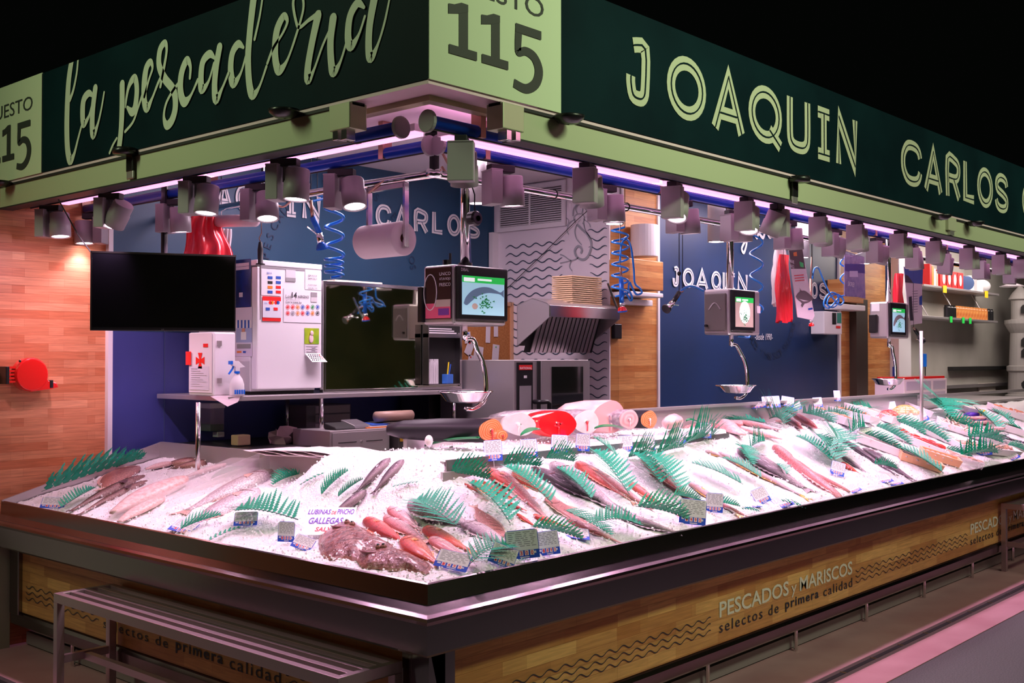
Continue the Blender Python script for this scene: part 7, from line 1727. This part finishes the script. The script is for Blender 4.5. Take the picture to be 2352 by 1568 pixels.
m = MB(); m.tube([P(a, b, 'y', YH2) for a, b in crom([(1396,650),(1404,672),(1412,694),(1418,708)], 4)], .006, 6); tag(m.build('chain', steel_br), 'short twisted metal chain beside the spray gun at the hood', 'chain')
# steel spray gun left of scale 2
t = sprayer('black gripped steel spray gun left of the second scale', [(1568,668),(1560,672),(1545,695),(1535,705)], .013, black, chrome, y=.98)
m = MB(); m.tube([P(a, b, 'y', .98) for a, b in crom([(1558,690),(1562,672),(1575,660),(1592,657),(1616,668)], 5)], .007, 7); tag(m.build('blue_hose_arc', hose, smooth=True), 'short blue hose arc feeding the black gripped spray gun', 'hose')
m = MB(); m.tube([P(1560,530,'y',.98), P(1560,672,'y',.98)], .0025, 5); m.ball(P(1560,628,'y',.98), .012, 10); m.tube([P(1560,530,'y',.98), P(1560,530,'y',.98)+Vector((0,0,.35))], .0025, 5); tag(m.build('suspension_cable', blackm), 'thin black cable holding up the black gripped spray gun', 'cable')
c = P(1737,530,'y',1.0); k = depth(c)/F; pts = coil(c.x, 1.0, P(1737,515,'y',1.0).z, P(1737,728,'y',1.0).z, 15*k, 4.2)+[P(1740,745,'y',1.0),P(1720,775,'y',1.0),P(1695,772,'y',1.0)]
hose_thing('widely stretched blue coiled hose right of the second scale', pts, .006)
pts = [P(a, b, 'y', 1.0) for a, b in crom([(1866,640),(1870,618),(1880,616),(1890,640),(1905,672),(1918,690),(1930,700),(1938,690),(1925,676),(1906,682),(1900,698),(1912,706),(1926,694),(1922,676),(1908,672),(1896,684),(1892,700),(1902,708),(1914,698),(1928,682),(1946,676),(1960,660),(1940,652),(1930,640),(1942,626),(1962,620),(1940,612),(1930,604),(1940,592),(1965,590)], 4)]
hose_thing('loose blue hose coil hanging left of the violet plastic bag', pts, .006)
sprayer('slim spray gun with red blue nozzle behind the tuna poster', [(1864,590),(1862,640),(1862,735),(1863,742)], .009, mat('copper neck'), red, y=1.02, lever=False)
sprayer('black spray gun beside the steel post at the right', [(2098,752),(2102,757),(2112,775),(2116,780)], .013, black, black, y=.93)
# round tape reel on the first scale pole
p = P(1090, 502, 'y', .86); m = MB(); M = Matrix(((1,0,0),(0,0,1),(0,-1,0))); m.lathe([(0,-.02),(.026,-.02),(.032,-.01),(.032,.02),(0,.02)], p, 20, 0, M); t = thing('tape_reel', 'black round reel hanging beside the first scale pole', 'reel', p); m.build('reel', black, t, smooth=False, bevel=.002)
m = MB(); m.tube([p+Vector((0,0,.03)), p+Vector((0,0,.10)), p+Vector((-.02,0,.14))], .003, 5); m.build('reel_strap', blackm, t); m = MB(); m.lathe([(0,-.023),(.012,-.023)], p, 14, 0, M); m.closed = False; m.build('hub', steel_sat, t)
# bell shaped oak box and dispenser on oak wall
YD = 1.88
def boxw(name, label, cat, px0, py0, px1, py1, d, m_, y=YD, bevel=.006):
    a, b = P(px0, py0, 'y', y-d), P(px1, py1, 'y', y-d); q = MB(); q.box((a.x,y-d,b.z),(b.x,y-.001,a.z)); return tag(q.build(name, m_, bevel=bevel), label, cat)
boxw('wooden_wall_box', 'oak patterned box fixed to the oak wall beside the coiled hose', 'wall box', 1446, 592, 1524, 668, .16, wallwood_b)
boxw('box_base', 'white base under the oak patterned box beside the coiled hose', 'wall box', 1450, 668, 1524, 684, .165, white)
boxw('white_bracket', 'white bracket below the oak patterned box', 'bracket', 1438, 685, 1500, 703, .06, white)
p = P(1480, 590, 'y', YD-.10); m = MB(); m.cyl(p, p+Vector((0,0,.205)), .088, 28); tag(m.build('paper_towel_roll', white, bevel=.004), 'white upright towel roll standing on the oak patterned box', 'paper roll')
boxw('remote_control', 'small black remote holder with red light on the oak wall', 'remote', 1412, 743, 1429, 778, .03, black)
boxw('wooden_wall_box', 'second oak patterned box, behind the violet plastic bag', 'wall box', 1936, 640, 1984, 697, .14, wallwood_b); boxw('box_base', 'white base under the second oak patterned box', 'wall box', 1932, 697, 1988, 714, .15, white)
ti = boxw('timer_unit', 'white control box with red digits at the edge of the second navy wall', 'control box', 1893, 714, 1934, 768, .12, white)
for nm, m_, a_, b_, c_, d_ in (('unit_display', black, 1911, 718, 1920, 745),('unit_button', mat('dial green', (.02,.25,.18), .4), 1922, 718, 1932, 742),('unit_label', rs, 1920, 748, 1930, 754)): panel(ti, nm, m_, a_, b_, c_, d_, YD-.12, .002)
# ================================================================ far right: shelves, packets, lighthouse
YS = 1.90
for i, (pa, pb, lab) in enumerate((((2122,652),(2295,684),'upper glass shelf on the far steel wall'),((2120,724),(2292,736),'lower glass shelf on the far steel wall'))):
    a = P(pa[0], pa[1], 'y', YS-.25); b = P(pb[0], pb[0] and pb[1], 'y', YS-.25); z = a.z if i == 0 else a.z
    t = thing('glass_shelf', lab, 'shelf', (a.x,YS-.25,z)); m = MB(); m.box((a.x,YS-.25,z-.02),(b.x,YS-.005,z)); m.build('shelf_plate', steel_sat, t, bevel=.002)
    m = MB()
    for f in (.12,.5,.9): x = a.x+(b.x-a.x)*f; m.tube([(x,YS-.20,z),(x-.12,YS-.01,z+.42)], .006, 6)
    m.build('shelf_wires', steel_sat, t)
    (sx0_, sx1_, sz_) = (a.x, b.x, z)
    if i == 0:
        for j in range(4): q = MB(); x = P(2150+13*j, 640, 'y', YS-.2).x; q.box((x,YS-.24,z+.001),(x+.17,YS-.12,z+.16)); o = tag(q.build('red_packet', rs, bevel=.004), 'red packet with a pale oval, in the row on the upper glass shelf', 'packet', 'red packets on the upper shelf'); c = P(2150+13*j+6, 640, 'y', YS-.24); g = MB(); g.ball((x+.085,YS-.243,z+.08), (.035,.004,.055), 14); g.build('pale_oval', white, o)
        for j in range(4): q = MB(); x = P(2126+5*j, 640, 'y', YS-.2).x; q.box((x,YS-.24,z+.001),(x+.045,YS-.12,z+.20-.02*j)); tag(q.build('thin_carton', (rs,os_,white,mat('tan card',(.6,.45,.35),.5))[j], bevel=.002), ('red','orange','white','tan')[j]+' thin carton at the left end of the upper glass shelf', 'carton')
        for j in range(2): q = MB(); x = P(2208+14*j, 640, 'y', YS-.2).x; q.cyl((x,YS-.2,z+.075),(x+.09,YS-.12,z+.075), .07, 18); tag(q.build('blue_tin', mat('tin blue', (.10,.16,.35), .3, .5)), ('left','right')[j]+' round blue tin on the upper glass shelf', 'tin')
        for j in range(2): q = MB(); x = P(2228+20*j, 640, 'y', YS-.2).x; q.lathe([(0,0),(.06,0),(.06,.12),(.035,.14),(.035,.155),(0,.155)], (x,YS-.18,z+.001), 16); tag(q.build('white_jar', white, smooth=False), ('left','right')[j]+' white jar on the upper glass shelf', 'jar')
        q = MB(); x = P(2262,640,'y',YS-.2).x; q.ball((x,YS-.16,z+.075), (.18,.08,.07), 14); tag(q.build('white_pouch', white, smooth=True), 'white pouch at the right end of the upper glass shelf', 'pouch')
        for j, px in enumerate((2166,2262)): q = MB(); x = P(px,655,'y',YS-.26).x; q.box((x,YS-.262,z-.06),(x+.09,YS-.258,z+.01)); tag(q.build('yellow_price_label', mat('label yellow', (.90,.60,.02), .4)), ('left','right')[j]+' yellow price label on the upper glass shelf', 'label')
    else:
        for j in range(16):
            q = MB(); x = P(2180+6.6*j, 700, 'y', YS-.2).x; q.lathe([(0,0),(.030,0),(.032,.01),(.032,.10),(.026,.11),(.026,.125),(0,.125)], (x,YS-.18,z+.001), 12); c_ = 0 if j < 3 or j > 13 else 1
            tag(q.build('small_jar', (black, mat('jar orange', (.50,.14,.04), .3, vary=(.75,.35,.10), vscale=20))[c_]), ('dark capped','orange brown')[c_]+' small jar in the row on the lower glass shelf', 'jar', ('dark','orange')[c_]+' jars on the lower shelf')
        for j, px in enumerate((2182,2210,2226)): q = MB(); x = P(px,720,'y',YS-.26).x; q.box((x,YS-.262,z-.05),(x+.06,YS-.258,z+.01)); tag(q.build('green_price_label', mat('label green', (.03,.75,.10), .4)), ('left','middle','right')[j]+' green price label on the lower glass shelf', 'label')
a, b = P(2155,905,'y',YS), P(2318,905,'y',YS)
boxw('steel_ledge', 'dark narrow ledge along the far steel wall', 'ledge', 2190, 842, 2318, 848, .06, blackm, YS, .001)
boxw('socket_plate', 'pale double socket plate low on the far steel wall', 'socket', 2250, 880, 2287, 898, .02, mat('socket cream', (.72,.66,.58), .5), YS, .002)
k0 = boxw('blue_handled_knife', 'blue handled knife hanging on the far steel wall', 'knife', 2122, 812, 2129, 842, .03, bluep, YS, .004); q = MB(); c = P(2125,842,'y',YS-.02); q.box(c+Vector((-.012,0,-.14)), c+Vector((.012,.003,0))); q.build('blade', steel_br, k0)
k0 = boxw('blue_handled_brush', 'dark and blue handled tool hanging on the far white pier', 'tool', 2054, 842, 2061, 898, .02, mat('tool blue', (.02,.06,.45), .4), 1.80, .003)
# white drawer unit with red lid
YD2 = 1.30; a, b = P(2077, 872, 'y', YD2), P(2140, 922, 'y', YD2); xr = P(2175,872,'y',YD2).x
t = thing('small_drawer_unit', 'white plastic drawer unit with red lid behind the right trays', 'drawer unit', (a.x,YD2,b.z)); pls = mat('drawer plastic', (.88,.70,.80), .3)
m = MB(); m.box((a.x,YD2,b.z-.04),(xr,YD2+.25,a.z)); m.build('frame', pls, t, bevel=.004); m = MB(); m.box((a.x+.02,YD2+.01,a.z),(xr-.02,YD2+.24,a.z+.022)); m.build('lid', red, t, bevel=.006)
for j in range(2):
    for (u0, u1) in ((.04,.60),(.66,.95)):
        zA = a.z-(a.z-b.z)*(.08+.48*j); zB = a.z-(a.z-b.z)*(.46+.48*j); q = MB(); q.box((a.x+(xr-a.x)*u0,YD2-.004,zB),(a.x+(xr-a.x)*u1,YD2,zA)); q.build('drawer', mat('drawer clear', (.62,.50,.66), .2, coat=.6), t, bevel=.002)
# grey lighthouse ornament
p = P(2345, 915, 'y', 1.6); k = depth(p)/F; lg = mat('lighthouse grey', (.42,.40,.38), .55); t = thing('lighthouse_ornament', 'grey model lighthouse at the right frame edge', 'ornament', p)
m = MB(); m.lathe([(0,0),(34*k,0),(34*k,8*k),(28*k,10*k),(26*k,60*k),(30*k,64*k),(30*k,74*k),(25*k,76*k),(22*k,150*k),(28*k,160*k),(34*k,172*k),(34*k,180*k),(20*k,182*k),(20*k,225*k),(26*k,228*k),(18*k,242*k),(0,262*k)], p, 24); m.build('tower', lg, t)
m = MB()
for z in (22, 95, 120, 195): c = p+Vector((-24*k*RT.x*0,0,z*k)); d = (Vector((CAM.x,CAM.y,0))-Vector((p.x,p.y,0))).normalized(); s_ = Vector((-d.y,d.x,0)); q = c+d*25*k+s_*6*k; m.poly([q-s_*5*k, q+s_*5*k, q+s_*5*k+Vector((0,0,14*k)), q+Vector((0,0,20*k)), q-s_*5*k+Vector((0,0,14*k))], d*2*k)
m.build('window_opening', blackm, t)
m = MB(); p2 = P(2325,650,'y',1.3); m.cyl(p2, Vector((p2.x,p2.y,2.778)), .004, 6); m.lathe([(0,0),(.05,-.005),(.12,-.03),(.12,-.034),(.05,-.010),(0,-.006)], p2, 20); tag(m.build('glass_lamp_shade', mat('clear plastic')), 'clear disc hanging on a rod above the lighthouse', 'ornament')
# ================================================================ drop the build prototypes
def wipe(o):
    for c in kids(o): wipe(c)
    bpy.data.objects.remove(o)
for o_ in list(PROTO.values()): wipe(o_)
